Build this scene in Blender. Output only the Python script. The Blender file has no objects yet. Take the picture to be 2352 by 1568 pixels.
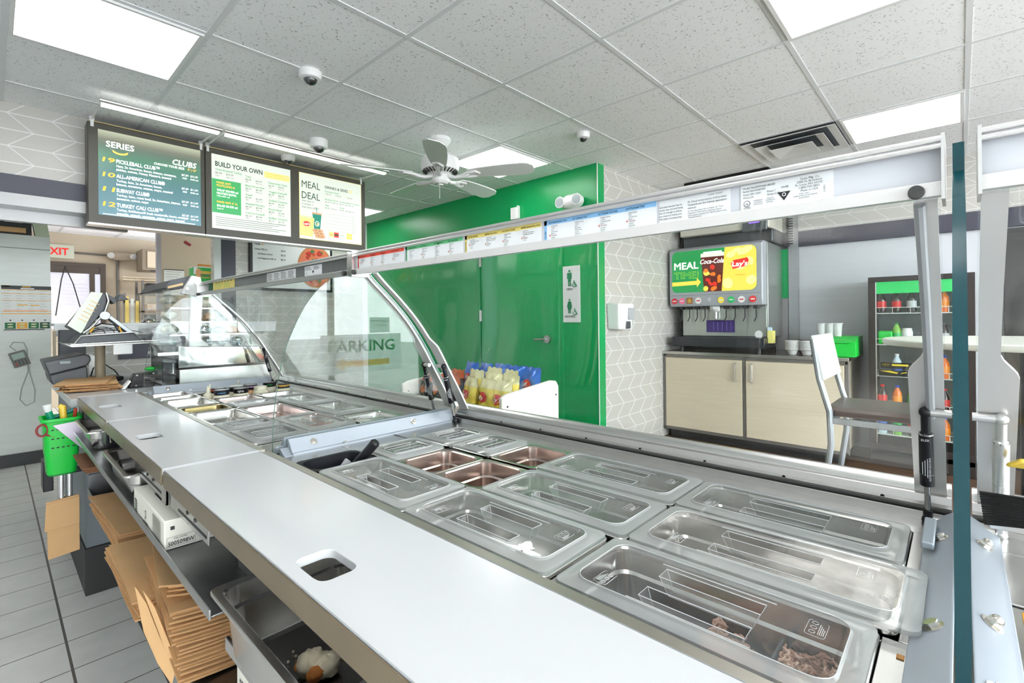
import bpy, bmesh, math, random
from mathutils import Vector, Matrix

# ------------------------------------------------------------------ camera, world, exposure
ZC = 1.17                      # camera height over the floor; builders use heights relative to it
SC = bpy.context.scene
COL = SC.collection
cd = bpy.data.cameras.new('camera'); cam = bpy.data.objects.new('camera', cd); COL.objects.link(cam)
cd.sensor_width = 36.0
cd.lens = 36.0 * 1109.1 / 2352.0
cd.shift_y = (731.2 - 784.0) / 2352.0
cd.clip_start = 0.02
YAW = math.radians(47.146)
fwd = Vector((math.sin(YAW), math.cos(YAW), 0)); rgt = Vector((math.cos(YAW), -math.sin(YAW), 0)); up = Vector((0, 0, 1))
ROLL = math.radians(-0.559)
r2 = rgt * math.cos(ROLL) + up * math.sin(ROLL)
u2 = up * math.cos(ROLL) - rgt * math.sin(ROLL)
m = Matrix((r2, u2, -fwd)).transposed().to_4x4()
m.translation = (0, 0, ZC)
cam.matrix_world = m
SC.camera = cam
SC.view_settings.view_transform = 'Standard'
SC.view_settings.look = 'None'
SC.view_settings.gamma = 1.0
SC.view_settings.exposure = 0.45
SC.view_settings.use_curve_mapping = False
SC.cycles.use_denoising = True
SC.cycles.max_bounces = 10
SC.cycles.transparent_max_bounces = 24
SC.cycles.glossy_bounces = 5
SC.cycles.diffuse_bounces = 8
SC.cycles.sample_clamp_indirect = 6.0
SC.cycles.caustics_reflective = False
SC.cycles.caustics_refractive = False
W = bpy.data.worlds.new('daylight'); SC.world = W; W.use_nodes = True
wn = W.node_tree.nodes; bg = wn['Background']
bg.inputs[0].default_value = (0.93, 0.96, 1.0, 1); bg.inputs[1].default_value = 12.0
PANEL_POWER = 5.5              # emission of the lit ceiling panels
MENU_POWER = 0.8

# ------------------------------------------------------------------ materials
MATS = {}
def newmat(name):
    m = bpy.data.materials.new(name); m.use_nodes = True; m.node_tree.nodes.clear()
    return m, m.node_tree.nodes, m.node_tree.links
def rgba(c): return (c[0], c[1], c[2], 1)
def srgb(r, g, b):
    f = lambda c: (c/255/12.92) if c/255 <= 0.04045 else ((c/255+0.055)/1.055)**2.4
    return (f(r), f(g), f(b))
def M(name, col=(.8,.8,.8), rough=.5, metal=0, noise=0, nscale=8, stretch=None, bump=0, spec=.5, coat=0, emit=None, estr=0, rvar=0):
    if name in MATS: return MATS[name]
    m, N, L = newmat(name)
    o = N.new('ShaderNodeOutputMaterial'); p = N.new('ShaderNodeBsdfPrincipled'); L.new(p.outputs[0], o.inputs[0])
    p.inputs['Base Color'].default_value = rgba(col); p.inputs['Roughness'].default_value = rough; p.inputs['Metallic'].default_value = metal
    p.inputs['Specular IOR Level'].default_value = spec
    p.inputs['Coat Weight'].default_value = coat; p.inputs['Coat Roughness'].default_value = .08
    if emit: p.inputs['Emission Color'].default_value = rgba(emit); p.inputs['Emission Strength'].default_value = estr
    if noise or bump or rvar:
        tc = N.new('ShaderNodeTexCoord'); mp = N.new('ShaderNodeMapping'); nz = N.new('ShaderNodeTexNoise')
        L.new(tc.outputs['Object'], mp.inputs[0]); L.new(mp.outputs[0], nz.inputs[0])
        if stretch: mp.inputs['Scale'].default_value = stretch
        nz.inputs['Scale'].default_value = nscale; nz.inputs['Detail'].default_value = 4
        if noise:
            cr = N.new('ShaderNodeMix'); cr.data_type = 'RGBA'
            L.new(nz.outputs['Fac'], cr.inputs['Factor'])
            cr.inputs['A'].default_value = rgba([max(0, c*(1-noise)) for c in col]); cr.inputs['B'].default_value = rgba([min(1, c*(1+noise)) for c in col])
            L.new(cr.outputs['Result'], p.inputs['Base Color'])
        if rvar:
            mr = N.new('ShaderNodeMapRange'); L.new(nz.outputs['Fac'], mr.inputs[0]); mr.inputs[3].default_value = rough-rvar; mr.inputs[4].default_value = rough+rvar
            L.new(mr.outputs[0], p.inputs['Roughness'])
        if bump:
            b = N.new('ShaderNodeBump'); b.inputs['Strength'].default_value = bump; b.inputs['Distance'].default_value = .002
            L.new(nz.outputs['Fac'], b.inputs['Height']); L.new(b.outputs[0], p.inputs['Normal'])
    MATS[name] = m; return m
def flat(name, col, rough=.55): return M('print_'+name, col, rough)
def lit(name, col, s=1.0):
    if 'lit_'+name in MATS: return MATS['lit_'+name]
    return M('lit_'+name, [c*.5 for c in col], .25, emit=col, estr=s)

white_board = M('white_board', (.62,.625,.635), .14, rvar=.03, nscale=3)
steel = M('brushed_steel', (.60,.59,.575), .27, 1, noise=.07, nscale=14, stretch=(1,6,1), bump=.05)
steel_pan = M('pan_steel', (.66,.645,.62), .2, 1, noise=.10, nscale=9, rvar=.07)
steel_warm = M('brown_reflection_steel', (.56,.52,.47), .35, 1, noise=.2, nscale=7)  # brown reflection put into the steel colour
steel_dark = M('dark_steel', (.23,.235,.24), .33, 1, noise=.25, nscale=22, bump=.08)
alu = M('satin_aluminium', (.80,.79,.775), .3, 1, noise=.04, nscale=6)
sill_alu = M('sill_aluminium', (.66,.64,.625), .28, 1, noise=.08, nscale=5, stretch=(1,.3,1))
alu_white = M('pale_aluminium', (.80,.78,.76), .32, .35)
chrome = M('chrome', (.82,.82,.82), .06, 1)
black_pl = M('black_plastic', (.012,.012,.015), .3, spec=.3)
black_rub = M('black_rubber', (.02,.02,.02), .6)
char_pl = M('charcoal_plastic', (.06,.065,.075), .45)
grey_pl = M('grey_plastic', (.45,.46,.48), .4)
white_pl = M('white_plastic', (.82,.82,.82), .3)
white_paint = M('white_paint', (.80,.81,.82), .5)
paper = M('white_paper', (.84,.84,.82), .7)
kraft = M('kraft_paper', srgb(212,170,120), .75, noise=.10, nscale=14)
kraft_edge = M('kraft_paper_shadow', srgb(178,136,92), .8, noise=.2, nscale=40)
green_paint = M('green_wall_paint', srgb(0,158,86), .3, noise=.02, nscale=2)
green_bright = M('bright_green_plastic', srgb(14,196,62), .35)
green_deep = M('deep_green_plastic', srgb(0,130,50), .35)
beige = M('beige_wall_paint', srgb(182,169,148), .7)
trim_dark = M('dark_trim', srgb(66,66,80), .45)
oak = M('pale_wood_laminate', srgb(212,200,176), .42, noise=.10, nscale=3, stretch=(1,1.2,22))
vinyl = M('dark_plank_vinyl', srgb(86,64,50), .3, noise=.45, nscale=4, stretch=(10,.8,1))
dark_top = M('dark_worktop', srgb(62,44,36), .18, noise=.3, nscale=14)

def mathn(N, L, op, a, b=None):
    n = N.new('ShaderNodeMath'); n.operation = op
    for i, v in enumerate((a, b)):
        if v is None: continue
        if isinstance(v, (int, float)): n.inputs[i].default_value = v
        else: L.new(v, n.inputs[i])
    return n.outputs[0]
def glass_mat(name, tint=(.985,.995,.99), refl=1.0, rough=0.0, fog=0.0, fogc=(.8,.8,.8), fogscale=6, fogpow=(.45,.75), base=0.0):
    m, N, L = newmat(name)
    o = N.new('ShaderNodeOutputMaterial'); t = N.new('ShaderNodeBsdfTransparent'); t.inputs[0].default_value = rgba(tint)
    g = N.new('ShaderNodeBsdfGlossy'); g.inputs['Roughness'].default_value = rough
    ge = N.new('ShaderNodeNewGeometry'); vd = N.new('ShaderNodeVectorMath'); vd.operation = 'DOT_PRODUCT'; L.new(ge.outputs['Incoming'], vd.inputs[0]); L.new(ge.outputs['Normal'], vd.inputs[1])
    c1 = mathn(N, L, 'SUBTRACT', 1.0, mathn(N, L, 'ABSOLUTE', vd.outputs['Value']))
    ml = N.new('ShaderNodeMath'); ml.operation = 'MULTIPLY_ADD'; L.new(mathn(N, L, 'POWER', c1, 5.0), ml.inputs[0]); ml.inputs[1].default_value = .96*refl*.7; ml.inputs[2].default_value = .04*refl
    mx = N.new('ShaderNodeMixShader'); L.new(ml.outputs[0], mx.inputs[0]); L.new(t.outputs[0], mx.inputs[1]); L.new(g.outputs[0], mx.inputs[2])
    out = mx
    if fog or base:
        d = N.new('ShaderNodeBsdfDiffuse'); d.inputs[0].default_value = rgba(fogc)
        tc = N.new('ShaderNodeTexCoord'); nz = N.new('ShaderNodeTexNoise'); nz.inputs['Scale'].default_value = fogscale; nz.inputs['Detail'].default_value = 5
        L.new(tc.outputs['Object'], nz.inputs[0])
        mr = N.new('ShaderNodeMapRange'); L.new(nz.outputs['Fac'], mr.inputs[0])
        mr.inputs[1].default_value = fogpow[0]; mr.inputs[2].default_value = fogpow[1]; mr.inputs[3].default_value = base; mr.inputs[4].default_value = base+fog
        m2 = N.new('ShaderNodeMixShader'); L.new(mr.outputs[0], m2.inputs[0]); L.new(mx.outputs[0], m2.inputs[1]); L.new(d.outputs[0], m2.inputs[2]); out = m2
    L.new(out.outputs[0], o.inputs[0]); MATS[name] = m; return m
glass = glass_mat('clear_glass', (.975,.99,.985), 1.0)
glass_curved = glass_mat('curved_glass', (.97,.985,.98), 1.0)
glass_edge = M('glass_edge', srgb(6,62,70), .25, 0, spec=.4)
lid_clear = glass_mat('clear_lid_plastic', (.95,.955,.95), 1.1, .05, fog=.06, fogscale=12, base=.07)
lid_grey = glass_mat('scuffed_lid_plastic', (.90,.905,.90), 1.1, .07, fog=.10, fogscale=9, fogc=(.55,.57,.56), base=.14)
lid_rim = glass_mat('lid_rim_plastic', (.88,.885,.88), 1.3, .12, fog=.05, fogscale=6, fogc=(.62,.63,.63), base=.42)
lid_frost = glass_mat('steamy_lid_plastic', (.9,.9,.9), 1.0, .08, fog=.62, fogc=(.74,.69,.65), fogscale=5, fogpow=(.46,.66), base=.10)
lid_edge = M('lid_plastic_highlight', (.62,.63,.64), .15, 0, coat=1)
clear_pl = glass_mat('clear_plastic_film', (.95,.96,.96), 1.2, .05, base=.06)

# ceiling tile: white with scattered pits
def tile_mat():
    m, N, L = newmat('acoustic_ceiling_tile')
    o = N.new('ShaderNodeOutputMaterial'); p = N.new('ShaderNodeBsdfPrincipled'); L.new(p.outputs[0], o.inputs[0])
    p.inputs['Roughness'].default_value = .8
    tc = N.new('ShaderNodeTexCoord'); mp = N.new('ShaderNodeMapping'); L.new(tc.outputs['Object'], mp.inputs[0]); mp.inputs['Scale'].default_value = (1,1,1)
    nz = N.new('ShaderNodeTexNoise'); nz.inputs['Scale'].default_value = 95; nz.inputs['Detail'].default_value = 2; L.new(mp.outputs[0], nz.inputs[0])
    cr = N.new('ShaderNodeValToRGB'); cr.color_ramp.elements[0].position = .30; cr.color_ramp.elements[0].color = (.42,.43,.44,1)
    cr.color_ramp.elements[1].position = .37; cr.color_ramp.elements[1].color = (.92,.93,.945,1)
    L.new(nz.outputs['Fac'], cr.inputs[0]); L.new(cr.outputs[0], p.inputs['Base Color'])
    return m
ceiling_tile = tile_mat()

def chevron_mat(name, horiz, col, line, D=.186, R=.0935, A=.109, u0=.066, v0=1.196+ZC, wd=.0028, k=1.3):
    """slanted-plank wall tile; horiz = world axis that runs along the wall"""
    m, N, L = newmat(name)
    o = N.new('ShaderNodeOutputMaterial'); p = N.new('ShaderNodeBsdfPrincipled'); L.new(p.outputs[0], o.inputs[0])
    g = N.new('ShaderNodeNewGeometry'); s = N.new('ShaderNodeSeparateXYZ'); L.new(g.outputs['Position'], s.inputs[0])
    u = mathn(N, L, 'SUBTRACT', s.outputs[horiz], u0); v = mathn(N, L, 'SUBTRACT', v0, s.outputs['Z'])
    r = mathn(N, L, 'DIVIDE', v, R); fl = mathn(N, L, 'FLOOR', r); f = mathn(N, L, 'SUBTRACT', r, fl)
    tri = mathn(N, L, 'PINGPONG', r, 1.0)
    us = mathn(N, L, 'DIVIDE', mathn(N, L, 'SUBTRACT', u, mathn(N, L, 'MULTIPLY', tri, A)), D)
    fu = mathn(N, L, 'PINGPONG', us, .5)      # distance to the nearest slanted line, in D
    fv = mathn(N, L, 'PINGPONG', r, .5)
    l1 = mathn(N, L, 'LESS_THAN', fu, wd/D*k); l2 = mathn(N, L, 'LESS_THAN', fv, wd/R)
    ln = mathn(N, L, 'MAXIMUM', l1, l2)
    nz = N.new('ShaderNodeTexNoise'); nz.inputs['Scale'].default_value = 60; nz.inputs['Detail'].default_value = 4
    L.new(g.outputs['Position'], nz.inputs[0])
    mx0 = N.new('ShaderNodeMix'); mx0.data_type = 'RGBA'; L.new(nz.outputs['Fac'], mx0.inputs['Factor'])
    mx0.inputs['A'].default_value = rgba([c*.95 for c in col]); mx0.inputs['B'].default_value = rgba([c*1.05 for c in col])
    mx = N.new('ShaderNodeMix'); mx.data_type = 'RGBA'; L.new(ln, mx.inputs['Factor'])
    L.new(mx0.outputs['Result'], mx.inputs['A']); mx.inputs['B'].default_value = rgba(line)
    L.new(mx.outputs['Result'], p.inputs['Base Color']); p.inputs['Roughness'].default_value = .32
    MATS[name] = m; return m
tile_x = chevron_mat('slanted_wall_tile_x', 'X', srgb(192,189,183), srgb(224,224,222))
tile_side = chevron_mat('slanted_wall_tile_side', 'X', srgb(192,189,183), srgb(222,222,220), .2, .116, .12, 3.426, 1.228+ZC, .003, 2.3)
tile_y = chevron_mat('slanted_wall_tile_y', 'Y', srgb(196,193,187), srgb(224,224,222))

def floor_tile_mat():
    m, N, L = newmat('quarry_floor_tile')
    o = N.new('ShaderNodeOutputMaterial'); p = N.new('ShaderNodeBsdfPrincipled'); L.new(p.outputs[0], o.inputs[0])
    g = N.new('ShaderNodeNewGeometry'); s = N.new('ShaderNodeSeparateXYZ'); L.new(g.outputs['Position'], s.inputs[0])
    T = .2065
    a = mathn(N, L, 'PINGPONG', mathn(N, L, 'DIVIDE', mathn(N, L, 'SUBTRACT', s.outputs['X'], .1785), T), .5)
    b = mathn(N, L, 'PINGPONG', mathn(N, L, 'DIVIDE', mathn(N, L, 'SUBTRACT', s.outputs['Y'], 2.203), T), .5)
    l = mathn(N, L, 'MAXIMUM', mathn(N, L, 'LESS_THAN', a, .019), mathn(N, L, 'LESS_THAN', b, .011))
    nz = N.new('ShaderNodeTexNoise'); nz.inputs['Scale'].default_value = 9; nz.inputs['Detail'].default_value = 8; L.new(g.outputs['Position'], nz.inputs[0])
    mx0 = N.new('ShaderNodeMix'); mx0.data_type = 'RGBA'; L.new(nz.outputs['Fac'], mx0.inputs['Factor'])
    mx0.inputs['A'].default_value = rgba(srgb(212,211,208)); mx0.inputs['B'].default_value = rgba(srgb(238,237,235))
    mx = N.new('ShaderNodeMix'); mx.data_type = 'RGBA'; L.new(l, mx.inputs['Factor']); L.new(mx0.outputs['Result'], mx.inputs['A']); mx.inputs['B'].default_value = rgba(srgb(92,88,84))
    L.new(mx.outputs['Result'], p.inputs['Base Color']); p.inputs['Roughness'].default_value = .38
    return m
floor_tile = floor_tile_mat()

# ------------------------------------------------------------------ mesh builder
_text_cache = {}
def text_geo(s, shear=0.0, bold=0.0):
    k = (s, shear, bold)
    if k in _text_cache: return _text_cache[k]
    cu = bpy.data.curves.new('t', 'FONT'); cu.body = s; cu.size = 1; cu.shear = shear; cu.offset = bold; cu.resolution_u = 2
    ob = bpy.data.objects.new('t', cu); COL.objects.link(ob)
    dg = bpy.context.evaluated_depsgraph_get(); me = ob.evaluated_get(dg).to_mesh()
    vs = [v.co.to_2d() for v in me.vertices]; fs = [tuple(p.vertices) for p in me.polygons]
    bpy.data.objects.remove(ob); bpy.data.curves.remove(cu)
    if vs:
        x0 = min(v.x for v in vs); x1 = max(v.x for v in vs)
    else: x0 = x1 = 0
    _text_cache[k] = (vs, fs, x0, x1); return _text_cache[k]

class MB:
    def __init__(s): s.v = []; s.f = []; s.m = []; s.sm = []
    def add(s, vs, fs, mi=0, smooth=True):
        b = len(s.v); s.v += [Vector(v) for v in vs]
        for f in fs: s.f.append(tuple(i+b for i in f)); s.m.append(mi); s.sm.append(smooth)
        return s
    def box(s, a, b, mi=0):
        x0,y0,z0 = [min(a[i],b[i]) for i in range(3)]; x1,y1,z1 = [max(a[i],b[i]) for i in range(3)]
        return s.add([(x0,y0,z0),(x1,y0,z0),(x1,y1,z0),(x0,y1,z0),(x0,y0,z1),(x1,y0,z1),(x1,y1,z1),(x0,y1,z1)],
              [(0,3,2,1),(4,5,6,7),(0,1,5,4),(1,2,6,5),(2,3,7,6),(3,0,4,7)], mi)
    def hexa(s, p, mi=0):
        return s.add(p, [(0,3,2,1),(4,5,6,7),(0,1,5,4),(1,2,6,5),(2,3,7,6),(3,0,4,7)], mi)
    def obox(s, c, ax, ay, az, mi=0):
        """box from a centre and three half-axes"""
        c = Vector(c); ax = Vector(ax); ay = Vector(ay); az = Vector(az)
        return s.hexa([c-ax-ay-az, c+ax-ay-az, c+ax+ay-az, c-ax+ay-az, c-ax-ay+az, c+ax-ay+az, c+ax+ay+az, c-ax+ay+az], mi)
    def quad(s, p, mi=0): return s.add(p, [(0,1,2,3)], mi)
    def prism(s, poly, a, b, mi=0, edge=None):
        """poly: list of 3D points; extrude from offset a to offset b (vectors)"""
        a = Vector(a); b = Vector(b); n = len(poly); P = [Vector(p) for p in poly]
        k0 = len(s.m); s.add([p+a for p in P]+[p+b for p in P], [tuple(range(n))[::-1], tuple(range(n, 2*n))]+[(i,(i+1)%n,n+(i+1)%n,n+i) for i in range(n)], mi)
        if edge is not None:
            for k in range(k0+2, len(s.m)): s.m[k] = edge
        return s
    def prof(s, xz, y0, y1, mi=0, edge=None): return s.prism([(x,0,z) for x,z in xz], (0,y0,0), (0,y1,0), mi, edge)
    def cyl(s, p, q, r, r2=None, n=16, mi=0, cap=True):
        p = Vector(p); q = Vector(q); r2 = r if r2 is None else r2
        d = (q-p).normalized(); a = d.orthogonal().normalized(); b = d.cross(a)
        vs = [];
        for c, rr in ((p, r), (q, r2)):
            for i in range(n):
                t = 2*math.pi*i/n; vs.append(c + a*math.cos(t)*rr + b*math.sin(t)*rr)
        fs = [(i,(i+1)%n,n+(i+1)%n,n+i) for i in range(n)]
        if cap: fs += [tuple(range(n))[::-1], tuple(range(n,2*n))]
        return s.add(vs, fs, mi)
    def tube(s, pts, r, n=8, mi=0, closed=False):
        P = [Vector(p) for p in pts]; k = len(P); rings = []
        prev = None
        for i, p in enumerate(P):
            t = (P[min(i+1,k-1)]-P[max(i-1,0)]).normalized() if not closed else (P[(i+1)%k]-P[i-1]).normalized()
            a = t.orthogonal().normalized() if prev is None else (prev - t*prev.dot(t)).normalized()
            prev = a; b = t.cross(a); rr = r[i] if isinstance(r, (list,tuple)) else r
            rings.append([p + a*math.cos(2*math.pi*j/n)*rr + b*math.sin(2*math.pi*j/n)*rr for j in range(n)])
        vs = [v for ring in rings for v in ring]
        fs = [(i*n+j, i*n+(j+1)%n, (i+1)*n+(j+1)%n, (i+1)*n+j) for i in range(k-1) for j in range(n)]
        if closed: fs += [((k-1)*n+j, (k-1)*n+(j+1)%n, (j+1)%n, j) for j in range(n)]
        else: fs += [tuple(range(n))[::-1], tuple(range((k-1)*n, k*n))]
        return s.add(vs, fs, mi)
    def lathe(s, prof, c, n=24, mi=0, axis='Z'):
        c = Vector(c); vs = []
        for r, z in prof:
            for i in range(n):
                t = 2*math.pi*i/n; x, y = r*math.cos(t), r*math.sin(t)
                vs.append(c + (Vector((x,y,z)) if axis=='Z' else Vector((z,x,y)) if axis=='X' else Vector((x,z,y))))
        k = len(prof)
        fs = [(i*n+j, i*n+(j+1)%n, (i+1)*n+(j+1)%n, (i+1)*n+j) for i in range(k-1) for j in range(n)]
        fs += [tuple(range(n))[::-1], tuple(range((k-1)*n, k*n))]
        return s.add(vs, fs, mi)
    def ball(s, c, r, mi=0, n=14, k=8, sc=(1,1,1)):
        c = Vector(c); vs = []; fs = []
        for i in range(k+1):
            ph = math.pi*i/k
            for j in range(n):
                t = 2*math.pi*j/n; vs.append(c+Vector((math.sin(ph)*math.cos(t)*r*sc[0], math.sin(ph)*math.sin(t)*r*sc[1], math.cos(ph)*r*sc[2])))
        for i in range(k):
            for j in range(n): fs.append((i*n+j,(i+1)*n+j,(i+1)*n+(j+1)%n,i*n+(j+1)%n))
        return s.add(vs, fs, mi)
    def loops(s, L_, mi=0, cap0=False, cap1=False):
        n = len(L_[0]); vs = [v for l in L_ for v in l]
        fs = [(i*n+j, i*n+(j+1)%n, (i+1)*n+(j+1)%n, (i+1)*n+j) for i in range(len(L_)-1) for j in range(n)]
        if cap0: fs.append(tuple(range(n))[::-1])
        if cap1: fs.append(tuple(range((len(L_)-1)*n, len(L_)*n)))
        return s.add(vs, fs, mi)
    def text(s, t, o, xd, yd, size, mi=0, align='L', width=None, shear=0, bold=0, maxw=None):
        vs, fs, x0, x1 = text_geo(t, shear, 0.0)
        if not vs: return s
        xd = Vector(xd); yd = Vector(yd); o = Vector(o); w = (x1-x0); sx = size
        if width: sx = width/w
        elif maxw and w*size > maxw: sx = maxw/w
        off = {'L': -x0*sx, 'C': -(x0+x1)/2*sx, 'R': -x1*sx}[align]
        for dx, dy in ([(0,0)] if bold <= 0 else [(-bold,0),(bold,0),(0,-bold),(0,bold)]):
            s.add([o + xd*((v.x+dx)*sx+off) + yd*((v.y+dy)*size) for v in vs], fs, mi, False)
        return s
    def build(s, name, mats, parent=None, bevel=0, base=None, smooth=True, seg=2, weld=False):
        if not isinstance(mats, (list, tuple)): mats = [mats]
        me = bpy.data.meshes.new(name)
        off = Vector(base) if base is not None else Vector((0,0,0))
        me.from_pydata([tuple(v-off) for v in s.v], [], s.f)
        for mm in mats: me.materials.append(mm)
        for i, p in enumerate(me.polygons): p.material_index = s.m[i]; p.use_smooth = smooth and s.sm[i]
        bm = bmesh.new(); bm.from_mesh(me)
        if weld: bmesh.ops.remove_doubles(bm, verts=bm.verts, dist=1e-5)
        for e in bm.edges:
            if len(e.link_faces) == 2 and e.calc_face_angle(0) > math.radians(34): e.smooth = False
        bm.to_mesh(me); bm.free(); me.update()
        o = bpy.data.objects.new(name, me); COL.objects.link(o)
        if parent is not None: o.parent = parent
        if bevel:
            b = o.modifiers.new('bevel', 'BEVEL'); b.width = bevel; b.segments = seg; b.limit_method = 'ANGLE'; b.angle_limit = math.radians(40)
        return o

class Thing:
    """an Empty at the thing's base that parents its parts; coordinates are camera-height-relative"""
    def __init__(s, name, label, cat, loc, rz=0, group=None, local=False):
        s.e = bpy.data.objects.new(name, None); COL.objects.link(s.e); s.e.empty_display_size = .05
        s.loc = Vector(loc); s.local = local
        s.e.location = (loc[0], loc[1], loc[2]+ZC); s.e.rotation_euler = (0,0,rz)
        s.e['label'] = label; s.e['category'] = cat
        if group: s.e['group'] = group
    def part(s, name, mb, mats, bevel=0, parent=None, label=None, local=None, kind=None, seg=2, weld=False):
        lc = s.local if local is None else local
        o = mb.build(name, mats, parent or s.e, bevel, None if lc else s.loc, seg=seg, weld=weld)
        if label: o['label'] = label
        if kind: o['kind'] = kind
        return o
def single(name, label, cat, mb, mats, base, bevel=0, group=None, kind=None, rz=0, local=False, seg=2):
    o = mb.build(name, mats, None, bevel, None if local else base, seg=seg)
    o.location = (base[0], base[1], base[2]+ZC); o.rotation_euler = (0,0,rz)
    o['label'] = label; o['category'] = cat
    if group: o['group'] = group
    if kind: o['kind'] = kind
    return o
def struct(name, mb, mats, bevel=0):
    o = mb.build(name, mats, None, bevel, (0,0,0)); o.location.z = ZC; o['kind'] = 'structure'; return o
def dup(root, loc, rz=None, label=None, group=None, cat=None):
    r = root.copy(); COL.objects.link(r); r.location = (loc[0], loc[1], loc[2]+ZC)
    if rz is not None: r.rotation_euler = (0,0,rz)
    if label: r['label'] = label
    if group: r['group'] = group
    for ch in list(root.children):
        c = ch.copy(); COL.objects.link(c); c.parent = r
        for g in ch.children:
            d = g.copy(); COL.objects.link(d); d.parent = c
    return r
def rrect(cx, cy, lx, ly, r, z, seg=5):
    """rounded rectangle loop, half sizes lx, ly"""
    P = []
    for sx, sy, a0 in ((1,1,0),(-1,1,90),(-1,-1,180),(1,-1,270)):
        for i in range(seg+1):
            t = math.radians(a0+90*i/seg); P.append(Vector((cx+sx*(lx-r)+r*math.cos(t), cy+sy*(ly-r)+r*math.sin(t), z)))
    return P
class Pl:
    """drawing on a plane: origin o, directions xd, yd, in metres; n = outward normal"""
    def __init__(s, mb, o, xd, yd):
        s.mb = mb; s.o = Vector(o); s.x = Vector(xd); s.y = Vector(yd); s.n = s.x.cross(s.y)
    def P(s, x, y, l=0): return s.o + s.x*x + s.y*y + s.n*l
    def rect(s, x0, y0, x1, y1, mi, l=.001): s.mb.add([s.P(x0,y0,l),s.P(x1,y0,l),s.P(x1,y1,l),s.P(x0,y1,l)], [(0,1,2,3)], mi, False)
    def poly(s, pts, mi, l=.001): s.mb.add([s.P(x,y,l) for x,y in pts], [tuple(range(len(pts)))], mi, False)
    def ell(s, cx, cy, rx, ry, mi, l=.001, n=24, rot=0):
        c, q = math.cos(rot), math.sin(rot)
        s.poly([(cx+rx*math.cos(t)*c-ry*math.sin(t)*q, cy+rx*math.cos(t)*q+ry*math.sin(t)*c) for t in [2*math.pi*i/n for i in range(n)]], mi, l)
    def rr(s, x0, y0, x1, y1, r, mi, l=.001): s.poly([(p.x,p.y) for p in rrect((x0+x1)/2,(y0+y1)/2,abs(x1-x0)/2,abs(y1-y0)/2,r,0)], mi, l)
    def text(s, t, x, y, size, mi, l=.0015, **k): s.mb.text(t, s.P(x,y,l), s.x, s.y, size, mi, **k)
XD = (1,0,0); YD = (0,1,0); ZD = (0,0,1); XN = (-1,0,0); YN = (0,-1,0)
# ------------------------------------------------------------------ the room
FL = -ZC; CE = 1.257
GX = 1.873; GY = 1.791; T = .6096
XL, XR, YB, YF = -1.3, 5.25, -2.7, 9.2
b = MB(); b.box((XL,YB,FL-.1),(1.1,YF,FL)); struct('floor', b, floor_tile)
b = MB(); b.box((1.1,YB,FL-.1),(XR,YF,FL)); struct('floor', b, vinyl)
# ceiling with T-bar grid
b = MB(); b.box((XL,YB,CE),(XR,YF,CE+.05), 0)
k = -6
while GX+T*k < XR:
    x = GX+T*k
    if x > XL: b.box((x-.011,YB,CE-.004),(x+.011,YF,CE), 1)
    k += 1
k = -8
while GY+T*k < YF:
    y = GY+T*k
    if y > YB: b.box((XL,y-.011,CE-.0035),(XR,y+.011,CE), 1)
    k += 1
tbar = M('ceiling_grid_bar', (.74,.755,.77), .5)
struct('ceiling', b, [ceiling_tile, tbar])
# side walls
b = MB(); b.box((3.35,2.15,FL),(3.45,5.8,CE),0); b.box((3.346,2.146,FL),(3.352,2.152,CE),1); struct('wall_restroom', b, [green_paint, white_pl])
b = MB(); b.box((3.45,2.15,FL),(XR,2.25,CE)); struct('wall_tiled_side', b, tile_side)
b = MB(); b.box((XR,YB,FL),(XR+.1,2.25,CE)); struct('wall_right', b, M('back_wall_panel', srgb(206,209,214), .25, noise=.03, nscale=2))
b = MB(); b.box((5.235,YB,.70),(XR,2.15,CE)); struct('wall_tiled_band', b, tile_y)
b = MB(); b.box((5.215,YB,.655),(XR,1.25,.80)); struct('trim_1', b, trim_dark, .002)
b = MB(); b.box((1.58,5.7,FL),(3.35,5.8,CE)); struct('wall_poster', b, tile_x)
b = MB(); b.box((1.58,5.688,FL),(1.645,5.70,CE),0); b.box((1.645,5.69,FL),(1.785,5.70,CE),1); struct('trim_2', b, [white_paint, trim_dark])
b = MB(); b.box((3.28,5.685,FL),(3.35,5.70,CE)); struct('trim_3', b, white_paint)
# bulkhead the menus hang on
b = MB(); b.box((XL,3.95,.73),(2.05,4.05,CE),0); struct('wall_bulkhead', b, tile_x)
b = MB(); b.box((XL,3.93,.735),(2.05,3.95,.845),0); b.box((XL,3.90,.70),(2.05,3.95,.733),2); b.box((XL,3.90,.665),(2.05,4.4,.70),2)
b.box((XL,4.05,.60),(.62,4.1,.70),2); struct('trim_4', b, [trim_dark, alu, M('bulkhead_metal', srgb(150,150,150), .3, .7)])
# cooler wall on the left
b = MB(); b.box((XL,5.7,-1.07),(.345,5.76,.733)); struct('wall_cooler', b, M('whitewashed_wood_panel', srgb(238,241,238), .5, noise=.07, nscale=5, stretch=(1,1,7)))
b = MB(); b.box((XL,5.695,.618),(.345,5.70,.624),0); b.box((.03,5.695,-1.07),(.036,5.70,.62),0); struct('trim_5', b, M('panel_seam', srgb(150,155,150), .6))
b = MB(); b.box((XL,5.67,FL),(.30,5.76,-1.07)); struct('baseboard_cooler', b, M('kickplate', srgb(58,60,62), .5, noise=.2, nscale=60))
b = MB(); b.box((XL,5.76,FL),(.345,9.2,.733)); struct('wall_cooler_side', b, white_paint)
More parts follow.
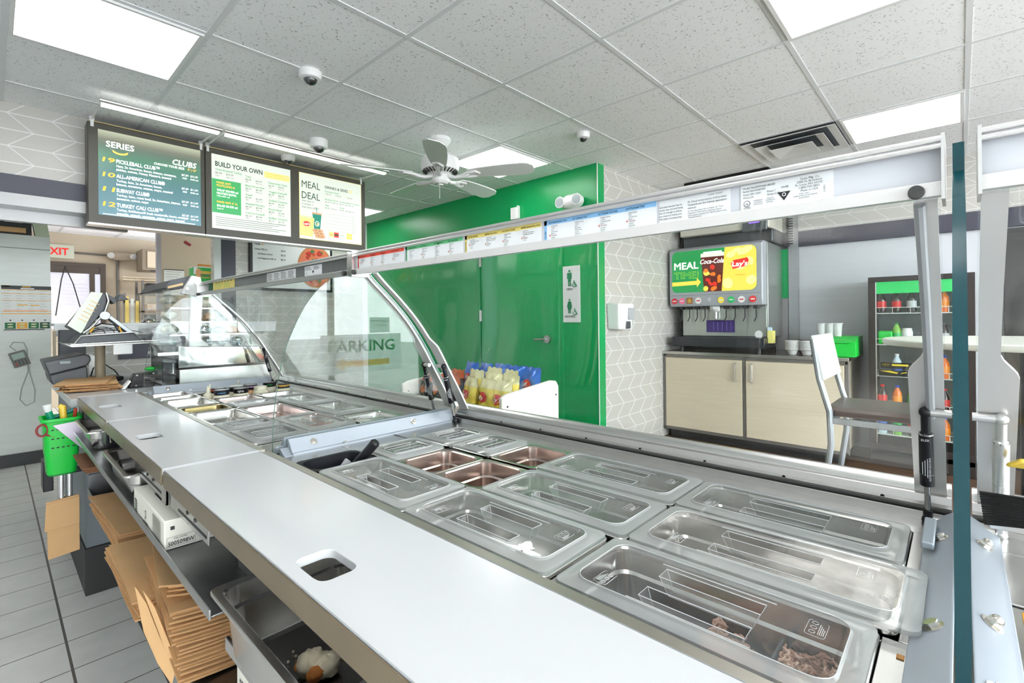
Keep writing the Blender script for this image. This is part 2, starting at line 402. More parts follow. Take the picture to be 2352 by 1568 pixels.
# kitchen beyond
b = MB(); b.box((XL,9.2,FL),(XR,9.3,CE)); struct('wall_kitchen', b, beige)
b = MB(); b.box((1.26,6.5,FL),(3.0,6.6,CE)); struct('wall_partition', b, beige)
b = MB(); b.box((1.235,6.44,FL),(1.275,6.5,CE)); struct('trim_6', b, M('grey_corner_guard', srgb(150,146,150), .4))
# ledge wall with white top
b = MB(); b.box((.30,4.32,FL),(1.6,4.42,-.09)); struct('wall_ledge', b, tile_x)
b = MB(); b.box((.27,4.2,-.02),(1.62,4.6,-.004),0); b.box((.27,4.2,-.085),(1.62,4.24,-.02),0); single('pass_through_ledge','white pass-through ledge behind the screen monitor, call bell on it','ledge',b,white_paint,(.27,4.2,-.085),.002)
b = MB(); b.box((.60,4.305,-.26),(1.0,4.32,-.09)); struct('trim_7', b, trim_dark)
# back of house walls behind the camera, and the shopfront
b = MB(); b.box((XL-.1,YB,FL),(XL,YF,CE)); struct('wall_left', b, white_paint)
b = MB()
b.box((XL,YB-.1,1.02),(XR,YB,CE)); b.box((XL,YB-.1,FL),(XR,YB,-1.02)); b.box((XL,YB-.1,FL),(XL+.15,YB,CE)); b.box((XR-.1,YB-.1,FL),(XR,YB,CE))
struct('wall_shopfront', b, white_paint)
wf = M('window_frame_metal', srgb(60,62,64), .4, .5)
for i in range(5):
    x0 = XL+.15+i*1.26; x1 = x0+1.26
    b = MB(); b.box((x0,YB-.08,-1.02),(x0+.03,YB-.02,1.02)); b.box((x1-.03,YB-.08,-1.02),(x1,YB-.02,1.02)); b.box((x0+.03,YB-.08,-1.02),(x1-.03,YB-.02,-.98)); b.box((x0+.03,YB-.08,.98),(x1-.03,YB-.02,1.02))
    w = struct('window_%d' % (i+1), b, wf, .003)
    g = MB(); g.box((x0+.03,YB-.053,-.98),(x1-.03,YB-.047,.98)); g.build('pane', glass, w)
# outside the shopfront: lot and bare trees
b = MB(); b.box((-8,-30,FL-.12),(16,YB-.1,FL-.1)); struct('ground_outside', b, M('asphalt', srgb(176,176,174), .9, noise=.1, nscale=30))
bark = M('tree_bark', srgb(92,80,70), .9)
def tree(x, y, h, seed, label):
    R_ = random.Random(seed); t = Thing('bare_tree', label, 'tree', (x,y,FL-.1), group='bare trees outside the shopfront')
    tr = MB(); tr.tube([(x,y,FL-.1),(x+.05,y,FL+h*.3),(x-.05,y+.05,FL+h*.62)], [.14,.10,.06], 8); t.part('trunk', tr, bark)
    br = MB()
    def grow(p, d, l, r, n):
        q = p + d*l; br.tube([p, (p+q)/2+Vector((R_.uniform(-.1,.1),R_.uniform(-.1,.1),0))*l*.3, q], [r, r*.8, r*.6], 5)
        if n:
            for _ in range(3): grow(q, (d+Vector((R_.uniform(-.8,.8),R_.uniform(-.8,.8),R_.uniform(-.1,.6)))).normalized(), l*.66, r*.58, n-1)
    for _ in range(4): grow(Vector((x-.05,y+.05,FL+h*.6)), Vector((R_.uniform(-.9,.9),R_.uniform(-.9,.9),.8)).normalized(), h*.2, .05, 3)
    t.part('branches', br, bark)
tree(2.6,-9.5,7.5,1,'bare tree outside the middle shop window'); tree(4.6,-12,8,2,'bare tree outside, farther back to the side of the shop windows')
def translucent(name, col):
    name = 'film_'+name
    if name in MATS: return MATS[name]
    m, N, L = newmat(name); o = N.new('ShaderNodeOutputMaterial'); t = N.new('ShaderNodeBsdfTranslucent'); d = N.new('ShaderNodeBsdfDiffuse'); x = N.new('ShaderNodeMixShader'); x.inputs[0].default_value = .08
    t.inputs[0].default_value = rgba(col); d.inputs[0].default_value = rgba(col); L.new(t.outputs[0], x.inputs[1]); L.new(d.outputs[0], x.inputs[2]); L.new(x.outputs[0], o.inputs[0]); MATS[name] = m; return m
# banner in the window, its print faces the street
b = MB(); b.quad([(2.48,YB+.004,-.62),(3.53,YB+.004,-.62),(3.53,YB+.004,-.17),(2.48,YB+.004,-.17)],0)
plb = Pl(b, (2.50,YB+.008,-.62), XD, ZD); plb.n = Vector((0,1,0))
plb.text('PARKING', .50, .25, .19, 1, align='C', width=.86, bold=.02); plb.poly([(.12,.11),(.26,.19),(.26,.145),(.86,.145),(.86,.075),(.26,.075),(.26,.03)], 2)
single('window_banner','white parking banner with green letters and yellow arrow in the shop window','banner',b,[translucent('banner_white',(.88,.9,.92)),translucent('banner_green',srgb(0,150,70)),translucent('banner_gold',srgb(214,160,60))],(2.48,YB+.004,-.62))
b = MB(); b.quad([(3.09,YB+.004,-.155),(3.37,YB+.004,-.155),(3.37,YB+.004,.03),(3.09,YB+.004,.03)],0)
for yy_,s_ in ((YB+.006,1),):
    pl = Pl(b,(3.09,yy_,-.155),XD,ZD); pl.text('FOOTLONG',.14,.125,.04,1,align='C',width=.22,bold=.02,l=0); pl.text('CHURRO',.14,.075,.04,1,align='C',width=.20,l=0)
single('window_poster','small white churro poster above the parking banner in the shop window','poster',b,[translucent('banner_white',(.88,.9,.92)),translucent('poster_ink',srgb(30,60,60))],(3.09,YB+.004,-.155))
# wall door in the green wall
b = MB(); b.box((3.335,2.54,FL),(3.35,3.51,.85)); d1 = struct('door_1', b, green_paint, .002)
h = MB()
for z in (.575,.03,-.60): h.box((3.325,3.50,z-.055),(3.337,3.53,z+.055))
o = h.build('hinge', M('silver_metal', (.7,.7,.7), .3, 1), d1)
h = MB(); h.cyl((3.335,2.66,-.185),(3.31,2.66,-.185),.034,n=20); h.tube([(3.31,2.66,-.185),(3.285,2.66,-.185),(3.28,2.70,-.183),(3.28,2.78,-.19)],.009); h.build('door_handle', MATS['silver_metal'], d1)
b = MB(); b.box((3.34,2.50,FL),(3.35,2.54,.89)); b.box((3.34,3.53,FL),(3.35,3.57,.89)); b.box((3.34,2.50,.85),(3.35,3.57,.89)); struct('trim_8', b, green_paint)

# ------------------------------------------------------------------ ceiling fixtures
emit_panel = M('lit_panel_diffuser', (.9,.9,.9), .5, emit=(1,.99,.975), estr=PANEL_POWER)
def panel(x0, y0, label, cat='ceiling light'):
    t = Thing('ceiling_light', label, cat, (x0+T/2,y0+T/2,CE-.012), group='flat lit panels in the ceiling grid')
    f = MB(); a=.016
    f.box((x0+.012,y0+.012,CE-.012),(x0+T-.012,y0+a+.012,CE-.001)); f.box((x0+.012,y0+T-a-.012,CE-.012),(x0+T-.012,y0+T-.012,CE-.001))
    f.box((x0+.012,y0+a+.012,CE-.012),(x0+a+.012,y0+T-a-.012,CE-.001)); f.box((x0+T-a-.012,y0+a+.012,CE-.012),(x0+T-.012,y0+T-a-.012,CE-.001)); t.part('frame', f, white_pl)
    d = MB(); d.box((x0+.028,y0+.028,CE-.009),(x0+T-.028,y0+T-.028,CE-.003)); t.part('diffuser', d, emit_panel)
for (i, j, l) in ((1,-3,'lit square ceiling panel above the white menu wall, left of the domes'),(-3,0,'lit ceiling panel cut by the top of the photo, over the near counter'),
    (-3,3,'lit ceiling panel beside the square air vent'),(1,1,'lit ceiling panel just behind the white ceiling fan'),(5,1,'far lit ceiling panel peeking past the menu boards'),
    (-3,-3,'unseen ceiling panel added for light over the staff aisle'),(-7,0,'unseen ceiling panel added for light by the shopfront, nearer the counter'),(-7,3,'unseen ceiling panel added for light by the shopfront, nearer the drinks wall'),(-6,-3,'unseen ceiling panel added for light at the back of the staff aisle')):  # these ceiling panels are out of view, added for more light
    panel(GX+T*j, GY+T*i, l)
t = Thing('ceiling_light', 'dim lit ceiling panel seen low through the kitchen opening', 'ceiling light', (.5,6.8,CE-.012))
d = MB(); d.box((.15,6.35,CE-.012),(.62,7.0,CE-.003)); t.part('diffuser', d, lit('dim_panel',(1,.93,.8),.8))
# square air diffuser
x0, y0 = GX+3*T, GY-2*T; cx, cy = x0+T/2, y0+T/2
t = Thing('air_vent', 'white square louvred air vent in the ceiling', 'air vent', (cx,cy,CE-.05))
v = MB(); v.box((x0+.012,y0+.012,CE-.008),(x0+T-.012,y0+T-.012,CE-.002)); t.part('backing', v, M('vent_dark', srgb(70,74,80), .7))
for k, (h1, h2, zz) in enumerate(((.292,.235,-.006),(.215,.155,-.014),(.135,.005,-.022))):
    v = MB(); A = [Vector((cx+sx*h1,cy+sy*h1,CE+zz-.012-.008*k)) for sx,sy in ((-1,-1),(1,-1),(1,1),(-1,1))]
    B = [Vector((cx+sx*h2,cy+sy*h2,CE+zz+.002+.002*k)) for sx,sy in ((-1,-1),(1,-1),(1,1),(-1,1))]
    C_ = [p+Vector((0,0,-.003)) for p in B]; D_ = [p+Vector((0,0,-.003)) for p in A]
    v.loops([A,B,C_,D_,A]); 
    t.part('slat', v, white_pl)
# dome cameras
def dome(x, y, label, r=.055, drop=.0):
    t = Thing('dome_camera', label, 'security camera', (x,y,CE-.07), group='security cameras on the ceiling')
    h = MB(); h.lathe([(r,0),(r*1.02,-.02-drop),(r*.9,-.035-drop),(r*.66,-.04-drop)],(x,y,CE-.0005),24); t.part('housing', h, white_pl)
    g = MB(); g.ball((x,y,CE-.036-drop), r*.62, n=20, k=10, sc=(1,1,.95)); t.part('dome', g, M('smoked_dome', (.03,.03,.035), .05, coat=1))
dome(1.105,2.40,'white dome camera on the ceiling, highest of the four')
dome(1.56,3.27,'white dome camera over the light bar, above the build your own menu',.06,.02)
dome(1.548,3.75,'small dome camera close to the top edge of the menu boards',.05)
dome(2.745,1.87,'lone small dome camera above the green wall and exit lights',.045)
# fan
FX, FY, FZ = 2.131, 2.645, .99
t = Thing('ceiling_fan', 'white five-blade ceiling fan with pull chain', 'ceiling fan', (FX,FY,FZ))
v = MB(); v.lathe([(.075,0),(.075,-.02),(.05,-.05),(.03,-.055)],(FX,FY,CE-.001),28); v.lathe([(.018,0),(.018,-.10)],(FX,FY,CE-.05),14); t.part('canopy', v, white_pl)
v = MB(); v.lathe([(.03,.13),(.10,.125),(.128,.10),(.132,.05),(.125,.02),(.08,.0),(.07,-.01)],(FX,FY,FZ+.02),36)
hs = t.part('motor_housing', v, white_pl, label='white motor housing with dark vent slots')
v = MB()
for k in range(26):
    a = 2*math.pi*k/26; c, s_ = math.cos(a), math.sin(a)
    v.obox((FX+c*.106,FY+s_*.106,FZ+.028),(c*.016,s_*.016,.008),(-s_*.0035,c*.0035,0),(0,0,.004))
t.part('vent_slots', v, black_rub, parent=hs)
v = MB(); v.lathe([(.055,.02),(.058,-.0),(.058,-.035),(.045,-.05),(.02,-.053),(.018,-.06),(.005,-.06)],(FX,FY,FZ),28); t.part('hub_cap', v, white_pl)
v = MB(); v.tube([(FX-.03,FY-.03,FZ-.04),(FX-.03,FY-.03,FZ-.16)],.0015,6); t.part('pull_chain', v, white_pl)
a0 = math.atan2(-FY,-FX)
for k in range(5):
    a = a0 + math.radians(-3) + 2*math.pi*k/5; d = Vector((math.cos(a),math.sin(a),0)); q = Vector((-math.sin(a),math.cos(a),0)); c = Vector((FX,FY,FZ))
    up_ = Vector((0,0,1)); tilt = math.radians(13); qq = q*math.cos(tilt)-up_*math.sin(tilt)
    L_ = []
    N_ = 14
    top = []; bot = []
    for i in range(N_+1):
        u = i/N_; r = .20+u*.46; w = .048+.024*math.sin(min(1,u*1.3)*math.pi/2); 
        if u > .86: w *= math.sqrt(max(0.02, 1-((u-.86)/.16)**2))
        if u < .1: w *= .75+2.5*u
        z = .012 
        L_.append([c+d*r+qq*w+up_*(z+.003), c+d*r-qq*w+up_*(z+.003), c+d*r-qq*w+up_*(z-.003), c+d*r+qq*w+up_*(z-.003)])
    v = MB(); v.loops(L_, cap0=True, cap1=True); bl_ = t.part('blade', v, white_pl, label='white fan blade')
    v = MB(); v.tube([c+d*.05+up_*.005, c+d*.11-up_*.012, c+d*.16-up_*.006, c+d*.21+up_*.002],[.018,.012,.014,.012],8)
    for s2 in (-1,1): v.tube([c+d*.15-up_*.006, c+d*.20+qq*.026*s2, c+d*.26+qq*.03*s2+up_*.004, c+d*.285+up_*.006],[.011,.009,.009,.007],8)
    t.part('blade_bracket', v, white_pl, parent=bl_)
# ------------------------------------------------------------------ service counter
ZP = -.335; ZB = -.31
def curve(pts, n=6):
    out = []
    P = [Vector((p[0],p[1],0)) for p in pts]; P = [P[0]*2-P[1]]+P+[P[-1]*2-P[-2]]
    for i in range(1,len(P)-2):
        for k in range(n):
            t = k/n; a,b_,c,d = P[i-1],P[i],P[i+1],P[i+2]
            q = .5*((2*b_)+(c-a)*t+(2*a-5*b_+4*c-d)*t*t+(-a+3*b_-3*c+d)*t**3); out.append((q.x,q.y))
    out.append((P[-2].x,P[-2].y)); return out
REAR = curve(n=12, pts=[(.752,.138),(.780,.110),(.842,.053),(.90,-.009),(.955,-.085),(1.003,-.165),(1.045,-.235),(1.078,-.295)])
FRONT = curve([(.69,.150),(.65,.128),(.605,.095),(.565,.050),(.534,-.005),(.510,-.062),(.493,-.125),(.482,-.19),(.475,-.26),(.472,-.335)])
SECT = [('right',-1.1,-.012),('near',.012,1.243),('far',1.268,2.735)]
# body of the refrigerated counter: steel deck around the wells, dark well box, front channel, base panels
def section(tag, y0, y1, label, rows=()):
    t = Thing('sandwich_counter', label, 'counter', (.44,y0,FL))
    d = MB(); d.box((.435,y0,ZP-.012),(.470,y1,ZP+.001),0); d.box((.962,y0,ZP-.012),(1.052,y1,ZP+.001),0)
    for (r0,r1,spans) in rows:
        e_ = y0
        for (a,c) in sorted(spans)+[(y1,y1)]:
            if a-e_ > .0015: d.box((r0,e_,ZP-.012),(r1,a,ZP+.001),0)
            e_ = max(e_,c)
    d.box((.6275,y0+.02,ZP-.014),(.6315,y1-.05,ZP-.004),0); d.box((.7905,y0+.02,ZP-.014),(.7985,y1-.05,ZP-.004),0)
    t.part('deck', d, steel, .002)
    d = MB(); d.box((.45,y0+.03,-.56),(1.02,y1-.05,-.555)); d.box((.448,y0+.03,-.56),(.452,y1-.05,ZP-.008)); d.box((1.014,y0+.03,-.56),(1.018,y1-.05,ZP-.008)); d.box((.45,y0+.028,-.56),(1.02,y0+.032,ZP-.008)); d.box((.45,y1-.052,-.56),(1.02,y1-.048,ZP-.008))
    t.part('well', d, steel_dark)
    d = MB(); d.box((.4325,y0,-.345),(.461,y1,-.3178)); t.part('front_rail', d, steel_warm, .002, label='steel strip beside the cutting board, brown reflection put into its colour')
    d = MB(); d.box((.46,y0,FL+.12),(1.05,y1,-.565),0); d.box((.50,y0,FL),(1.02,y1,FL+.12),1); t.part('base_cabinet', d, [steel_dark, black_rub])
    d = MB(); d.box((1.05,y0,FL),(1.12,y1,-.36),0); t.part('customer_panel', d, oak)
    return t
R3 = ((.470,.6285),(.6300,.7905),(.7985,.962))
section('near',.012,1.243,'stainless sandwich counter section nearest, holding the big lidded pans',[(*R3[0],[(.062,.376),(.386,.700),(.701,1.015),(1.022,1.136)]),(*R3[1],[(.049,.363),(.365,.679),(.679,.819),(.819,.961),(.963,1.105)]),(*R3[2],[(.055,.369),(.370,.684),(.675,.815),(.818,.958),(.965,1.105)])])
section('far',1.268,2.735,'farther stainless sandwich counter section, with sauce cups and small pans',[(*R3[0],[(1.385,1.575),(1.585,1.735),(1.745,2.015),(2.03,2.17),(2.19,2.43),(2.44,2.55),(2.56,2.70)]),(*R3[1],[(1.400,1.690),(1.70,2.00),(2.01,2.15),(2.16,2.33),(2.335,2.605)]),(*R3[2],[(1.400,1.560),(1.57,1.86),(1.87,2.15),(2.16,2.33),(2.335,2.605)])])
section('right',-1.1,-.012,'sandwich counter section right of the upright glass divider',[(*R3[0],[(-.385,-.065)]),(*R3[1],[(-.385,-.065)]),(*R3[2],[])])
# glass sill
for tag, y0, y1 in SECT:
    t = Thing('glass_sill', {'near':'stepped aluminium sill under the near curved glass','far':'stepped aluminium sill under the far curved glass','right':'stepped aluminium sill past the upright glass divider'}[tag], 'sill', (1.05,y0,ZP), group='sills under the sneeze guards')
    s = MB(); s.prof([(1.040,-.340),(1.058,-.340),(1.058,-.322),(1.049,-.322),(1.049,-.327),(1.040,-.327)],y0,y1,1)
    s.prof([(1.030,-.338),(1.036,-.338),(1.036,-.322),(1.030,-.322)],y0,y1,0)
    s.prof([(1.058,-.345),(1.058,-.318),(1.064,-.314),(1.066,-.302),(1.074,-.300),(1.078,-.290),(1.084,-.284),(1.092,-.284),(1.092,-.30),(1.125,-.30),(1.125,-.36)],y0,y1,0)
    t.part('extrusion', s, [sill_alu, black_rub])
    s = MB(); n = int((y1-y0)/.155)
    for i in range(n):
        y = y0+.09+i*.155; s.cyl((1.0610,y,-.3165),(1.0590,y,-.3172),.0032,n=8)
    t.part('screw_holes', s, black_rub)
# curved glass
def off(curve_, d):
    o = []
    for i, (x, z) in enumerate(curve_):
        a = curve_[max(0,i-1)]; b_ = curve_[min(len(curve_)-1,i+1)]; tx, tz = b_[0]-a[0], b_[1]-a[1]; l = math.hypot(tx,tz); o.append((x+tz/l*d, z-tx/l*d))
    return o
def ribbon(mb, crv, y0, y1, d0, d1, mi=0, edge=None):
    A = off(crv, d0); B = off(crv, d1); n = len(A)
    edge = mi if edge is None else edge
    for C_, flip in ((A,0),(B,1)):
        mb.add([(x,y0,z) for x,z in C_]+[(x,y1,z) for x,z in C_], [(i,i+1,n+i+1,n+i) for i in range(n-1)], mi)
    for y in (y0,y1): mb.add([(x,y,z) for x,z in A]+[(x,y,z) for x,z in B], [(i,i+1,n+i+1,n+i) for i in range(n-1)], edge)
    for i in (0,n-1): mb.add([(A[i][0],y0,A[i][1]),(A[i][0],y1,A[i][1]),(B[i][0],y1,B[i][1]),(B[i][0],y0,B[i][1])], [(0,1,2,3)], edge)
RG = [p for p in REAR]
for tag, y0, y1 in SECT:
    t = Thing('sneeze_guard', {'near':'curved glass sneeze guard over the near lidded pans','far':'curved glass sneeze guard over the far small pans','right':'curved glass sneeze guard past the upright glass divider'}[tag], 'sneeze guard', (1.07,y0,-.29), group='curved sneeze guards')
    g = MB(); ribbon(g, RG, y0+.004, y1-.004, -.003, .003, 0, 1); t.part('curved_pane', g, [glass_curved, M('glass_edge_pale', srgb(150,190,186), .1, coat=1)])
    if tag != 'right':
        ends = [(y0+.006,1),(y1-.006,-1)]
    else: ends = [(y1-.006,-1)]
    for yy, sg in ends:
        a = MB()
        # strap that follows the glass and flares into the foot plate
        def wd_(z):
            f = min(1, max(0, (-.085-z)/.035+1)); f = f*f*(3-2*f)
            return .022+.019*f
        A = off(REAR, .004); B = off(REAR, .009); n = len(A)
        L_ = [[Vector((A[i][0],yy,A[i][1])), Vector((A[i][0],yy+sg*wd_(REAR[i][1]),A[i][1])), Vector((B[i][0],yy+sg*wd_(REAR[i][1]),B[i][1])), Vector((B[i][0],yy,B[i][1]))] for i in range(n)]
        a.loops(L_, cap0=True, cap1=True)
        t.part('arm', a, alu_white, 0, label='pale metal end arm with wide foot plate')
        if sg > 0 and tag=='near' or tag=='far' and sg < 0 or tag == 'near' or tag=='right':
            h = MB(); pts = [(x, yy+sg*.016, z) for x, z in off([p for p in REAR if p[1] < .14], .014) if z > -.16]
            if tag == 'near' and sg > 0: h.tube(pts, .0055, 8); t.part('wire_tube', h, grey_pl)
# gas struts
def strut(y, sg, silver, label):
    top = Vector((.975,y+sg*.034,-.150)); bot = Vector((1.022,y+sg*.034,-.330)); d = bot-top
    t = Thing('gas_strut', label, 'gas strut', tuple(bot), group=None if silver else 'black gas struts on the sneeze guards')
    m1 = alu if silver else black_pl
    s = MB(); a = top+d*.10; c = top+d*.66
    s.cyl(top+d*.19, c, .0092, n=20); s.cyl(top+d*.19, top+d*.175, .0092, .006, n=20); cy_ = t.part('cylinder', s, m1, label='silver cylinder' if silver else 'black cylinder with pale printed text')
    s = MB(); s.cyl(top+d*.02, top+d*.18, .0062, n=14); s.ball(top, .0085); t.part('ball_socket', s, m1)
    s = MB(); s.cyl(c, bot-d*.03, .0040, n=12); t.part('rod', s, M('strut_rod', (.35,.34,.33), .15, 1))
    s = MB(); s.ball(bot, .0085); s.cyl(bot-d*.10, bot-d*.02, .0062, n=12); t.part('ball_socket', s, m1)
    for f0,f1,rr_ in ((.185,.195,.0098),(.55,.553,.0095)): s = MB(); s.cyl(top+d*f0, top+d*f1, rr_, n=20); t.part('ring', s, chrome, parent=cy_)
    for p in (top, bot): s = MB(); s.cyl((p.x,p.y-sg*.006,p.z),(p.x,y+sg*.004,p.z),.0062 if p is top else .009,n=14); t.part('pivot_pin', s, alu)
    if not silver:
        s = MB(); ax = d.normalized(); view = Vector((-top.x,-top.y,0)).normalized(); side = view.cross(ax).normalized(); view = ax.cross(side).normalized()*1
        if view.dot(Vector((-top.x,-top.y,0))) < 0: view = -view
        side = ax.cross(view); o = top+d*.24+view*.0095
        rt = Vector((.68,-.73,0))
        if side.dot(rt) < 0: side = -side
        s.text('ELER', o-side*.006, side, -ax, .005, 0, bold=.02)
        s.text('01Z719 0400N 032/23 80:56', top+d*(.60)+view*.0095+side*.005, -ax, -side, .0034, 0, maxw=.055)
        for k in range(3):
            q = top+d*.58+view*.0097+side*(.001-.003*k); s.obox(q-ax*.018, ax*(.016-.003*k), side*.0004, view*.0001)
        t.part('lettering', s, flat('strut_white',(.8,.8,.8)), parent=cy_)
    return t
strut(.006,1,False,'black gas strut beside the thick upright glass divider')
strut(-.008,-1,True,'silver gas strut right of the upright glass divider')
strut(1.237,-1,False,'black gas strut on the near side of the middle glass divider')
strut(1.272,1,False,'black gas strut on the far side of the middle glass divider')
strut(2.729,-1,False,'farthest black gas strut, in front of the steel display case')
# divider panes
for (yy, lab, e) in ((0.0,'upright thick-edged glass divider at the near end of the counter',glass_edge),(1.255,'middle glass divider between the two counter sections, its curved front edge showing',None),(2.748,'far glass divider at the end of the counter by the steel display case',None)):
    poly = FRONT + [(x,z) for x,z in reversed([p for p in REAR if p[0] < 1.03])][:0]
    rr_ = [(x-.012,z) for x,z in REAR]
    if yy == 0: poly = [(.690,.180)]+FRONT+[(1.04,-.335)]+[(x,z) for x,z in reversed(rr_)]
    else: poly = FRONT+[(1.04,-.335)]+[(x,z) for x,z in reversed(rr_)]
    g = MB(); h = .0046 if yy == 0 else .003
    g.prism([(x,0,z) for x,z in poly],(0,yy-h,0),(0,yy+h,0),0,1)
    single('glass_divider', lab, 'glass panel', g, [glass, e or M('glass_edge_thin', srgb(95,132,118), .1, coat=1)], (.472,yy,-.335))
# base brackets holding the dividers
def bracket(y, sg, label, x0=.485, x1=1.03, nuts=(), low=False):
    t = Thing('divider_bracket', label, 'bracket', (x0,y,ZP), group='brackets clamping the glass dividers')
    b = MB()
    pts = [(y+sg*.0055,-.312),(y+sg*.008,-.312),(y+sg*.034,-.329),(y+sg*.040,-.331),(y+sg*.040,-.335),(y+sg*.0055,-.335)] if low else [(y+sg*.0055,-.298),(y+sg*.011,-.298),(y+sg*.033,-.328),(y+sg*.040,-.330),(y+sg*.040,-.335),(y+sg*.0055,-.335)]
    prof = [(0,yy,zz) for yy,zz in pts]
    b.prism(prof,(x0+.02,0,0),(x1,0,0))
    b.prism([(0,yy,ZP+(zz-ZP)*.45) for yy,zz in pts],(x0,0,0),(x0+.02,0,0))
    t.part('clamp_plate', b, M('bracket_grey', srgb(176,184,194), .38, .35), .0015)
    for x in nuts:
        c = Vector((x,y+sg*.021,-.3203)) if low else Vector((x,y+sg*.022,-.3125)); n_ = Vector((0,sg*.55,.83)).normalized() if low else Vector((0,sg*.80,.60)).normalized()
        h = MB(); h.cyl(c, c+n_*.0012, .0100 if low else .0088, n=24); h.cyl(c+n_*.0012, c+n_*.0058, .0072 if low else .0058, n=6); 
        if x > .62 and sg < 0: h.ball(c+n_*.0060, .0062)
        t.part('hex_bolt', h, M('nickel_bolt', (.72,.68,.62), .16, 1))
    h = MB(); h.tube([(x0+.16,y+sg*.036,-.329)]+[(x0+.16+.008*math.cos(a),y+sg*.040+.006*math.sin(a),-.326) for a in (0,1,2,3,4,5)],.0015,6); t.part('wire_clip', h, chrome)
    return t
bracket(1.250,-1,'near clamp bracket of the middle glass divider',nuts=(.565,.875))
bracket(1.260,1,'far clamp bracket of the middle glass divider',nuts=(.60,.9))
bracket(2.743,-1,'clamp bracket of the far glass divider',nuts=(.56,.86))
bracket(.001,1,'clamp bracket left of the upright thick glass divider',x0=.30,nuts=(.50,.655,.92),low=True)
bracket(-.001,-1,'clamp bracket right of the upright thick glass divider',x0=.30,nuts=(.575,.70,.93),low=True)
b = MB(); b.box((.87,.028,-.322),(.98,.042,-.312)); single('stop_block','small grey stop block behind the black gas strut','block',b,MATS['bracket_grey'],(.87,.028,-.322),.002)
# canopy rails
def rail(tag, y0, y1, face, label):
    t = Thing('guard_canopy', label, 'canopy rail', (.69,y0,.126), group='canopy rails of the sneeze guards')
    b = MB(); b.prof([(.699,.142),(.699,.180),(.702,.188),(.745,.190),(.748,.150),(.735,.135),(.702,.132)],y0,y1); t.part('housing', b, face)
    b = MB(); b.prof([(.688,.1265),(.688,.142),(.700,.1435),(.704,.128)],y0,y1); t.part('lower_lip', b, alu_white if tag!='far' else steel, .0006)
    b = MB()
    for (x,z,r) in ((.694,.1885,.0034),(.692,.1805,.0028)): b.cyl((x,y0,z),(x,y1,z),r,n=12)
    t.part('top_trim', b, alu)
    b = MB(); b.cyl((.705,y0,.150),(.705,y1,.150),.004,n=6) ; 
    for yy in (y0,y1):
        c = MB(); c.prof([(.684,.122),(.684,.192),(.750,.194),(.752,.140),(.735,.122)],yy-.0015,yy+.0015); t.part('end_cap', c, alu)
    for yy in ((y0+.022 if tag!='right' else y1-.02), y1-.012):
        c = MB(); c.cyl((.6875,yy,.133),(.680,yy,.1325),.0075,.0068,n=20)
        if tag != 'right': t.part('knob', c, M('rubber_bumper', (.05,.05,.048), .55, noise=.5, nscale=200))
    return t
pan_face = M('rail_face_white', srgb(214,216,222), .35)
near_rail = rail('near',.012,1.243,pan_face,'pale canopy rail over the near pans, lined with coloured menu strips')
far_rail = rail('far',1.268,2.735,M('rail_face_grey', srgb(120,122,122), .35, .6),'grey canopy rail over the far pans, with white and yellow stickers')
rail('right',-1.1,-.016,pan_face,'plain canopy rail right of the upright glass divider')
# prints on the rails (xd = -Y as seen by staff)
def strip_plane(): 
    mb = MB(); return mb, Pl(mb, (.6985,0,.142), YN, ZD)
PR = {}
pm = [flat('white',(.86,.87,.88)), flat('black',(.02,.02,.02)), flat('red',srgb(240,86,66)), flat('green',srgb(100,190,130)), flat('yellow',srgb(232,212,120)), flat('blue',srgb(140,190,232)),
      flat('darkgreen',srgb(20,90,60)), flat('lime',srgb(110,190,90)), flat('rust',srgb(200,80,50)), flat('navy',srgb(30,50,90))]
def menu_strip(ya, yb, hdr, side, heads, cols, label, hi_side=True):
    """ya > yb ; strip of paper clipped on the rail face"""
    mb = MB(); pl = Pl(mb, (.6985,ya,.1435), YN, ZD); w = ya-yb; H = .0355
    mb.box((.6983,ya,.1435),(.6975,yb,.1435+H),0)
    pl.rect(0,H-.0085,w,H,hdr,.0014); pl.rect(0,0,.006,H,hdr,.0014)
    mb.text(side, pl.P(.0045,.003,.0018), pl.y, -pl.x, .0045, 1 if hdr!=5 else 9, bold=.01, maxw=.024)
    cw = (w-.012)/len(heads)
    for i, h in enumerate(heads):
        x = .012+cw*i
        pl.text(h, x, H-.0062, .0042, 1 if hdr!=5 else 9, bold=.012, maxw=cw*.95, l=.0018)
        for j, tx in enumerate(cols[i]):
            mi = 6; 
            if tx == 'TOASTED': mi = 8; pl.ell(x+.0018, H-.0118-.0034*j+.0008, .0018, .0018, 8, .0018, 12); pl.ell(x+.0018, H-.0118-.0034*j+.0008, .0008, .0008, 0, .0020, 8)
            elif j > cols[i].index('TOASTED') if 'TOASTED' in cols[i] else j > 4: mi = 7
            elif j == 0: mi = 1
            pl.text(tx, x+.0048, H-.0125-.0034*j, .0028, mi, maxw=cw*.8, bold=.005, l=.0018)
    return single('menu_strip', label, 'menu strip', mb, pm, (.698,ya,.1435), group='menu strips on the canopy rail')
A_ = ['Italian Bread','Turkey','Ham','2X American','Bacon','TOASTED','Lettuce','Tomatoes']
B_ = ['Multigrain Bread','Turkey','Ham','Roast Beef','2X American','Lettuce','Tomatoes','Mayo']
C_ = ['Multigrain Bread','Turkey','Fresh Mozzarella','Bacon','TOASTED','Avocado','Spinach','Onions']
D_ = ['Italian Bread','Ham','2X American','Bacon','TOASTED','Lettuce','Tomatoes','Pickles']
E_ = ['Italian Bread','Rotisserie Style Chicken','2X Pepper Jack','TOASTED','Lettuce','Onions']
F_ = ['Italian Bread','Rotisserie Style Chicken','2X Monterey Cheddar','Bacon','TOASTED','Lettuce']
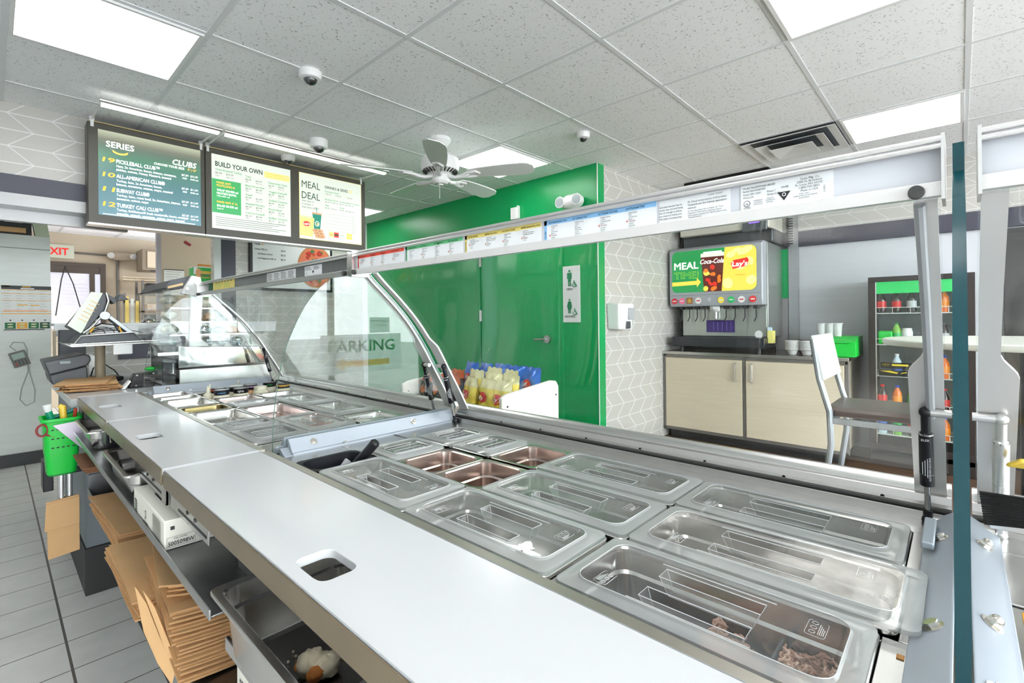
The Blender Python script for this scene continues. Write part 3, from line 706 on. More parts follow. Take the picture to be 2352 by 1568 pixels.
menu_strip(1.232,1.010,2,'STEAKS',['#1 The Philly','#2 The Outlaw','#4 Supreme','#15 Titan Turkey'],[E_,D_,A_,F_],'red-headed menu strip at the far end of the near canopy rail')
menu_strip(1.003,.790,3,'ITALIANOS',['#4 Supreme Meats','#6 The Boss','#12 Ultimate B.M.T.','#23 Hotshot Italiano'],[B_,C_,B_,A_],'green-headed menu strip on the near canopy rail')
menu_strip(.783,.570,4,'CHICKEN',['#7 The MexiCali','#8 The Great Garlic','#16 All-Pro Teriyaki','#20 Elite Chicken & Bacon Ranch'],[E_,F_,C_,F_],'yellow-headed menu strip on the near canopy rail')
menu_strip(.563,.341,5,'CLUBS',['#10 All-American Club','#11 Subway Club','#13 Turkey Cali Club','#19 Pickleball Club'],[A_,B_,C_,D_],'blue-headed menu strip listing the clubs')
def sticker(ya, yb, lines, label, zb=.1445, H=.033, extra=None, mat=0):
    mb = MB(); pl = Pl(mb, (.6985,ya,zb), YN, ZD); w = ya-yb; mb.box((.6983,ya,zb),(.6978,yb,zb+H),mat)
    for (tx,x,y,s,mx) in lines: pl.text(tx, x, y, s, 1, maxw=mx, l=.0014)
    if extra: extra(pl)
    return single('rail_label', label, 'label', mb, pm, (.698,ya,zb), group='stickers on the canopy rails')
sticker(.337,.232,[('Cycle heat once per hour to',.0,.022,.0042,.036),('maintain temp, and avoid frosting.',.0,.0175,.0042,.038),('Shut off overnight to defrost,',.0,.013,.0042,.036),('(use temporary holding unit.)',.0,.0085,.0042,.036),('Wait before checking temp.',.0,.004,.0042,.036),
   ('10. Check temperatures of all product',.045,.0235,.0042,.055),('frequently per the Subway operations',.045,.0190,.0042,.055),('manual.',.045,.0145,.0042,.02),('For more tips, please refer to Chapter 10 - "Food',.045,.0105,.0030,.05),('Preparation" of the Subway Operations Manual.',.045,.0073,.0030,.048),('Duke equipment questions call 1-800-735-3853 for Duke',.045,.0041,.0030,.055),('Technical Service.',.045,.001,.0030,.02),('219192  10/10/07',.075,.0292,.0028,.02)],'white instruction sticker beside the blue menu strip',.1435,.034)
def spec(pl):
    pl.ell(.008,.008,.0042,.0042,1,.0014); pl.ell(.008,.008,.0035,.0035,0,.0016); pl.text('UL',.008,.0062,.0035,1,align='C',bold=.02,l=.0018); pl.poly([(.0455,.0075+.009),(.0605,.0075+.009),(.053,.005)],1,.0014); pl.ell(.053,.0128,.0024,.0024,0,.0016)
    pl.ell(.053,.0128,.0015,.0015,1,.0018); mbt = pl.mb; mbt.text('214951', pl.P(.0985,.008,.0014), pl.y, -pl.x, .003, 1)
sticker(.2185,.1115,[('Model No:SWD600-48LED',.003,.0275,.0036,.04),('Serial No:01247181',.003,.0235,.0036,.03),('Volts:100-120V',.003,.0190,.0036,.024),('Watts:30',.003,.0150,.0036,.014),('Phase:1',.033,.0190,.0036,.012),('Amps:0.25',.033,.0150,.0036,.016),('Hz:60',.050,.0215,.0036,.011),
   ('Duke Mfg. Co.',.072,.0275,.0036,.024),('2305 N. Broadway',.068,.0238,.0036,.028),('St. Louis, MO 63102',.066,.0201,.0036,.03),('1-800-735-3853',.070,.0164,.0036,.024),('Made in USA',.072,.0127,.0036,.02),('LISTED',.004,.0012,.003,.009),('COMMERCIAL',.016,.010,.0022,.012),('COOKING',.017,.0075,.0022,.01),('APPLIANCE',.0165,.005,.0022,.011),('INDOOR',.033,.0105,.0022,.008),('COMMERCIAL',.031,.008,.0022,.012),('APPAREL',.032,.0055,.0022,.01),('ANSI / NSF 2',.070,.0095,.0022,.014),('FABRICATED FOOD SERVICE',.064,.0068,.0022,.026),('EQUIPMENT',.070,.0042,.0022,.012)],'white specification plate on the near canopy rail, with triangle mark',.1440,.0335,spec)
def greek(x0, y0, w, n, pitch, th=.0011):
    def f(pl):
        for r in range(n): pl.rect(x0, y0-pitch*r, x0+w*(.72+.28*((r*7)%5)/4), y0-pitch*r+th, 1, .0014)
    return f
def many(*fs):
    def f(pl):
        for g in fs: g(pl)
    return f
sticker(1.889,1.640,[],'larger white instruction sticker on the far grey rail',.1445,.031,many(*[greek(.006+.061*c,.026,.052,8,.0032) for c in range(4)]))
sticker(1.571,1.450,[('UL',.010,.006,.007,.012)],'smaller white specification sticker on the far grey rail',.1445,.031,many(greek(.004,.026,.05,3,.004),greek(.065,.026,.04,4,.003),lambda pl: pl.poly([(.055,.014),(.07,.014),(.0625,.004)],1,.0014)))
mb = MB(); pl = Pl(mb,(.6985,2.70,.1435),YN,ZD); mb.box((.6983,2.53,.1435),(.6978,2.24,.179),4); mb.box((.6983,2.60,.1435),(.6978,2.53,.179),6)
for k in range(6): pl.rect(.21+.04*k,.030,.225+.04*k,.034,1); pl.rect(.20,.006+.004*k,.28+.01*(k%3),.0068+.004*k,7); pl.rect(.32,.006+.004*k,.40,.0068+.004*k,7)
single('rail_label','yellow and green tab sticker at the far end of the grey rail','label',mb,pm,(.698,2.6,.1435),group='stickers on the canopy rails')
# ------------------------------------------------------------------ cutting boards with the drop holes
def board(y0, y1, hole, label, step=True):
    t = Thing('cutting_board', label, 'cutting board', (.243,y0,ZB-.012), group='white cutting boards along the counter')
    m_ = MB(); x0, x1 = .243, .431
    bm = bmesh.new()
    outer = [(x0,y0),(x1,y0),(x1,y1),(x0,y1)]
    hx0,hx1,hy0,hy1 = hole
    inner = [(p.x,p.y) for p in rrect((hx0+hx1)/2,(hy0+hy1)/2,(hx1-hx0)/2,(hy1-hy0)/2,.014,0,6)]
    def fill(z, flip):
        bm2 = bmesh.new(); es = []
        for loop in (outer, inner):
            vs = [bm2.verts.new((x,y,z)) for x,y in loop]
            for i in range(len(vs)): es.append(bm2.edges.new((vs[i],vs[(i+1)%len(vs)])))
        bmesh.ops.triangle_fill(bm2, edges=es, use_beauty=True)
        bm2.verts.index_update(); V = [v.co.copy() for v in bm2.verts]
        F = [tuple(v.index for v in (f.verts if (f.normal.z > 0) != flip else reversed(f.verts))) for f in bm2.faces]; bm2.free()
        m_.add(V, F, 0)
    fill(ZB, False); fill(ZB-.012, True)
    for loop in (outer, inner):
        n = len(loop); m_.add([(x,y,ZB) for x,y in loop]+[(x,y,ZB-.012) for x,y in loop], [(i,(i+1)%n,n+(i+1)%n,n+i) for i in range(n)], 0)
    bm.free()
    t.part('board', m_, white_board, .0012, weld=True)
    f = MB(); f.prof([(.2425,ZB-.0015),(.2405,ZB-.0015),(.2405,-.345),(.246,-.345),(.246,-.328),(.262,-.326),(.262,ZB-.0125),(.2425,ZB-.0125)],y0+.004,y1-.004); t.part('support_channel', f, M('channel_metal', srgb(150,134,110), .3, .85, noise=.15, nscale=10), .0008)
    return t
board(-1.0,1.222,(.262,.313,.555,.632),'long near white cutting board with a square drop hole')
board(1.232,1.952,(.263,.317,1.582,1.652),'middle white cutting board with a narrow dark drop slot')
board(1.958,2.695,(.266,.327,2.263,2.345),'farthest white cutting board, next to the cashier counter')
# hanging rail plates under the boards
def hplate(y0, y1, label):
    t = Thing('slotted_hanger', label, 'bracket', (.247,y0,-.40), group='slotted steel hangers under the boards')
    b = MB(); b.box((.2475,y0,-.381),(.2495,y1,-.330)); b.box((.2475,y0,-.345),(.262,y1,-.343)); t.part('plate', b, steel, .001)
    b = MB(); b.box((.2470,y0+.012,-.372),(.2476,y1-.06,-.367))
    for k in (.3,.5): b.cyl((.2470,y0+(y1-y0)*k,-.354),(.2478,y0+(y1-y0)*k,-.360),.0028,n=10)
    t.part('slots', b, black_rub)
hplate(.935,1.19,'slotted steel hanger plate under the near cutting board')
hplate(1.255,1.55,'slotted steel hanger plate under the middle cutting board')
b = MB(); b.box((.246,1.226,-.425),(.252,1.262,-.33)); b.box((.246,1.226,-.425),(.275,1.230,-.33)); single('board_post','short steel post at the joint of the near and middle boards','post',b,steel,(.246,1.226,-.425),.001)
b = MB(); b.box((.244,2.69,-.42),(.262,2.73,-.315)); single('board_post','short mirror-bright steel post at the far board end','post',b,chrome,(.244,2.69,-.42),.001)
# ------------------------------------------------------------------ food pans
def pan_geo(lx, ly, depth, rim=.010, r=.022):
    """local, centred, rim top at z=0"""
    m_ = MB(); hx, hy = lx/2, ly/2
    L = [rrect(0,0,hx,hy,.012,-.005), rrect(0,0,hx,hy,.012,-.0012), rrect(0,0,hx-.0012,hy-.0012,.012,0), rrect(0,0,hx-rim+.002,hy-rim+.002,r,-.0004), rrect(0,0,hx-rim-.0005,hy-rim-.0005,r,-.003),
         rrect(0,0,hx-rim-.003,hy-rim-.003,r,-.030), rrect(0,0,hx-rim-.0065,hy-rim-.0065,r,-.034), rrect(0,0,hx-rim-.010,hy-rim-.010,r,-depth+.012), rrect(0,0,hx-rim-.016,hy-rim-.016,r*.7,-depth+.002), rrect(0,0,hx-rim-.024,hy-rim-.024,r*.4,-depth)]
    m_.loops(L, cap1=True)
    O = [rrect(0,0,hx,hy,.012,-.005), rrect(0,0,hx-rim-.001,hy-rim-.001,r,-.006), rrect(0,0,hx-rim-.009,hy-rim-.009,r,-depth+.010), rrect(0,0,hx-rim-.022,hy-rim-.022,r*.4,-depth-.0015)]
    m_.loops(O, cap1=True)
    return m_
_pans = {}
def pan(kind, x, y, z, label, lx, ly, depth=.10, mat=None, rim=.010, group=None, rz=0, name='food_pan'):
    k = (kind, mat.name if mat else '')
    if k in _pans:
        o = dup(_pans[k], (x,y,z), rz, label, group); o.name = name; return o
    o = single(name, label, 'food pan', pan_geo(lx,ly,depth,rim), mat or steel_pan, (x,y,z), group=group, local=True, rz=rz)
    _pans[k] = o; return o
def lid_geo(lx, ly, axis='y'):
    hx, hy = lx/2-.0015, ly/2-.0015
    m_ = MB()
    rw = .017 if min(lx,ly) > .12 else .010
    L = [rrect(0,0,hx,hy,.013,-.003), rrect(0,0,hx,hy,.013,.002), rrect(0,0,hx-.0015,hy-.0015,.013,.0028), rrect(0,0,hx-rw,hy-rw,.020,.0028), rrect(0,0,hx-rw-.002,hy-rw-.002,.020,.0054), rrect(0,0,hx-rw-.0045,hy-rw-.0045,.020,.0054), rrect(0,0,hx-rw-.0085,hy-rw-.0085,.019,.0006)]
    m_.loops(L[:5], 1); m_.loops(L[4:], 0)
    # pale beads drawn in as highlights on the ridge and handle wells
    e = MB()
    inner = [(p.x,p.y) for p in L[-1]]
    long_ = (hy if axis=='y' else hx); 
    hl = long_*.37; hw = .0110; cc = .0265
    if min(hx,hy) < .085 and long_ < .09: hl = long_*.50; cc = .0215; hw = .009
    bm2 = bmesh.new(); es = []
    holes = []
    for s_ in (-1,1):
        if axis=='y': holes.append([(s_*cc-hw,-hl),(s_*cc+hw,-hl),(s_*cc+hw,hl),(s_*cc-hw,hl)])
        else: holes.append([(-hl,s_*cc-hw),(hl,s_*cc-hw),(hl,s_*cc+hw),(-hl,s_*cc+hw)])
    for loop in [inner]+holes:
        vs = [bm2.verts.new((x,y,.0006)) for x,y in loop]
        for i in range(len(vs)): es.append(bm2.edges.new((vs[i],vs[(i+1)%len(vs)])))
    bmesh.ops.triangle_fill(bm2, edges=es, use_beauty=True); bm2.verts.index_update()
    m_.add([v.co.copy() for v in bm2.verts], [tuple(v.index for v in f.verts) for f in bm2.faces], 0); bm2.free()
    for h in holes:
        cx_ = sum(p[0] for p in h)/4; cy_ = sum(p[1] for p in h)/4
        top = [Vector((x,y,.0006)) for x,y in h]
        k1, k2 = (.62,.84) if axis=='y' else (.84,.62)
        bot = [Vector((cx_+(x-cx_)*k1, cy_+(y-cy_)*k2, -.021)) for x,y in h]
        m_.loops([top,bot], 0, cap1=True)
        lip = [Vector((cx_+(x-cx_)*1.04, cy_+(y-cy_)*1.02, .0016)) for x,y in h]
        e.tube(lip, .0006, 5, closed=True)
        [e.tube([top[q_],bot[q_]], .00035, 4) for q_ in range(4)]; e.tube(bot, .0003, 4, closed=True)
    rg = [p+Vector((0,0,.0004)) for p in L[4]]; e.tube(rg, .0005, 5, closed=True)
    if axis == 'y' and ly > .30:
        for s_ in (1,-1):
            bx, by = s_*-.030, s_*.108
            e.tube([p+Vector((0,0,.0008)) for p in rrect(bx,by,.015,.009,.003,0,3)][:15], .00025, 4)
            for k in range(3): e.tube([(bx+s_*(-.010+.009*k)+.0028*math.cos(a),by-.003*s_+.0028*math.sin(a),.0009) for a in [q_*math.pi/5 for q_ in range(10)]], .00025, 4, closed=True)
            for k in range(4): e.box((bx-.010,by+s_*(.002+.0016*k),.0006),(bx+.010-.003*k,by+s_*(.0026+.0016*k),.0010))
    if axis == 'y' and ly > .25:
        for s_ in (-1,1): e.box((s_*.0485-.0007,-hl*1.15,.0006),(s_*.0485+.0007,hl*1.2,.0014))
    return m_, e
_lids = {}
def lid(kind, x, y, z, label, lx, ly, mat, axis='y', group=None, rz=0):
    k = (kind, mat.name)
    if k in _lids: return dup(_lids[k], (x,y,z), rz, label, group)
    t = Thing('pan_cover', label, 'lid', (x,y,z), rz=rz, group=group, local=True)
    a, e = lid_geo(lx, ly, axis); t.part('cover', a, [mat, lid_rim]); t.part('highlights_and_marks', e, lid_edge)
    _lids[k] = t.e; return t.e
PW, PL3, PS = .157, .313, .140
NX, MX, FX_ = .549, .710, .880
ZR = ZP+.007
pan('third', NX, .219, ZR, 'big steel pan nearest the camera holding shredded meat', PW, PL3, .10)
pan('third', NX, .543, ZR, 'big steel pan in the row beside the board, lid smudged white', PW, PL3)
pan('third', NX, .858, ZR, 'big steel pan beside the board, next to the black knife insert', PW, PL3)
pan('third', MX, .206, ZR, 'big steel pan in the middle row under the steamed-up lid', PW, PL3)
pan('third', MX, .522, ZR, 'big steel pan in the middle row with greenish contents', PW, PL3)
pan('third', FX_, .212, ZR, 'big steel pan in the row beside the glass, nearest the thick divider', PW, PL3)
pan('third', FX_, .527, ZR, 'big steel pan in the row beside the glass, next to the bacon pan', PW, PL3)
brownpan = M('browned_pan_steel', (.56,.47,.43), .22, 1, noise=.15, nscale=9, rvar=.06)
pan('sixth', MX, .749, ZR, 'open empty small pan in the middle row, nearer of the two brown-bottomed ones', PW, PS, mat=brownpan)
pan('sixth', MX, .890, ZR, 'open empty small pan in the middle row, farther of the two brown-bottomed ones', PW, PS, mat=brownpan)
pan('sixth', MX, 1.034, ZR, 'small lidded pan behind the knife handle, middle row', PW, PS)
pan('sixth', FX_, .755, ZR, 'open small pan with pink meat scraps', PW, PS, mat=brownpan)
pan('sixth', FX_, .897, ZR, 'small lidded pan beside the glass with reddish contents', PW, PS)
pan('sixth', FX_, 1.038, ZR, 'small lidded pan beside the glass nearest the middle divider', PW, PS)
ZL = ZR+.003
lid('third', NX, .219, ZL, 'clear lid over the shredded meat, nearest the camera', PW, PL3, lid_clear)
lid('third', NX, .543, ZL, 'clear lid with a white smudge, beside the long near board', PW, PL3, lid_grey)
lid('third', NX, .858, ZL, 'scuffed clear lid beside the black knife insert', PW, PL3, lid_grey)
lid('long', MX, .196, ZL+.002, 'steamed-up cloudy lid pushed out over the steel deck', PW+.006, PL3+.02, lid_frost)
lid('third', MX, .522, ZL, 'greenish scuffed lid in the middle row', PW, PL3, lid_grey)
lid('third', FX_, .212, ZL, 'greyish lid beside the glass, nearest the thick divider', PW, PL3, lid_grey)
lid('third', FX_, .527, ZL, 'greyish lid beside the glass, next to the bacon scraps', PW, PL3, lid_grey)
lid('sixth', MX, 1.034, ZL, 'small clear lid behind the knife handle', PW, PS, lid_grey, 'x')
lid('sixth', FX_, .897, ZL, 'small clear lid with reddish meat under it', PW, PS, lid_clear, 'x')
lid('sixth', FX_, 1.038, ZL, 'small clear lid beside the glass nearest the middle divider', PW, PS, lid_grey, 'x')
# contents
def shreds(x0,x1,y0,y1,z,n,seed,col,name,label,clumps=5,rad=.0022,h=.02):
    R_ = random.Random(seed); m_ = MB()
    cs = [(R_.uniform(x0,x1),R_.uniform(y0,y1)) for _ in range(clumps)]
    for i in range(n):
        c = cs[i % clumps]; x = min(x1,max(x0,c[0]+R_.gauss(0,.018))); y = min(y1,max(y0,c[1]+R_.gauss(0,.022)))
        dd = math.hypot(x-c[0],y-c[1]); zz = z+h*max(0,1-dd/.05)*R_.uniform(.4,1)+.003
        a = R_.uniform(0,6.28); l = R_.uniform(.010,.026); pts = []; tw = R_.uniform(-.9,.9)
        for k in range(7):
            pts.append((x,y,zz)); a += tw+R_.uniform(-.5,.5); x += math.cos(a)*l/6; y += math.sin(a)*l/6; zz += R_.uniform(-.0025,.0025)
            x = min(x1+.003,max(x0-.003,x)); y = min(y1+.003,max(y0-.003,y))
        m_.tube(pts, [rad*.4,rad*.9,rad,rad*1.15,rad,rad*.8,rad*.4], 6, i%len(col))
    return single(name, label, 'food', m_, col, ((x0+x1)/2,(y0+y1)/2,z), kind='stuff')
meat = [M('meat_a', srgb(196,156,134), .6, noise=.2, nscale=90), M('meat_b', srgb(172,128,106), .6, noise=.2, nscale=80), M('meat_c', srgb(212,178,156), .6)]
shreds(NX-.056,NX+.050,.080,.140,-.396,520,5,meat,'shredded_meat','pale shredded meat in the nearest corner of the front pan',6,rad=.0016,h=.036)
shreds(NX-.056,NX+.045,.158,.215,-.396,520,6,meat,'shredded_meat','shredded meat portion beyond the black divider strip',6,rad=.0016,h=.036)
shreds(NX-.058,NX-.02,.225,.335,-.402,120,7,[M('onion_a', srgb(190,168,120), .5),meat[1]],'shredded_meat','darker shreds along the board side of the front pan',4)
b = MB(); b.box((NX-.056,.147,-.404),(NX+.054,.150,-.362)); single('portion_divider','dark divider strip between the shredded meat portions','divider',b,char_pl,(NX-.064,.147,-.404),.001)
b = MB(); b.loops([rrect(NX,.219,.058,.134,.02,-.395),rrect(NX,.219,.054,.128,.02,-.412)],cap1=True); single('pan_liner','black insert tray under the shredded meat','tray',b,M('liner_black', srgb(52,56,60), .35),(NX,.219,-.412))
bac = [M('bacon_a', srgb(226,120,96), .4), M('bacon_b', srgb(240,186,150), .4), M('bacon_c', srgb(206,150,80), .5)]
shreds(FX_-.045,FX_+.01,.715,.745,-.420,16,9,bac,'bacon_scraps','pink meat scraps left in the open small pan',2,.0035,.012)
shreds(FX_-.045,FX_+.045,.865,.93,-.40,70,10,[M('pepperoni', srgb(170,84,66), .5)],'sliced_meat','reddish meat under the small clear lid',3,.004)
shreds(MX-.045,MX+.045,.42,.60,-.410,240,11,[M('leaf_a', srgb(96,122,98), .5),M('leaf_b', srgb(136,156,132), .5)],'leafy_greens','dull green leaves under the scuffed middle lid',7,.004,.02)
# loose residue on the lids
b = MB(); R_ = random.Random(3); pts = []
for k in range(30):
    a = 2*math.pi*k/30; r = .020*(1+.45*math.sin(3*a+1)+.25*math.sin(7*a)+R_.uniform(-.08,.08)); pts.append((NX-.042+r*math.cos(a)*.7, .452+r*math.sin(a)*1.1, ZL+.0012))
b.prism(pts,(0,0,0),(0,0,.0005)); single('wet_smudge','whitish wet scrap stuck on the smudged lid','residue',b,M('residue', (.74,.75,.74), .25, coat=.6),(NX-.042,.452,ZL))
# black knife insert
t = Thing('knife_insert','black plastic insert holding dark knife handles, at the middle divider','insert',(NX,1.079,ZP-.06))
m_ = MB(); L = [rrect(NX,1.079,.077,.056,.02,ZP), rrect(NX,1.079,.077,.056,.02,ZP+.006), rrect(NX,1.079,.069,.045,.03,ZP+.006), rrect(NX,1.079,.062,.038,.03,ZP-.02), rrect(NX,1.079,.058,.034,.02,ZP-.085)]
m_.loops(L,cap1=True); t.part('tub', m_, M('insert_black', (.008,.009,.013), .45, spec=.12))
def knife(p, q, r, label, mats):
    t = Thing('knife', label, 'knife', tuple(p)); P_ = Vector(p); Q_ = Vector(q); d = Q_-P_
    m_ = MB(); m_.tube([P_+d*.45,P_+d*.5,P_+d*.75,Q_-d*.03,Q_],[r*.75,r,r*.95,r*1.05,r*.75],14); t.part('handle', m_, mats[0])
    s_ = d.cross(Vector((0,0,1))).normalized()*.0012; w = d.cross(s_).normalized()*r*1.1
    m_ = MB(); m_.hexa([P_-s_-w,P_+s_-w,P_+s_+w,P_-s_+w,P_+d*.46-s_-w,P_+d*.46+s_-w,P_+d*.46+s_+w,P_+d*.46-s_+w]); t.part('blade', m_, mats[1])
knife((.560,1.10,-.40),(.622,1.022,-.290),.0115,'knife with black handle and pale spine standing out of the insert',(black_pl,alu_white))
knife((.535,1.095,-.395),(.585,1.085,-.338),.009,'dark grey handle lying low in the black insert',(grey_pl,grey_pl))
knife((.510,1.095,-.40),(.538,1.055,-.352),.008,'white handle tip deep in the black insert',(white_pl,steel_dark))
# far section
pan('deep', NX, 1.880, ZR, 'open deep steel pan by the middle board, in the far section', PW, .270)
pan('n14', NX, 2.630, ZR, 'narrow empty pan at the far corner by the sauce cups', PW, .138, .09)
pan('n11', NX, 2.495, ZR, 'narrowest empty pan, second from the far corner', PW, .108, .09)
pan('n24', NX, 2.310, ZR, 'long empty pan between the narrow ones and the olive one', PW, .236, .09)
olive = M('olive_pan', srgb(140,126,88), .25, 1, noise=.2, nscale=10)
pan('n14', NX, 2.10, ZR, 'narrow pan with an olive-stained inside', PW, .138, .09, olive)
pan('sixth', NX, 1.660, ZR, 'small lidded pan beyond the middle divider, by the board', PW, PS)
pan('n19', NX, 1.480, ZR, 'lidded pan just past the middle divider bracket, by the board', PW, .186)
lid('sixth', NX, 1.660, ZL, 'small clear lid beyond the middle divider, by the board', PW, PS, lid_grey, 'x')
lid('n19', NX, 1.480, ZL, 'clear lid just past the middle divider bracket', PW, .186, lid_grey, 'x')
pinkp = M('clear_red_pan', (.62,.53,.51), .22, 1, noise=.1, nscale=10)
pan('far3', MX, 1.85, ZR, 'open pan with red tomato slices in the far section', PW, .296, .09, pinkp)
pan('far4', MX, 1.545, ZR, 'wide lidded pan in the middle row beyond the middle divider', PW, .287, .09)
lid('far4', MX, 1.545, ZL, 'wide milky lid in the middle row beyond the middle divider', PW, .287, lid_clear, 'y')
pan('n14', MX, 2.08, ZR, 'narrow lidded pan before the tomato pan', PW, .138, .09)
lid('n14', MX, 2.08, ZL, 'narrow clear lid before the tomato pan', PW, .138, lid_clear, 'x')
pan('far5', MX, 2.245, ZR, 'shallow pink-edged tray in front of the sauce cups', PW, .166, .05, pinkp)
pan('far6', FX_, 2.245, ZR, 'open pan beside the glass near the sauce cups', PW, .166, .09)
pan('far4', FX_, 2.010, ZR, 'lidded pan beside the far glass, before the sauce cups', PW, .276, .09)
lid('far4', FX_, 2.010, ZL, 'milky lid beside the far glass, before the sauce cups', PW, .276, lid_clear, 'y')
pan('far4', FX_, 1.716, ZR, 'lidded pan beside the far glass, middle of three', PW, .287, .09)
lid('far4', FX_, 1.716, ZL, 'milky lid beside the far glass, behind the round tub lid', PW, .287, lid_clear, 'y')
pan('far7', FX_, 1.480, ZR, 'open pan beside the far glass with a round tub inside', PW, .157, .07)
t = Thing('round_tub','round clear tub with lid in the open pan','tub',(FX_-.005,1.475,-.385)); m_ = MB(); m_.lathe([(.04,0),(.044,.04),(.046,.042)],(FX_-.005,1.475,-.385),24); t.part('bowl', m_, clear_pl); m_ = MB(); m_.lathe([(.048,0),(.048,.006),(.044,.008)],(FX_-.005,1.475,-.343),28); t.part('lid', m_, lid_edge)
for k in range(6):
    R_ = random.Random(k+20); x = MX-.025+.022*(k%3)+R_.uniform(-.005,.005); y = 1.80+.05*(k//3)+R_.uniform(-.01,.01)
    m_ = MB(); m_.lathe([(.026,0),(.027,.003),(.025,.005)],(0,0,0),22); m_.lathe([(.020,.0051),(.019,.0056)],(0,0,0),18,1)
    single('tomato_slice','red tomato slice in the open far pan','tomato',m_,[M('tomato', srgb(222,60,30), .2),M('tomato_core', srgb(236,110,70), .2)],(x,y,-.405+.005*k),group='tomato slices in the open far pan',local=True)
# sauce cups
cream = M('sauce_bottle', srgb(226,220,196), .35); brownc = M('sauce_bottle_brown', srgb(190,140,96), .35)
caps = [('blackb',srgb(120,180,230),'blue-lettered black cap'),('blackw',srgb(230,230,230),'white-lettered black cap'),('blackg',srgb(60,200,110),'green-lettered black cap'),('blacky',srgb(220,170,60),'gold-lettered black cap'),('blackr',srgb(190,90,60),'rust-ringed black cap'),('blackp',srgb(150,120,160),'plum-ringed black cap')]
def sauce(x, y, ci, body, words, label):
    t = Thing('sauce_bottle', label, 'sauce bottle', (x,y,-.375), group='squat sauce bottles at the far end')
    m_ = MB(); m_.lathe([(.030,0),(.033,.004),(.033,.032),(.030,.038),(.026,.042)],(x,y,-.365),24); t.part('body', m_, body)
    if ci is None: m_ = MB(); m_.lathe([(.028,0),(.028,.014),(.026,.016)],(x,y,-.323),24); t.part('cap', m_, cream); return
    m_ = MB(); m_.lathe([(.029,0),(.030,.002),(.030,.018),(.027,.021)],(x,y,-.323),28,0)
    if ci in (3,4,5): m_.lathe([(.0303,.010),(.0303,.016)],(x,y,-.323),28,1)
    if words:
        vd = Vector((-x,-y,0)).normalized(); sd = Vector((vd.y,-vd.x,0)); sd = -sd if sd.dot(Vector((.68,-.73,0))) < 0 else sd
        m_.text(words, Vector((x,y,-.3165))+vd*.0312, sd, ZD, .011, 1, 'C', bold=.02)
    t.part('cap', m_, [black_pl, flat(caps[ci][0],caps[ci][1])])
sauce(.690,2.395,0,cream,'creamy','sauce bottle with blue-lettered black cap, front of the group')
sauce(.765,2.385,1,cream,'lightly','sauce bottle with white-lettered black cap, front of the group')
sauce(.700,2.475,4,cream,None,'sauce bottle with rust ring on its black cap, behind the creamy one')
sauce(.770,2.46,2,cream,None,'sauce bottle with green-ringed black cap, between two rows')
sauce(.850,2.52,3,brownc,None,'sauce bottle with gold ring on black cap, back row centre')
sauce(.860,2.42,None,cream,None,'sauce bottle with plain cream cap, second from the glass')
sauce(.835,2.475,5,brownc,None,'brown sauce bottle with plum-ringed black cap')
sauce(.935,2.51,2,cream,'green','sauce bottle with bright green lettering, tallest at the back')
sauce(.955,2.40,3,cream,'honey','sauce bottle with gold lettering beside the glass')
sauce(.790,2.53,None,cream,None,'sauce bottle with plain cream cap, back row')
for (x,y,l) in ((.648,2.44,'small pointed squeeze bottle nearest the boards'),(.672,2.50,'small pointed squeeze bottle behind another pointed one')):
    m_ = MB(); m_.lathe([(.017,0),(.018,.018),(.015,.024),(.007,.028),(.003,.058),(.001,.060)],(x,y,-.345),18); single('squeeze_bottle',l,'squeeze bottle',m_,cream,(x,y,-.345),group='squat sauce bottles at the far end')
b = MB(); b.box((.634,2.337,-.372),(.958,2.60,-.366)); b.box((.634,2.337,-.372),(.637,2.60,-.338)); b.box((.634,2.337,-.372),(.958,2.340,-.338)); single('sauce_tray','steel tray under the sauce bottles','tray',b,steel_pan,(.64,2.34,-.372),.001)

# ------------------------------------------------------------------ under the boards, staff side
t = Thing('under_shelf','long dark steel shelf under the boards carrying pans and paper box','shelf',(.222,.80,-.445))
m_ = MB(); m_.box((.222,.83,-.447),(.440,2.60,-.444)); t.part('shelf_plate', m_, steel_dark, .001)
m_ = MB(); m_.box((.219,.83,-.450),(.2225,2.60,-.434)); t.part('front_lip', m_, M('lip_steel', (.42,.43,.43), .3, 1, noise=.15, nscale=12), .001)
m_ = MB(); m_.box((.30,.885,-.444),(.304,.96,-.345)); m_.box((.30,.885,-.444),(.44,.889,-.345)); m_.box((.300,.80,-.444),(.304,.865,-.35)); t.part('divider_plate', m_, M('plate_grey', (.5,.5,.5), .3, 1, noise=.2, nscale=30), .001)
t = Thing('under_shelf','lower steel shelf near the camera carrying the white carton','shelf',(.24,.1,-.78))
m_ = MB(); m_.box((.24,.0,-.782),(.455,.84,-.778)); t.part('shelf_plate', m_, steel_dark, .001); m_ = MB(); m_.box((.237,.0,-.785),(.2405,.84,-.765)); t.part('front_lip', m_, steel, .001)
t = Thing('under_shelf','dark shelf under the tall fanned stack of kraft bags','shelf',(.24,.90,-.65))
m_ = MB(); m_.box((.24,.90,-.652),(.455,1.44,-.648)); t.part('shelf_plate', m_, steel_dark, .001)
t = Thing('bag_drawer','open steel drawer frame holding paper bags','drawer',(.215,1.45,-.63))
m_ = MB(); m_.box((.235,1.27,-.632),(.440,2.32,-.628)); m_.box((.232,1.66,-.632),(.235,2.32,-.60)); m_.box((.235,2.31,-.632),(.440,2.32,-.55)); t.part('tray', m_, steel_dark, .001)
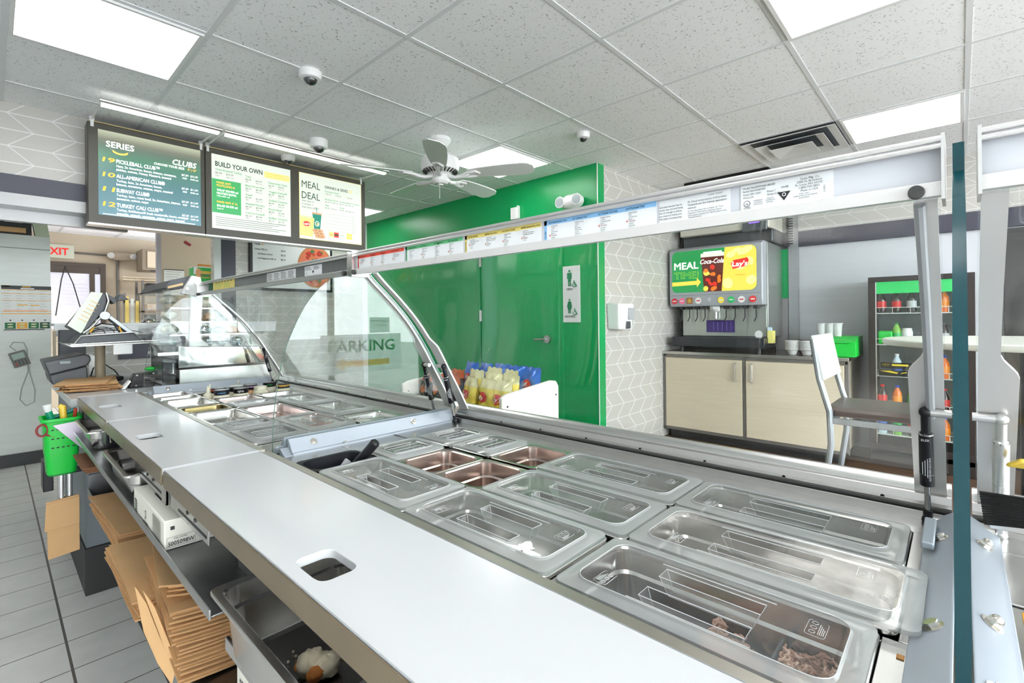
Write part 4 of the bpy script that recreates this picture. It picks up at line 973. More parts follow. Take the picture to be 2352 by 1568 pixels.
# small hung pans
def hungpan(x, y, z, lx, ly, depth, label):
    return single('food_pan', label, 'food pan', pan_geo(lx,ly,depth,.012,.025), steel_pan, (x,y,z), local=True)
hungpan(.300,2.345,-.375,.170,.33,.066,'steel pan under the far board, next to the green caddy')
hungpan(.302,1.655,-.372,.176,.355,.068,'steel pan under the middle board, next to the paper box')
pan_big = hungpan(.3255,.640,-.392,.225,.34,.10,'large open steel pan under the near board with bread scraps')
m_ = MB(); m_.box((.215,.48,-.486),(.218,.80,-.45)); 
br = M('bread_crumb', srgb(240,228,200), .8, bump=.6, nscale=90); crust = M('bread_crust', srgb(180,110,50), .7)
for k,(x,y,r,l) in enumerate(((.300,.665,.022,'torn white bread scrap with browned edge in the big pan'),(.312,.645,.020,'second torn bread scrap leaning on the first one'),(.294,.640,.012,'dark crust end below the bread scraps'))):
    m_ = MB(); R_ = random.Random(k+4); m_.ball((0,0,0),r,mi=1 if k==2 else 0,n=16,k=10,sc=(1.0,.8,.75)); m_.v = [v*(1+R_.uniform(-.12,.12)) for v in m_.v]; 
    if k != 2: m_.tube([(r*math.cos(a)*1.0,r*math.sin(a)*.8,.002*math.sin(3*a)) for a in [i*.35 for i in range(10)]],.0016,5,1)
    single('bread_scrap', l, 'bread', m_, [br,crust], (x,y,-.476), group='bread scraps in the big pan', local=True)
for k in range(9):
    R_ = random.Random(k+90); m_ = MB(); m_.ball((0,0,0),.0022,n=6,k=4); single('crumb','tiny bread crumb on the bottom of the big pan','crumb',m_,br,(.30+R_.uniform(-.03,.05),.66+R_.uniform(-.08,.08),-.4885),group='crumbs in the big pan',local=True)
# paper box
t = Thing('paper_box','white deli paper carton lying on the under-shelf','box',(.224,1.13,-.444))
m_ = MB(); m_.box((.224,1.130,-.4435),(.44,1.420,-.386)); t.part('carton', m_, M('carton_white', srgb(228,226,214), .7, noise=.03, nscale=20), .002)
m_ = MB(); pl = Pl(m_,(.224,1.130,-.4435),XD,ZD)
pl.rect(.004,.005,.052,.0055,0); pl.rect(.004,.0235,.052,.024,0); pl.rect(.004,.005,.0045,.024,0); pl.rect(.0515,.005,.052,.024,0)
pl.text('S005098W',.006,.0075,.0115,0,width=.044,bold=.01); pl.text('DELI PAPER',.016,.0195,.003,0,width=.022,bold=.01); pl.rect(.010,.038,.017,.045,0)
pl.text('DELI PAPER',.13,.020,.012,0,width=.06,bold=.02)
t.part('end_print', m_, flat('carton_ink',(.03,.03,.03))); m_ = MB()
ps = Pl(m_,(.224,1.420,-.4435),YN,ZD)
ps.text('S',.125,.020,.026,0,bold=.01); ps.text('DELI PAPER',.112,.009,.008,0,width=.042,bold=.02)
for k in range(12): ps.rect(.195,.010+.0035*k,.265,.0112+.0035*k,0)
for k in range(5): ps.rect(.012,.01+.006*k,.040,.013+.006*k,0)
t.part('side_print', m_, MATS['print_carton_ink']); m_ = MB()
pt = Pl(m_,(.224,1.130,-.386),XD,YD)
pt.mb.text('DELI PAPER', pt.P(.052,.075,.001), YN, XD, .014, 0, width=.058, bold=.02)
for k in range(4): pt.rect(.022+.012*k,.10,.026+.012*k,.20,0)
pt.rect(.03,.235,.075,.28,0); t.part('top_print', m_, MATS['print_carton_ink'])
# carton on the lower shelf
t = Thing('paper_box','white carton marked S standing below the big open pan','box',(.247,.46,-.778))
m_ = MB(); m_.box((.247,.42,-.778),(.44,.800,-.50)); t.part('carton', m_, MATS['carton_white'], .002)
m_ = MB(); ps = Pl(m_,(.247,.800,-.778),YN,ZD); ps.text('S',.035,.175,.045,0,bold=.01); ps.text('400',.012,.10,.03,0,bold=.02)
for k in range(8): ps.rect(.015+.008*k,.245,.020+.008*k,.250,0)
ps.text('DELI PAPER',.10,.12,.022,0,width=.12,bold=.02); t.part('printing', m_, MATS['print_carton_ink'])
m_ = MB(); m_.box((.236,.42,-.495),(.242,.815,-.475)); single('shelf_edge_strip','steel strip along the edge under the big open pan','strip',m_,steel,(.236,.42,-.495),.001)
# kraft bags
def bag_geo(w, l, seed, curl=0.0):
    """flat folded bag, lying on z=0; w along X, l along Y"""
    R_ = random.Random(seed); m_ = MB(); nx, ny = 5, 8; ph = R_.uniform(0,6)
    def z(i,j):
        u=i/nx; v=j/ny; return .0012*math.sin(ph+5*v+2*u)+curl*(1-u)**2*.02+ .0008*math.sin(9*v+ph)
    top = [(-w/2+w*i/nx+R_.uniform(-.0006,.0006), -l/2+l*j/ny, z(i,j)+.0038) for j in range(ny+1) for i in range(nx+1)]
    bot = [(x,y,zz-.0036) for x,y,zz in top]
    q = lambda i,j: j*(nx+1)+i
    m_.add(top, [(q(i,j),q(i+1,j),q(i+1,j+1),q(i,j+1)) for j in range(ny) for i in range(nx)], 0)
    m_.add(bot, [(q(i,j+1),q(i+1,j+1),q(i+1,j),q(i,j)) for j in range(ny) for i in range(nx)], 0)
    bd = [q(i,0) for i in range(nx+1)]+[q(nx,j) for j in range(1,ny+1)]+[q(i,ny) for i in range(nx-1,-1,-1)]+[q(0,j) for j in range(ny-1,0,-1)]
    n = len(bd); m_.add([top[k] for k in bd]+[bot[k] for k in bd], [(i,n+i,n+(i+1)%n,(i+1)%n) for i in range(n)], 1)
    # fold-over bottom flap
    m_.add([(-w/2+.01,-l/2+.004,.0056),(w/2-.01,-l/2+.004,.0056),(w/2-.012,-l/2+.06,.0056),(-w/2+.012,-l/2+.06,.0056)],[(0,1,2,3)],0)
    return m_
def bagstack(n, x, y, z, w, l, rz, label, group, seed, dz=.0042, jit=.006, lean=(0,0), top_label=None, curl=0):
    base = None; R_ = random.Random(seed); protos = []
    for k in range(n):
        px = x+R_.uniform(-jit,jit)+lean[0]*k; py = y+R_.uniform(-jit,jit)+lean[1]*k; r = rz+R_.uniform(-.03,.03)
        lb = top_label if (k == n-1 and top_label) else label
        if len(protos) < 3:
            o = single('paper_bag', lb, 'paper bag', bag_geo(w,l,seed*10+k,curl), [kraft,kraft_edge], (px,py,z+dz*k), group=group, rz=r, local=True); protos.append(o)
        else:
            o = dup(protos[R_.randrange(3)], (px,py,z+dz*k), r, lb)
bagstack(11,.310,1.900,-.626,.165,.44,.02,'folded kraft bag in the thin stack in the drawer','kraft bags in the drawer, thin stack',31,jit=.004,top_label='smooth kraft bag on top of the thin drawer stack',curl=.2)
bagstack(9,.292,1.452,-.628,.175,.38,.0,'folded kraft bag in the middle stack under the paper carton','kraft bags in the middle stack',32,dz=.0046,jit=.005,top_label='kraft bag with folded bottom on top of the middle stack',curl=.2)
bagstack(19,.300,1.150,-.646,.150,.30,-.06,'folded kraft bag in the tall fanned stack','kraft bags in the tall fanned stack',33,dz=.0052,jit=.004,lean=(.0004,.0042),curl=.5)
bagstack(4,.312,1.245,-.545,.15,.29,-.12,'creased kraft bag lying loosely on top of the tall stack','loose kraft bags on the tall stack',34,dz=.008,jit=.008,curl=1.0)
m_ = MB(); P_ = [(.186,-.515),(.200,-.545),(.214,-.60),(.232,-.66),(.228,-.690),(.212,-.655),(.196,-.60)]
m_.prism([Vector((x,1.07+.10*(.243-x)/.05,z)) for x,z in P_],(0,0,0),(.004,.012,0)); m_.prism([Vector((x+.006,1.03+.10*(.243-x)/.05,z+.004)) for x,z in P_[:5]],(0,0,0),(.003,.006,0))
single('paper_bag','kraft bag hanging down beside the tall stack','paper bag',m_,[kraft],(.21,1.07,-.685),.0015)
m_ = MB(); DZ_ = .065; m_.hexa([(.14,2.55,-.985),(.235,2.55,-.975),(.235,2.556,-.975),(.14,2.556,-.985),(.135,2.55,-.755),(.235,2.55,-.745),(.235,2.556,-.745),(.135,2.556,-.755)]); m_.hexa([(.130,2.548,-.87),(.235,2.545,-.865),(.235,2.549,-.865),(.130,2.552,-.87),(.135,2.548,-.762),(.235,2.545,-.752),(.235,2.549,-.752),(.135,2.552,-.762)])
_hb = single('paper_bag','kraft bag hanging on its own below the green caddy','paper bag',m_,[kraft],(.14,2.55,-.985),.001)
_hb.location += Vector((.008,.135,.035))
m_ = MB()
for k in range(5): m_.box((.20+.004*k,2.14+.01*k,-.490-.006*k),(.34,2.40,-.486-.006*k))
single('paper_pad','brown speckled paper pad jutting out under the far pan','paper pad',m_,M('speckled_kraft', srgb(128,88,60), .85, noise=.5, nscale=120),(.20,2.14,-.52),.001)
# cashier counter base, end panel
t = Thing('cashier_counter','white-topped cashier counter at the end of the line','counter',(.24,2.76,FL))
m_ = MB(); m_.box((.225,2.765,-.362),(1.08,3.98,-.325)); t.part('worktop', m_, white_board, .003)
m_ = MB(); m_.box((.27,2.76,FL+.20),(1.05,3.95,-.365)); t.part('cabinet', m_, M('grey_laminate', srgb(112,120,126), .45, noise=.04, nscale=20), .002)
m_ = MB(); m_.box((.265,2.745,FL),(1.0,3.9,FL+.20)); t.part('kick_base', m_, black_rub, .002)
m_ = MB(); m_.box((.225,2.70,-.30),(.6,2.755,-.298))
# green utensil caddy
t = Thing('utensil_caddy','bright green perforated utensil caddy hung beside the far pan','caddy',(.19,2.66,-.60))
m_ = MB(); L = [rrect(.187,2.66,.062,.075,.02,-.385),rrect(.187,2.66,.062,.075,.02,-.375),rrect(.187,2.66,.054,.067,.02,-.375),rrect(.187,2.66,.050,.062,.02,-.50),rrect(.187,2.66,.044,.056,.02,-.595)]
m_.loops(L,cap1=True); O_ = [rrect(.187,2.66,.062,.075,.02,-.385),rrect(.187,2.66,.053,.066,.02,-.388),rrect(.187,2.66,.050,.063,.02,-.52)]; m_.loops(O_); t.part('basket', m_, green_bright)
m_ = MB(); m_.loops([rrect(.187,2.66,.047,.060,.02,-.52),rrect(.187,2.66,.040,.052,.02,-.602)],cap1=True); t.part('drip_cup', m_, green_deep)
m_ = MB()
for r in range(3):
    for k in range(5): m_.box((.155+.015*k,2.592,-.42-.035*r),(.163+.015*k,2.5945,-.416-.035*r))
t.part('slots', m_, black_rub)
m_ = MB(); m_.prism([(.158,2.585,-.398),(.246,2.585,-.390),(.262,2.585,-.43),(.262,2.585,-.490),(.252,2.585,-.505),(.240,2.585,-.500)],(0,-.002,0),(0,.001,0)); t.part('hanger_plate', m_, M('pinkish_steel', srgb(186,178,190), .3, .7), .001)
def tool(p, q, r, mat, label, name='utensil', bend=None):
    m_ = MB(); pts = [p, ((p[0]+q[0])/2,(p[1]+q[1])/2,(p[2]+q[2])/2), q] + ([bend] if bend else []); m_.tube(pts, [r*.8,r,r*1.05]+([r*.7] if bend else []), 12); single(name, label, 'utensil', m_, mat, p)
tool((.176,2.64,-.45),(.150,2.64,-.350),.011,M('sea_green_plastic', srgb(0,150,110), .35),'sea-green handled brush in the green caddy')
tool((.151,2.64,-.352),(.146,2.64,-.322),.013,white_pl,'white cap end of the sea-green handle')
tool((.196,2.63,-.42),(.190,2.63,-.335),.011,M('yellow_plastic', srgb(240,200,70), .35),'yellow curved knife handle in the green caddy',bend=(.180,2.63,-.328))
tool((.225,2.66,-.42),(.232,2.66,-.350),.006,flat('redknob',srgb(200,60,40)),'small red handle at the back of the green caddy')
tool((.16,2.68,-.385),(.235,2.68,-.355),.008,M('teal_plastic', srgb(0,120,110), .35),'teal handle lying across the green caddy')
m_ = MB(); m_.tube([(.148+.016*math.cos(a)-.018,2.60,-.415+.022*math.sin(a)) for a in [k*math.pi/7 for k in range(14)]],.0042,8,closed=True); m_.tube([(.140,2.60,-.432),(.165,2.60,-.446)],.005,8); single('scissors','dark red scissor handle hanging outside the green caddy','scissors',m_,M('dark_red_plastic', srgb(140,44,44), .4),(.13,2.60,-.44))
m_ = MB(); m_.cyl((.19,2.70,-.72),(.19,2.70,-.605),.012,n=12); m_.cyl((.215,2.70,-.75),(.215,2.70,-.60),.009,n=12); m_.cyl((.172,2.70,-.78),(.172,2.70,-.72),.006,n=10); single('chrome_leg','chrome pipes under the green caddy','pipe',m_,chrome,(.19,2.70,-.78))
m_ = MB(); m_.box((.140,2.78,-.70),(.172,2.90,-.58)); m_.box((.172,2.82,-.65),(.272,2.86,-.63)); single('black_box','slim black box behind the green caddy','box',m_,black_pl,(.14,2.78,-.70),.003)
m_ = MB(); m_.tube([(.262,2.02,-.39),(.262,2.04,-.362),(.275,2.05,-.352),(.30,2.05,-.36),(.31,2.0,-.385)],.0035,8); single('utensil_hook','bent steel utensil handle over the pan under the middle board','utensil',m_,chrome,(.262,2.02,-.39))
m_ = MB(); m_.box((.252,2.05,-.405),(.30,2.14,-.345)); single('latch_box','black latch box hung under the far board','latch',m_,black_pl,(.252,2.05,-.405),.002)
# ------------------------------------------------------------------ menu boards
MP = 1.0
wh = flat('menu_white',(.85,.86,.85))
def gradient_lit(name, stops, z0, z1, s):
    m, N, L = newmat(name); o = N.new('ShaderNodeOutputMaterial'); p = N.new('ShaderNodeBsdfPrincipled'); L.new(p.outputs[0], o.inputs[0])
    g = N.new('ShaderNodeNewGeometry'); q = N.new('ShaderNodeSeparateXYZ'); L.new(g.outputs['Position'], q.inputs[0])
    mr = N.new('ShaderNodeMapRange'); L.new(q.outputs['Z'], mr.inputs[0]); mr.inputs[1].default_value = z0+ZC; mr.inputs[2].default_value = z1+ZC
    cr = N.new('ShaderNodeValToRGB'); e = cr.color_ramp.elements
    e[0].position = stops[0][0]; e[0].color = rgba(stops[0][1]); e[1].position = stops[-1][0]; e[1].color = rgba(stops[-1][1])
    for ps, c in stops[1:-1]: n = e.new(ps); n.color = rgba(c)
    L.new(mr.outputs[0], cr.inputs[0]); L.new(cr.outputs[0], p.inputs['Emission Color']); p.inputs['Emission Strength'].default_value = s
    p.inputs['Base Color'].default_value = (.1,.1,.1,1); p.inputs['Roughness'].default_value = .25; return m
clubs_bg = gradient_lit('clubs_backlit_print', [(0,srgb(92,160,178)),(.45,srgb(56,134,140)),(.72,srgb(50,140,100)),(.84,srgb(80,110,84)),(.90,srgb(120,124,100)),(1,srgb(206,214,180))], .65, 1.165, .62)
LW = lit('menu_white',(.78,.83,.74),.55); LT = lit('menu_text_white',(1,1,.97),1.0); LO = lit('menu_orange',srgb(246,186,84),1.0); LG = lit('menu_green',srgb(66,160,96),.8); LD = lit('menu_dark',srgb(52,88,66),.5)
LK = lit('menu_grey_text',srgb(110,128,112),.7); LY = lit('menu_yellow',srgb(250,220,140),.6); LR = lit('menu_red',srgb(214,60,44),.9); LC = lit('menu_cream',srgb(240,232,170),.6); LTe = lit('menu_teal',srgb(30,130,110),.8); LB = lit('menu_brown',srgb(196,150,110),.8)
ML = [clubs_bg, LT, LO, LG, LD, LK, LW, LY, LR, LC, LTe, LB]
YM = 3.80
frame_m = M('menu_frame', srgb(74,70,62), .4)
def mboard(x0, x1, label, name='menu_board'):
    t = Thing(name, label, 'menu board', (x0,YM,.60), group='backlit menu boards on the bulkhead')
    f = MB(); f.box((x0,YM,.598),(x1,YM+.12,1.205)); t.part('case', f, frame_m, .004)
    f = MB(); f.box((x0,YM-.003,.590),(x1,YM+.1,.600)); t.part('bottom_trim', f, alu)
    return t
# clubs
t = mboard(.395,1.005,'leftmost backlit menu board, blue-green, listing the clubs')
m_ = MB(); pl = Pl(m_,(.443,YM-.004,.652),XD,ZD); m_.box((.443,YM-.004,.652),(.978,YM-.0005,1.166),0)
pl.ell(.105,.432,.055,.052,5,.0012,32); pl.ell(.105,.436,.050,.046,0,.0014,32); pl.ell(.105,.398,.038,.018,2,.0013,24)
pl.text('SERIES',.105,.418,.050,1,align='C',width=.135,bold=.02,l=.002)
pl.text('CLUBS',.510,.385,.050,1,align='R',width=.135,bold=.02,shear=.2); pl.text('CHOOSE YOUR SIZE',.440,.362,.020,1,align='R',width=.165,bold=.02); pl.text('6" | 12"',.510,.362,.020,2,align='R',width=.05,bold=.02)
yy = [.325,.235,.147,.056]
for (n,h,l1,l2),y in zip((('19','PICKLEBALL CLUB™','Ham, 2x American, bacon, lettuce, tomatoes,','pickles, onions, Honey Mustard, toasted'),('10','ALL-AMERICAN CLUB®','Turkey, ham, 2x American, bacon,','lettuce, tomatoes, onions, mayo, toasted'),('11','SUBWAY CLUB®','Turkey, ham, roast beef, 2x American, lettuce,','tomatoes, onions, mayo'),('12','TURKEY CALI CLUB™','Turkey, BelGioioso® fresh mozzarella, bacon, smashed','avocado, spinach, tomatoes, onions, mayo, toasted')),yy):
    pl.text(n,.020,y,.038,2,width=.058,bold=.022,shear=.1); pl.text(h,.085,y+.002,.032,1,width=.018*len(h)*.76,bold=.02); pl.text(l1,.085,y-.022,.0195,1,width=.0072*len(l1),bold=.01); pl.text(l2,.085,y-.044,.0195,1,width=.0072*len(l2),bold=.01)
    pl.text('$7.39',.425,y-.004,.016,1,width=.038,bold=.02); pl.text('$11.99',.475,y-.004,.016,1,width=.042,bold=.02); pl.text('520',.430,y-.024,.014,1,width=.024,bold=.01); pl.text('1040 cal',.475,y-.024,.014,1,width=.044,bold=.01)
for k in range(2): pl.rect(.018,.006-.004*k+.002,.50,.0075-.004*k+.002,1)
t.part('screen', m_, ML, label='blue and green backlit print listing the clubs')
# build your own + meal deal (one long case)
t = mboard(1.008,2.225,'longer backlit menu board, white, build your own and meal deal')
m_ = MB(); x0 = 1.045; pl = Pl(m_,(x0,YM-.004,.650),XD,ZD); m_.box((x0,YM-.004,.650),(1.582,YM-.0005,1.166),6)
pl.text('BUILD YOUR OWN',.022,.435,.048,4,width=.31,bold=.02)
pl.rect(.345,.420,.530,.465,7); pl.text('CHOOSE YOUR PROTEIN',.355,.447,.012,2,width=.12,bold=.01,l=.0025); pl.text('CHOOSE YOUR SIZE 6" | 12"',.355,.428,.012,2,width=.14,bold=.01,l=.0025)
pl.rect(0,.110,.185,.345,3); pl.text('MAKE ANY',.030,.315,.020,2,width=.09,bold=.02,l=.002); pl.text('FOOTLONG A:',.030,.294,.020,2,width=.115,bold=.02,l=.002)
pl.text('WRAP 230-980 cal',.030,.262,.020,1,width=.135,bold=.02,l=.002); pl.text('PROTEIN BOWL',.030,.240,.020,1,width=.125,bold=.02,l=.002); pl.text('190-690 cal',.030,.222,.016,1,width=.08,l=.002)
pl.text('MAKE ANY 6" A:',.030,.180,.020,2,width=.13,bold=.02,l=.002); pl.text('SALAD 50-270 cal',.030,.154,.020,1,width=.13,bold=.02,l=.002); pl.text('Add $1',.030,.135,.014,1,width=.04,l=.002)
c1 = ['Oven-Roasted Turkey']; pl.text(c1[0],.022,.405,.022,3,width=.17,bold=.01); pl.text('$6.29',.022,.383,.016,5,width=.04,bold=.02); pl.text('$10.29',.090,.383,.016,5,width=.045,bold=.02); pl.text('270',.022,.363,.014,5,width=.022); pl.text('540 cal',.090,.363,.014,5,width=.045)
for k,h in enumerate(('Tuna','Black Forest Ham','Steak','Meatball Marinara','Cold Cut Combo®')):
    y = .395-.066*k; pl.text(h,.215,y,.020,3,width=min(.0095*len(h),.13),bold=.01); pl.text(('$6.99','$6.19','$7.99','$6.19','$6.19')[k],.215,y-.020,.015,5,width=.038,bold=.02); pl.text(('$10.99','$9.99','$12.49','$9.99','$9.99')[k],.285,y-.020,.015,5,width=.042,bold=.02); pl.text('480',.215,y-.036,.013,5,width=.02); pl.text('960 cal',.285,y-.036,.013,5,width=.042)
for k,h in enumerate(('Rotisserie-Style Chicken','Veggie Delite®','Grilled Chicken','Roast Beef','Buffalo Chicken')):
    y = .380-.066*k; pl.text(h,.375,y,.020,3,width=min(.0095*len(h),.135),bold=.01); pl.text(('$6.79','$5.29','$6.79','$8.29','$7.19')[k],.375,y-.020,.015,5,width=.038,bold=.02); pl.text(('$10.99','$8.29','$12.49','$12.49','$11.99')[k],.445,y-.020,.015,5,width=.042,bold=.02); pl.text('310',.375,y-.036,.013,5,width=.02); pl.text('620 cal',.445,y-.036,.013,5,width=.042)
for k in range(5): pl.rect(.022,.078-.014*k,.50-.05*(k%3),.0815-.014*k,5)
t.part('screen', m_, ML, label='white backlit build your own print')
m_ = MB(); x0 = 1.650; pl = Pl(m_,(x0,YM-.004,.648),XD,ZD); m_.box((x0,YM-.004,.648),(2.185,YM-.0005,1.168),9)
pl.rect(.004,.004,.531,.516,6)
pl.text('MEAL',.018,.405,.078,4,width=.150,l=.003); pl.text('DEAL',.018,.318,.078,4,width=.148,l=.003)
pl.text('Add chips or',.018,.295,.018,5,width=.10,bold=.01); pl.text('2 cookies +',.018,.270,.018,5,width=.09,bold=.01); pl.text('small drink +$3.29',.018,.245,.018,5,width=.135,bold=.01)
pl.text('DRINKS & SIDES',.210,.430,.030,4,width=.20,bold=.02); pl.rect(.425,.430,.440,.452,2)
for (h,x,y) in (('Fountain Drink',.210,.400),('Bottled Drink',.210,.335),('Freshly Baked Cookies',.335,.335),('Milk',.210,.285),('Chips',.335,.285)): pl.text(h,x,y,.018,3,width=.0085*len(h),bold=.01)
for (h,x,y) in (('S $2.19',.21,.380),('M $2.39',.30,.380),('L $2.59',.40,.380),('$2.59  0-300 cal',.21,.316),('$0.99  200-220 cal',.335,.316),('$2.29  160 cal',.21,.266),('$1.89  140-260 cal',.335,.266)): pl.text(h,x,y,.014,5,width=.0070*len(h),bold=.01)
for k in range(6): pl.rect(.215,.225-.027*k,.49,.2262-.027*k,5); pl.rect(.455,.229-.027*k,.458,.243-.027*k,5)
# cup, chips, cookies
pl.poly([(.115,.085),(.165,.085),(.178,.212),(.102,.212)],10,.002); pl.rect(.100,.205,.180,.218,11,.0025); pl.poly([(.138,.215),(.143,.215),(.136,.262),(.131,.262)],10,.002); pl.ell(.141,.130,.019,.022,6,.003); pl.ell(.141,.130,.013,.015,10,.0032,20); pl.ell(.144,.128,.008,.009,7,.0035,16)
pl.poly([(.0,.025),(.105,.022),(.118,.170),(.09,.178),(.05,.176),(.004,.182)],7,.0022); pl.ell(.055,.120,.030,.020,8,.003); pl.text("Lay's",.055,.112,.022,1,align='C',width=.05,bold=.02,l=.0036)
for k in range(3): pl.ell(.165-.01*k,.030+.022*k,.045,.016,11,.003+.0003*k); pl.ell(.15-.01*k,.034+.022*k,.005,.003,4,.0042+.0003*k,8); pl.ell(.18-.01*k,.03+.022*k,.005,.003,4,.0042+.0003*k,8)
for k in range(4): pl.ell(.02+.024*k,.170+.004*(k%2),.014,.009,9,.0026,14)
pl.rect(.240,.038,.280,.080,7,.002); pl.text("Lay's",.260,.054,.012,8,align='C',width=.03,l=.003,bold=.02); pl.rect(.283,.038,.325,.080,8,.002); pl.rect(.288,.052,.320,.066,4,.0028); pl.text('Ruffles',.353,.056,.012,3,align='C',width=.035,l=.002); pl.rect(.395,.036,.445,.082,2,.002); pl.rect(.402,.048,.438,.068,7,.0028)
t.part('screen', m_, ML, label='cream backlit meal deal print')
# light bars over the boards
def lightframe(x0, x1, label):
    t = Thing('menu_light_bar', label, 'light bar', (x0,3.40,1.19), group='tube light frames over the menu boards')
    f = MB(); f.cyl((x0,3.40,1.205),(x1,3.40,1.205),.013,n=12); t.part('front_tube', f, alu)
    f = MB(); f.box((x0+.01,3.41,1.183),(x1-.01,3.445,1.195)); t.part('lamp_strip', f, lit('tube_lamp',(1,.98,.92),1.6))
    for x in (x0+.012,x1-.012):
        f = MB(); f.tube([(x,3.40,1.205),(x,3.80,1.222)],.006,8); f.cyl((x,3.81,1.175),(x,3.81,1.235),.013,n=12); t.part('arm', f, white_pl)
    f = MB(); f.box((x0,3.80,1.205),(x1,3.82,1.212)); t.part('rear_rail', f, M('warm_alu', srgb(196,176,130), .35, .8))
    return t
lightframe(.405,.995,'tube light frame over the blue-green clubs menu board')
lightframe(1.012,2.20,'long tube light frame over the white menu boards')
# pizza poster on the far wall
t = Thing('framed_poster','small framed pizza price board under the menu boards','poster',(1.92,5.69,.34))
f = MB(); f.box((1.915,5.665,.34),(2.86,5.70,.93)); t.part('frame', f, black_pl, .003)
PZ = [flat('poster_white',(.80,.81,.82)), flat('pizza_crust',srgb(196,126,74)), flat('pizza_cheese',srgb(222,120,84)), flat('pizza_sauce',srgb(190,52,36)), flat('poster_text',srgb(90,100,110)), flat('basil',srgb(70,110,60)), flat('poster_orange',srgb(240,170,70)), flat('poster_green',srgb(60,140,90))]
m_ = MB(); m_.box((1.945,5.660,.37),(2.83,5.6645,.90),0); pl = Pl(m_,(1.945,5.660,.37),XD,ZD)
pl.text('Pizza',.02,.47,.032,4,width=.06,bold=.02); pl.rect(.095,.470,.11,.49,6)
for (h,x,y,mi) in (('Cheese 790 cal',.02,.415,4),('Add Bacon +60 cal',.05,.365,7),('Add Pepperoni +80 cal',.05,.315,7)): pl.text(h,x,y,.026,mi,width=.0092*len(h),bold=.01); pl.text('$5.25',.30,y,.026,4,width=.05,bold=.01)
cx_, cy_ = .70, .27
pl.poly([(x,max(-.0,min(.53,y))) for x,y in [(min(.884,cx_+.215*math.cos(a)),cy_+.25*math.sin(a)) for a in [k*math.pi/18 for k in range(36)]]],1,.002); pl.poly([(min(.884,cx_+.195*math.cos(a)),cy_+.225*math.sin(a)) for a in [k*math.pi/18 for k in range(36)]],2,.003)
R_ = random.Random(5)
for k in range(60):
    a = R_.uniform(0,6.28); r = R_.uniform(0,1)**.5*.95; x = cx_+.17*r*math.cos(a); y = cy_+.20*r*math.sin(a)
    pl.ell(min(.86,x),y,.018+.008*(k%3),.022,(3,2,3,1,5,3)[k%6],.004+.0001*k,12)
t.part('print', m_, PZ)
# ------------------------------------------------------------------ cooler wall things
m_ = MB(); m_.box((.055,5.690,-.075),(.348,5.6945,.31),0); pl = Pl(m_,(.055,5.690,-.075),XD,ZD)
pl.rect(0,.355,.293,.385,1); pl.rect(0,.375,.05,.385,6); pl.rect(.11,.358,.19,.368,0,.002); pl.rect(.12,.374,.17,.381,6,.002)
for y in (.349,.318,.262,.172+.0): pl.rect(0,y,.293,y+.0035,6,.002)
pl.rect(0,.152,.293,.158,6,.002)
for k in range(9):
    for c in range(4): pl.rect(.015+.07*c,.345-.022*k,.055+.07*c-.01*(k%2),.347-.022*k,4,.0015)
pl.rect(.09,.222,.15,.230,6,.002); pl.rect(.165,.220,.22,.228,6,.002); pl.rect(.012,.172,.27,.186,8,.0012)
for k,mi in enumerate((2,6,2,3)): pl.rect(.018+.068*k,.030,.080+.068*k,.082,mi,.002); pl.ell(.049+.068*k,.067,.018,.006,7,.003,12); pl.ell(.049+.068*k,.046,.018,.006,7,.003,12)
for c in range(4): pl.ell(.05+.068*c,.100,.006,.006,1,.002,8)
pl.rect(.012,.018,.25,.026,1,.002)
single('wall_chart','portion chart poster with green and orange squares on the white cooler panel','poster',m_,[paper,flat('chart_dark',srgb(50,60,58)),flat('chart_green',srgb(20,110,60)),flat('chart_deep',srgb(10,80,50)),flat('chart_text',srgb(150,160,150)),flat('x',(.5,.5,.5)),flat('chart_orange',srgb(240,176,60)),flat('chart_cream',srgb(220,220,180)),flat('chart_pink',srgb(244,196,176))],(.055,5.690,-.075))
t = Thing('handset','small grey keypad device clipped on the white cooler panel with a looped cord','handset',(.14,5.69,-.35))
q = math.radians(18); c = Vector((.155,5.672,-.292)); ax = Vector((math.cos(q),0,math.sin(q))); az = Vector((-math.sin(q),0,math.cos(q)))
m_ = MB(); m_.obox(c, ax*.050, (0,.018,0), az*.062); t.part('case', m_, M('device_grey', srgb(120,122,118), .5), .006)
m_ = MB(); m_.obox(c+az*.025-Vector((0,.0185,0)), ax*.036, (0,.001,0), az*.022); t.part('display', m_, flat('lcd',srgb(170,190,180)))
m_ = MB()
for r in range(3):
    for k in range(4): m_.obox(c+az*(-.012-.017*r)+ax*(-.030+.020*k)-Vector((0,.019,0)), ax*.006, (0,.0015,0), az*.005, 1 if k==0 and r>0 else 0)
t.part('keys', m_, [flat('key_dark',srgb(60,60,60)),flat('key_red',srgb(190,60,50))])
m_ = MB(); m_.tube([(.135,5.68,-.225),(.10,5.685,-.19),(.12,5.685,-.155),(.18,5.685,-.16),(.20,5.685,-.22),(.20,5.685,-.30),(.205,5.69,-.40),(.165,5.69,-.54),(.155,5.69,-.63),(.19,5.69,-.685),(.24,5.69,-.66),(.245,5.69,-.56),(.215,5.69,-.42),(.205,5.69,-.33)],.0045,6); t.part('cord', m_, grey_pl)
t = Thing('fan_box','black refrigeration fan box with chrome latches on top of the cooler','equipment',(-.2,5.72,.733))
m_ = MB(); m_.box((-.6,5.72,.733),(.235,6.2,1.02)); m_.box((-.6,5.71,.95),(.24,5.72,1.00)); t.part('case', m_, M('fan_box_black', srgb(58,60,62), .5, noise=.3, nscale=30), .004)
m_ = MB(); m_.box((.075,5.70,.83),(.185,5.72,.895)); m_.box((.12,5.705,.90),(.15,5.72,.98)); t.part('latch', m_, chrome, .004)
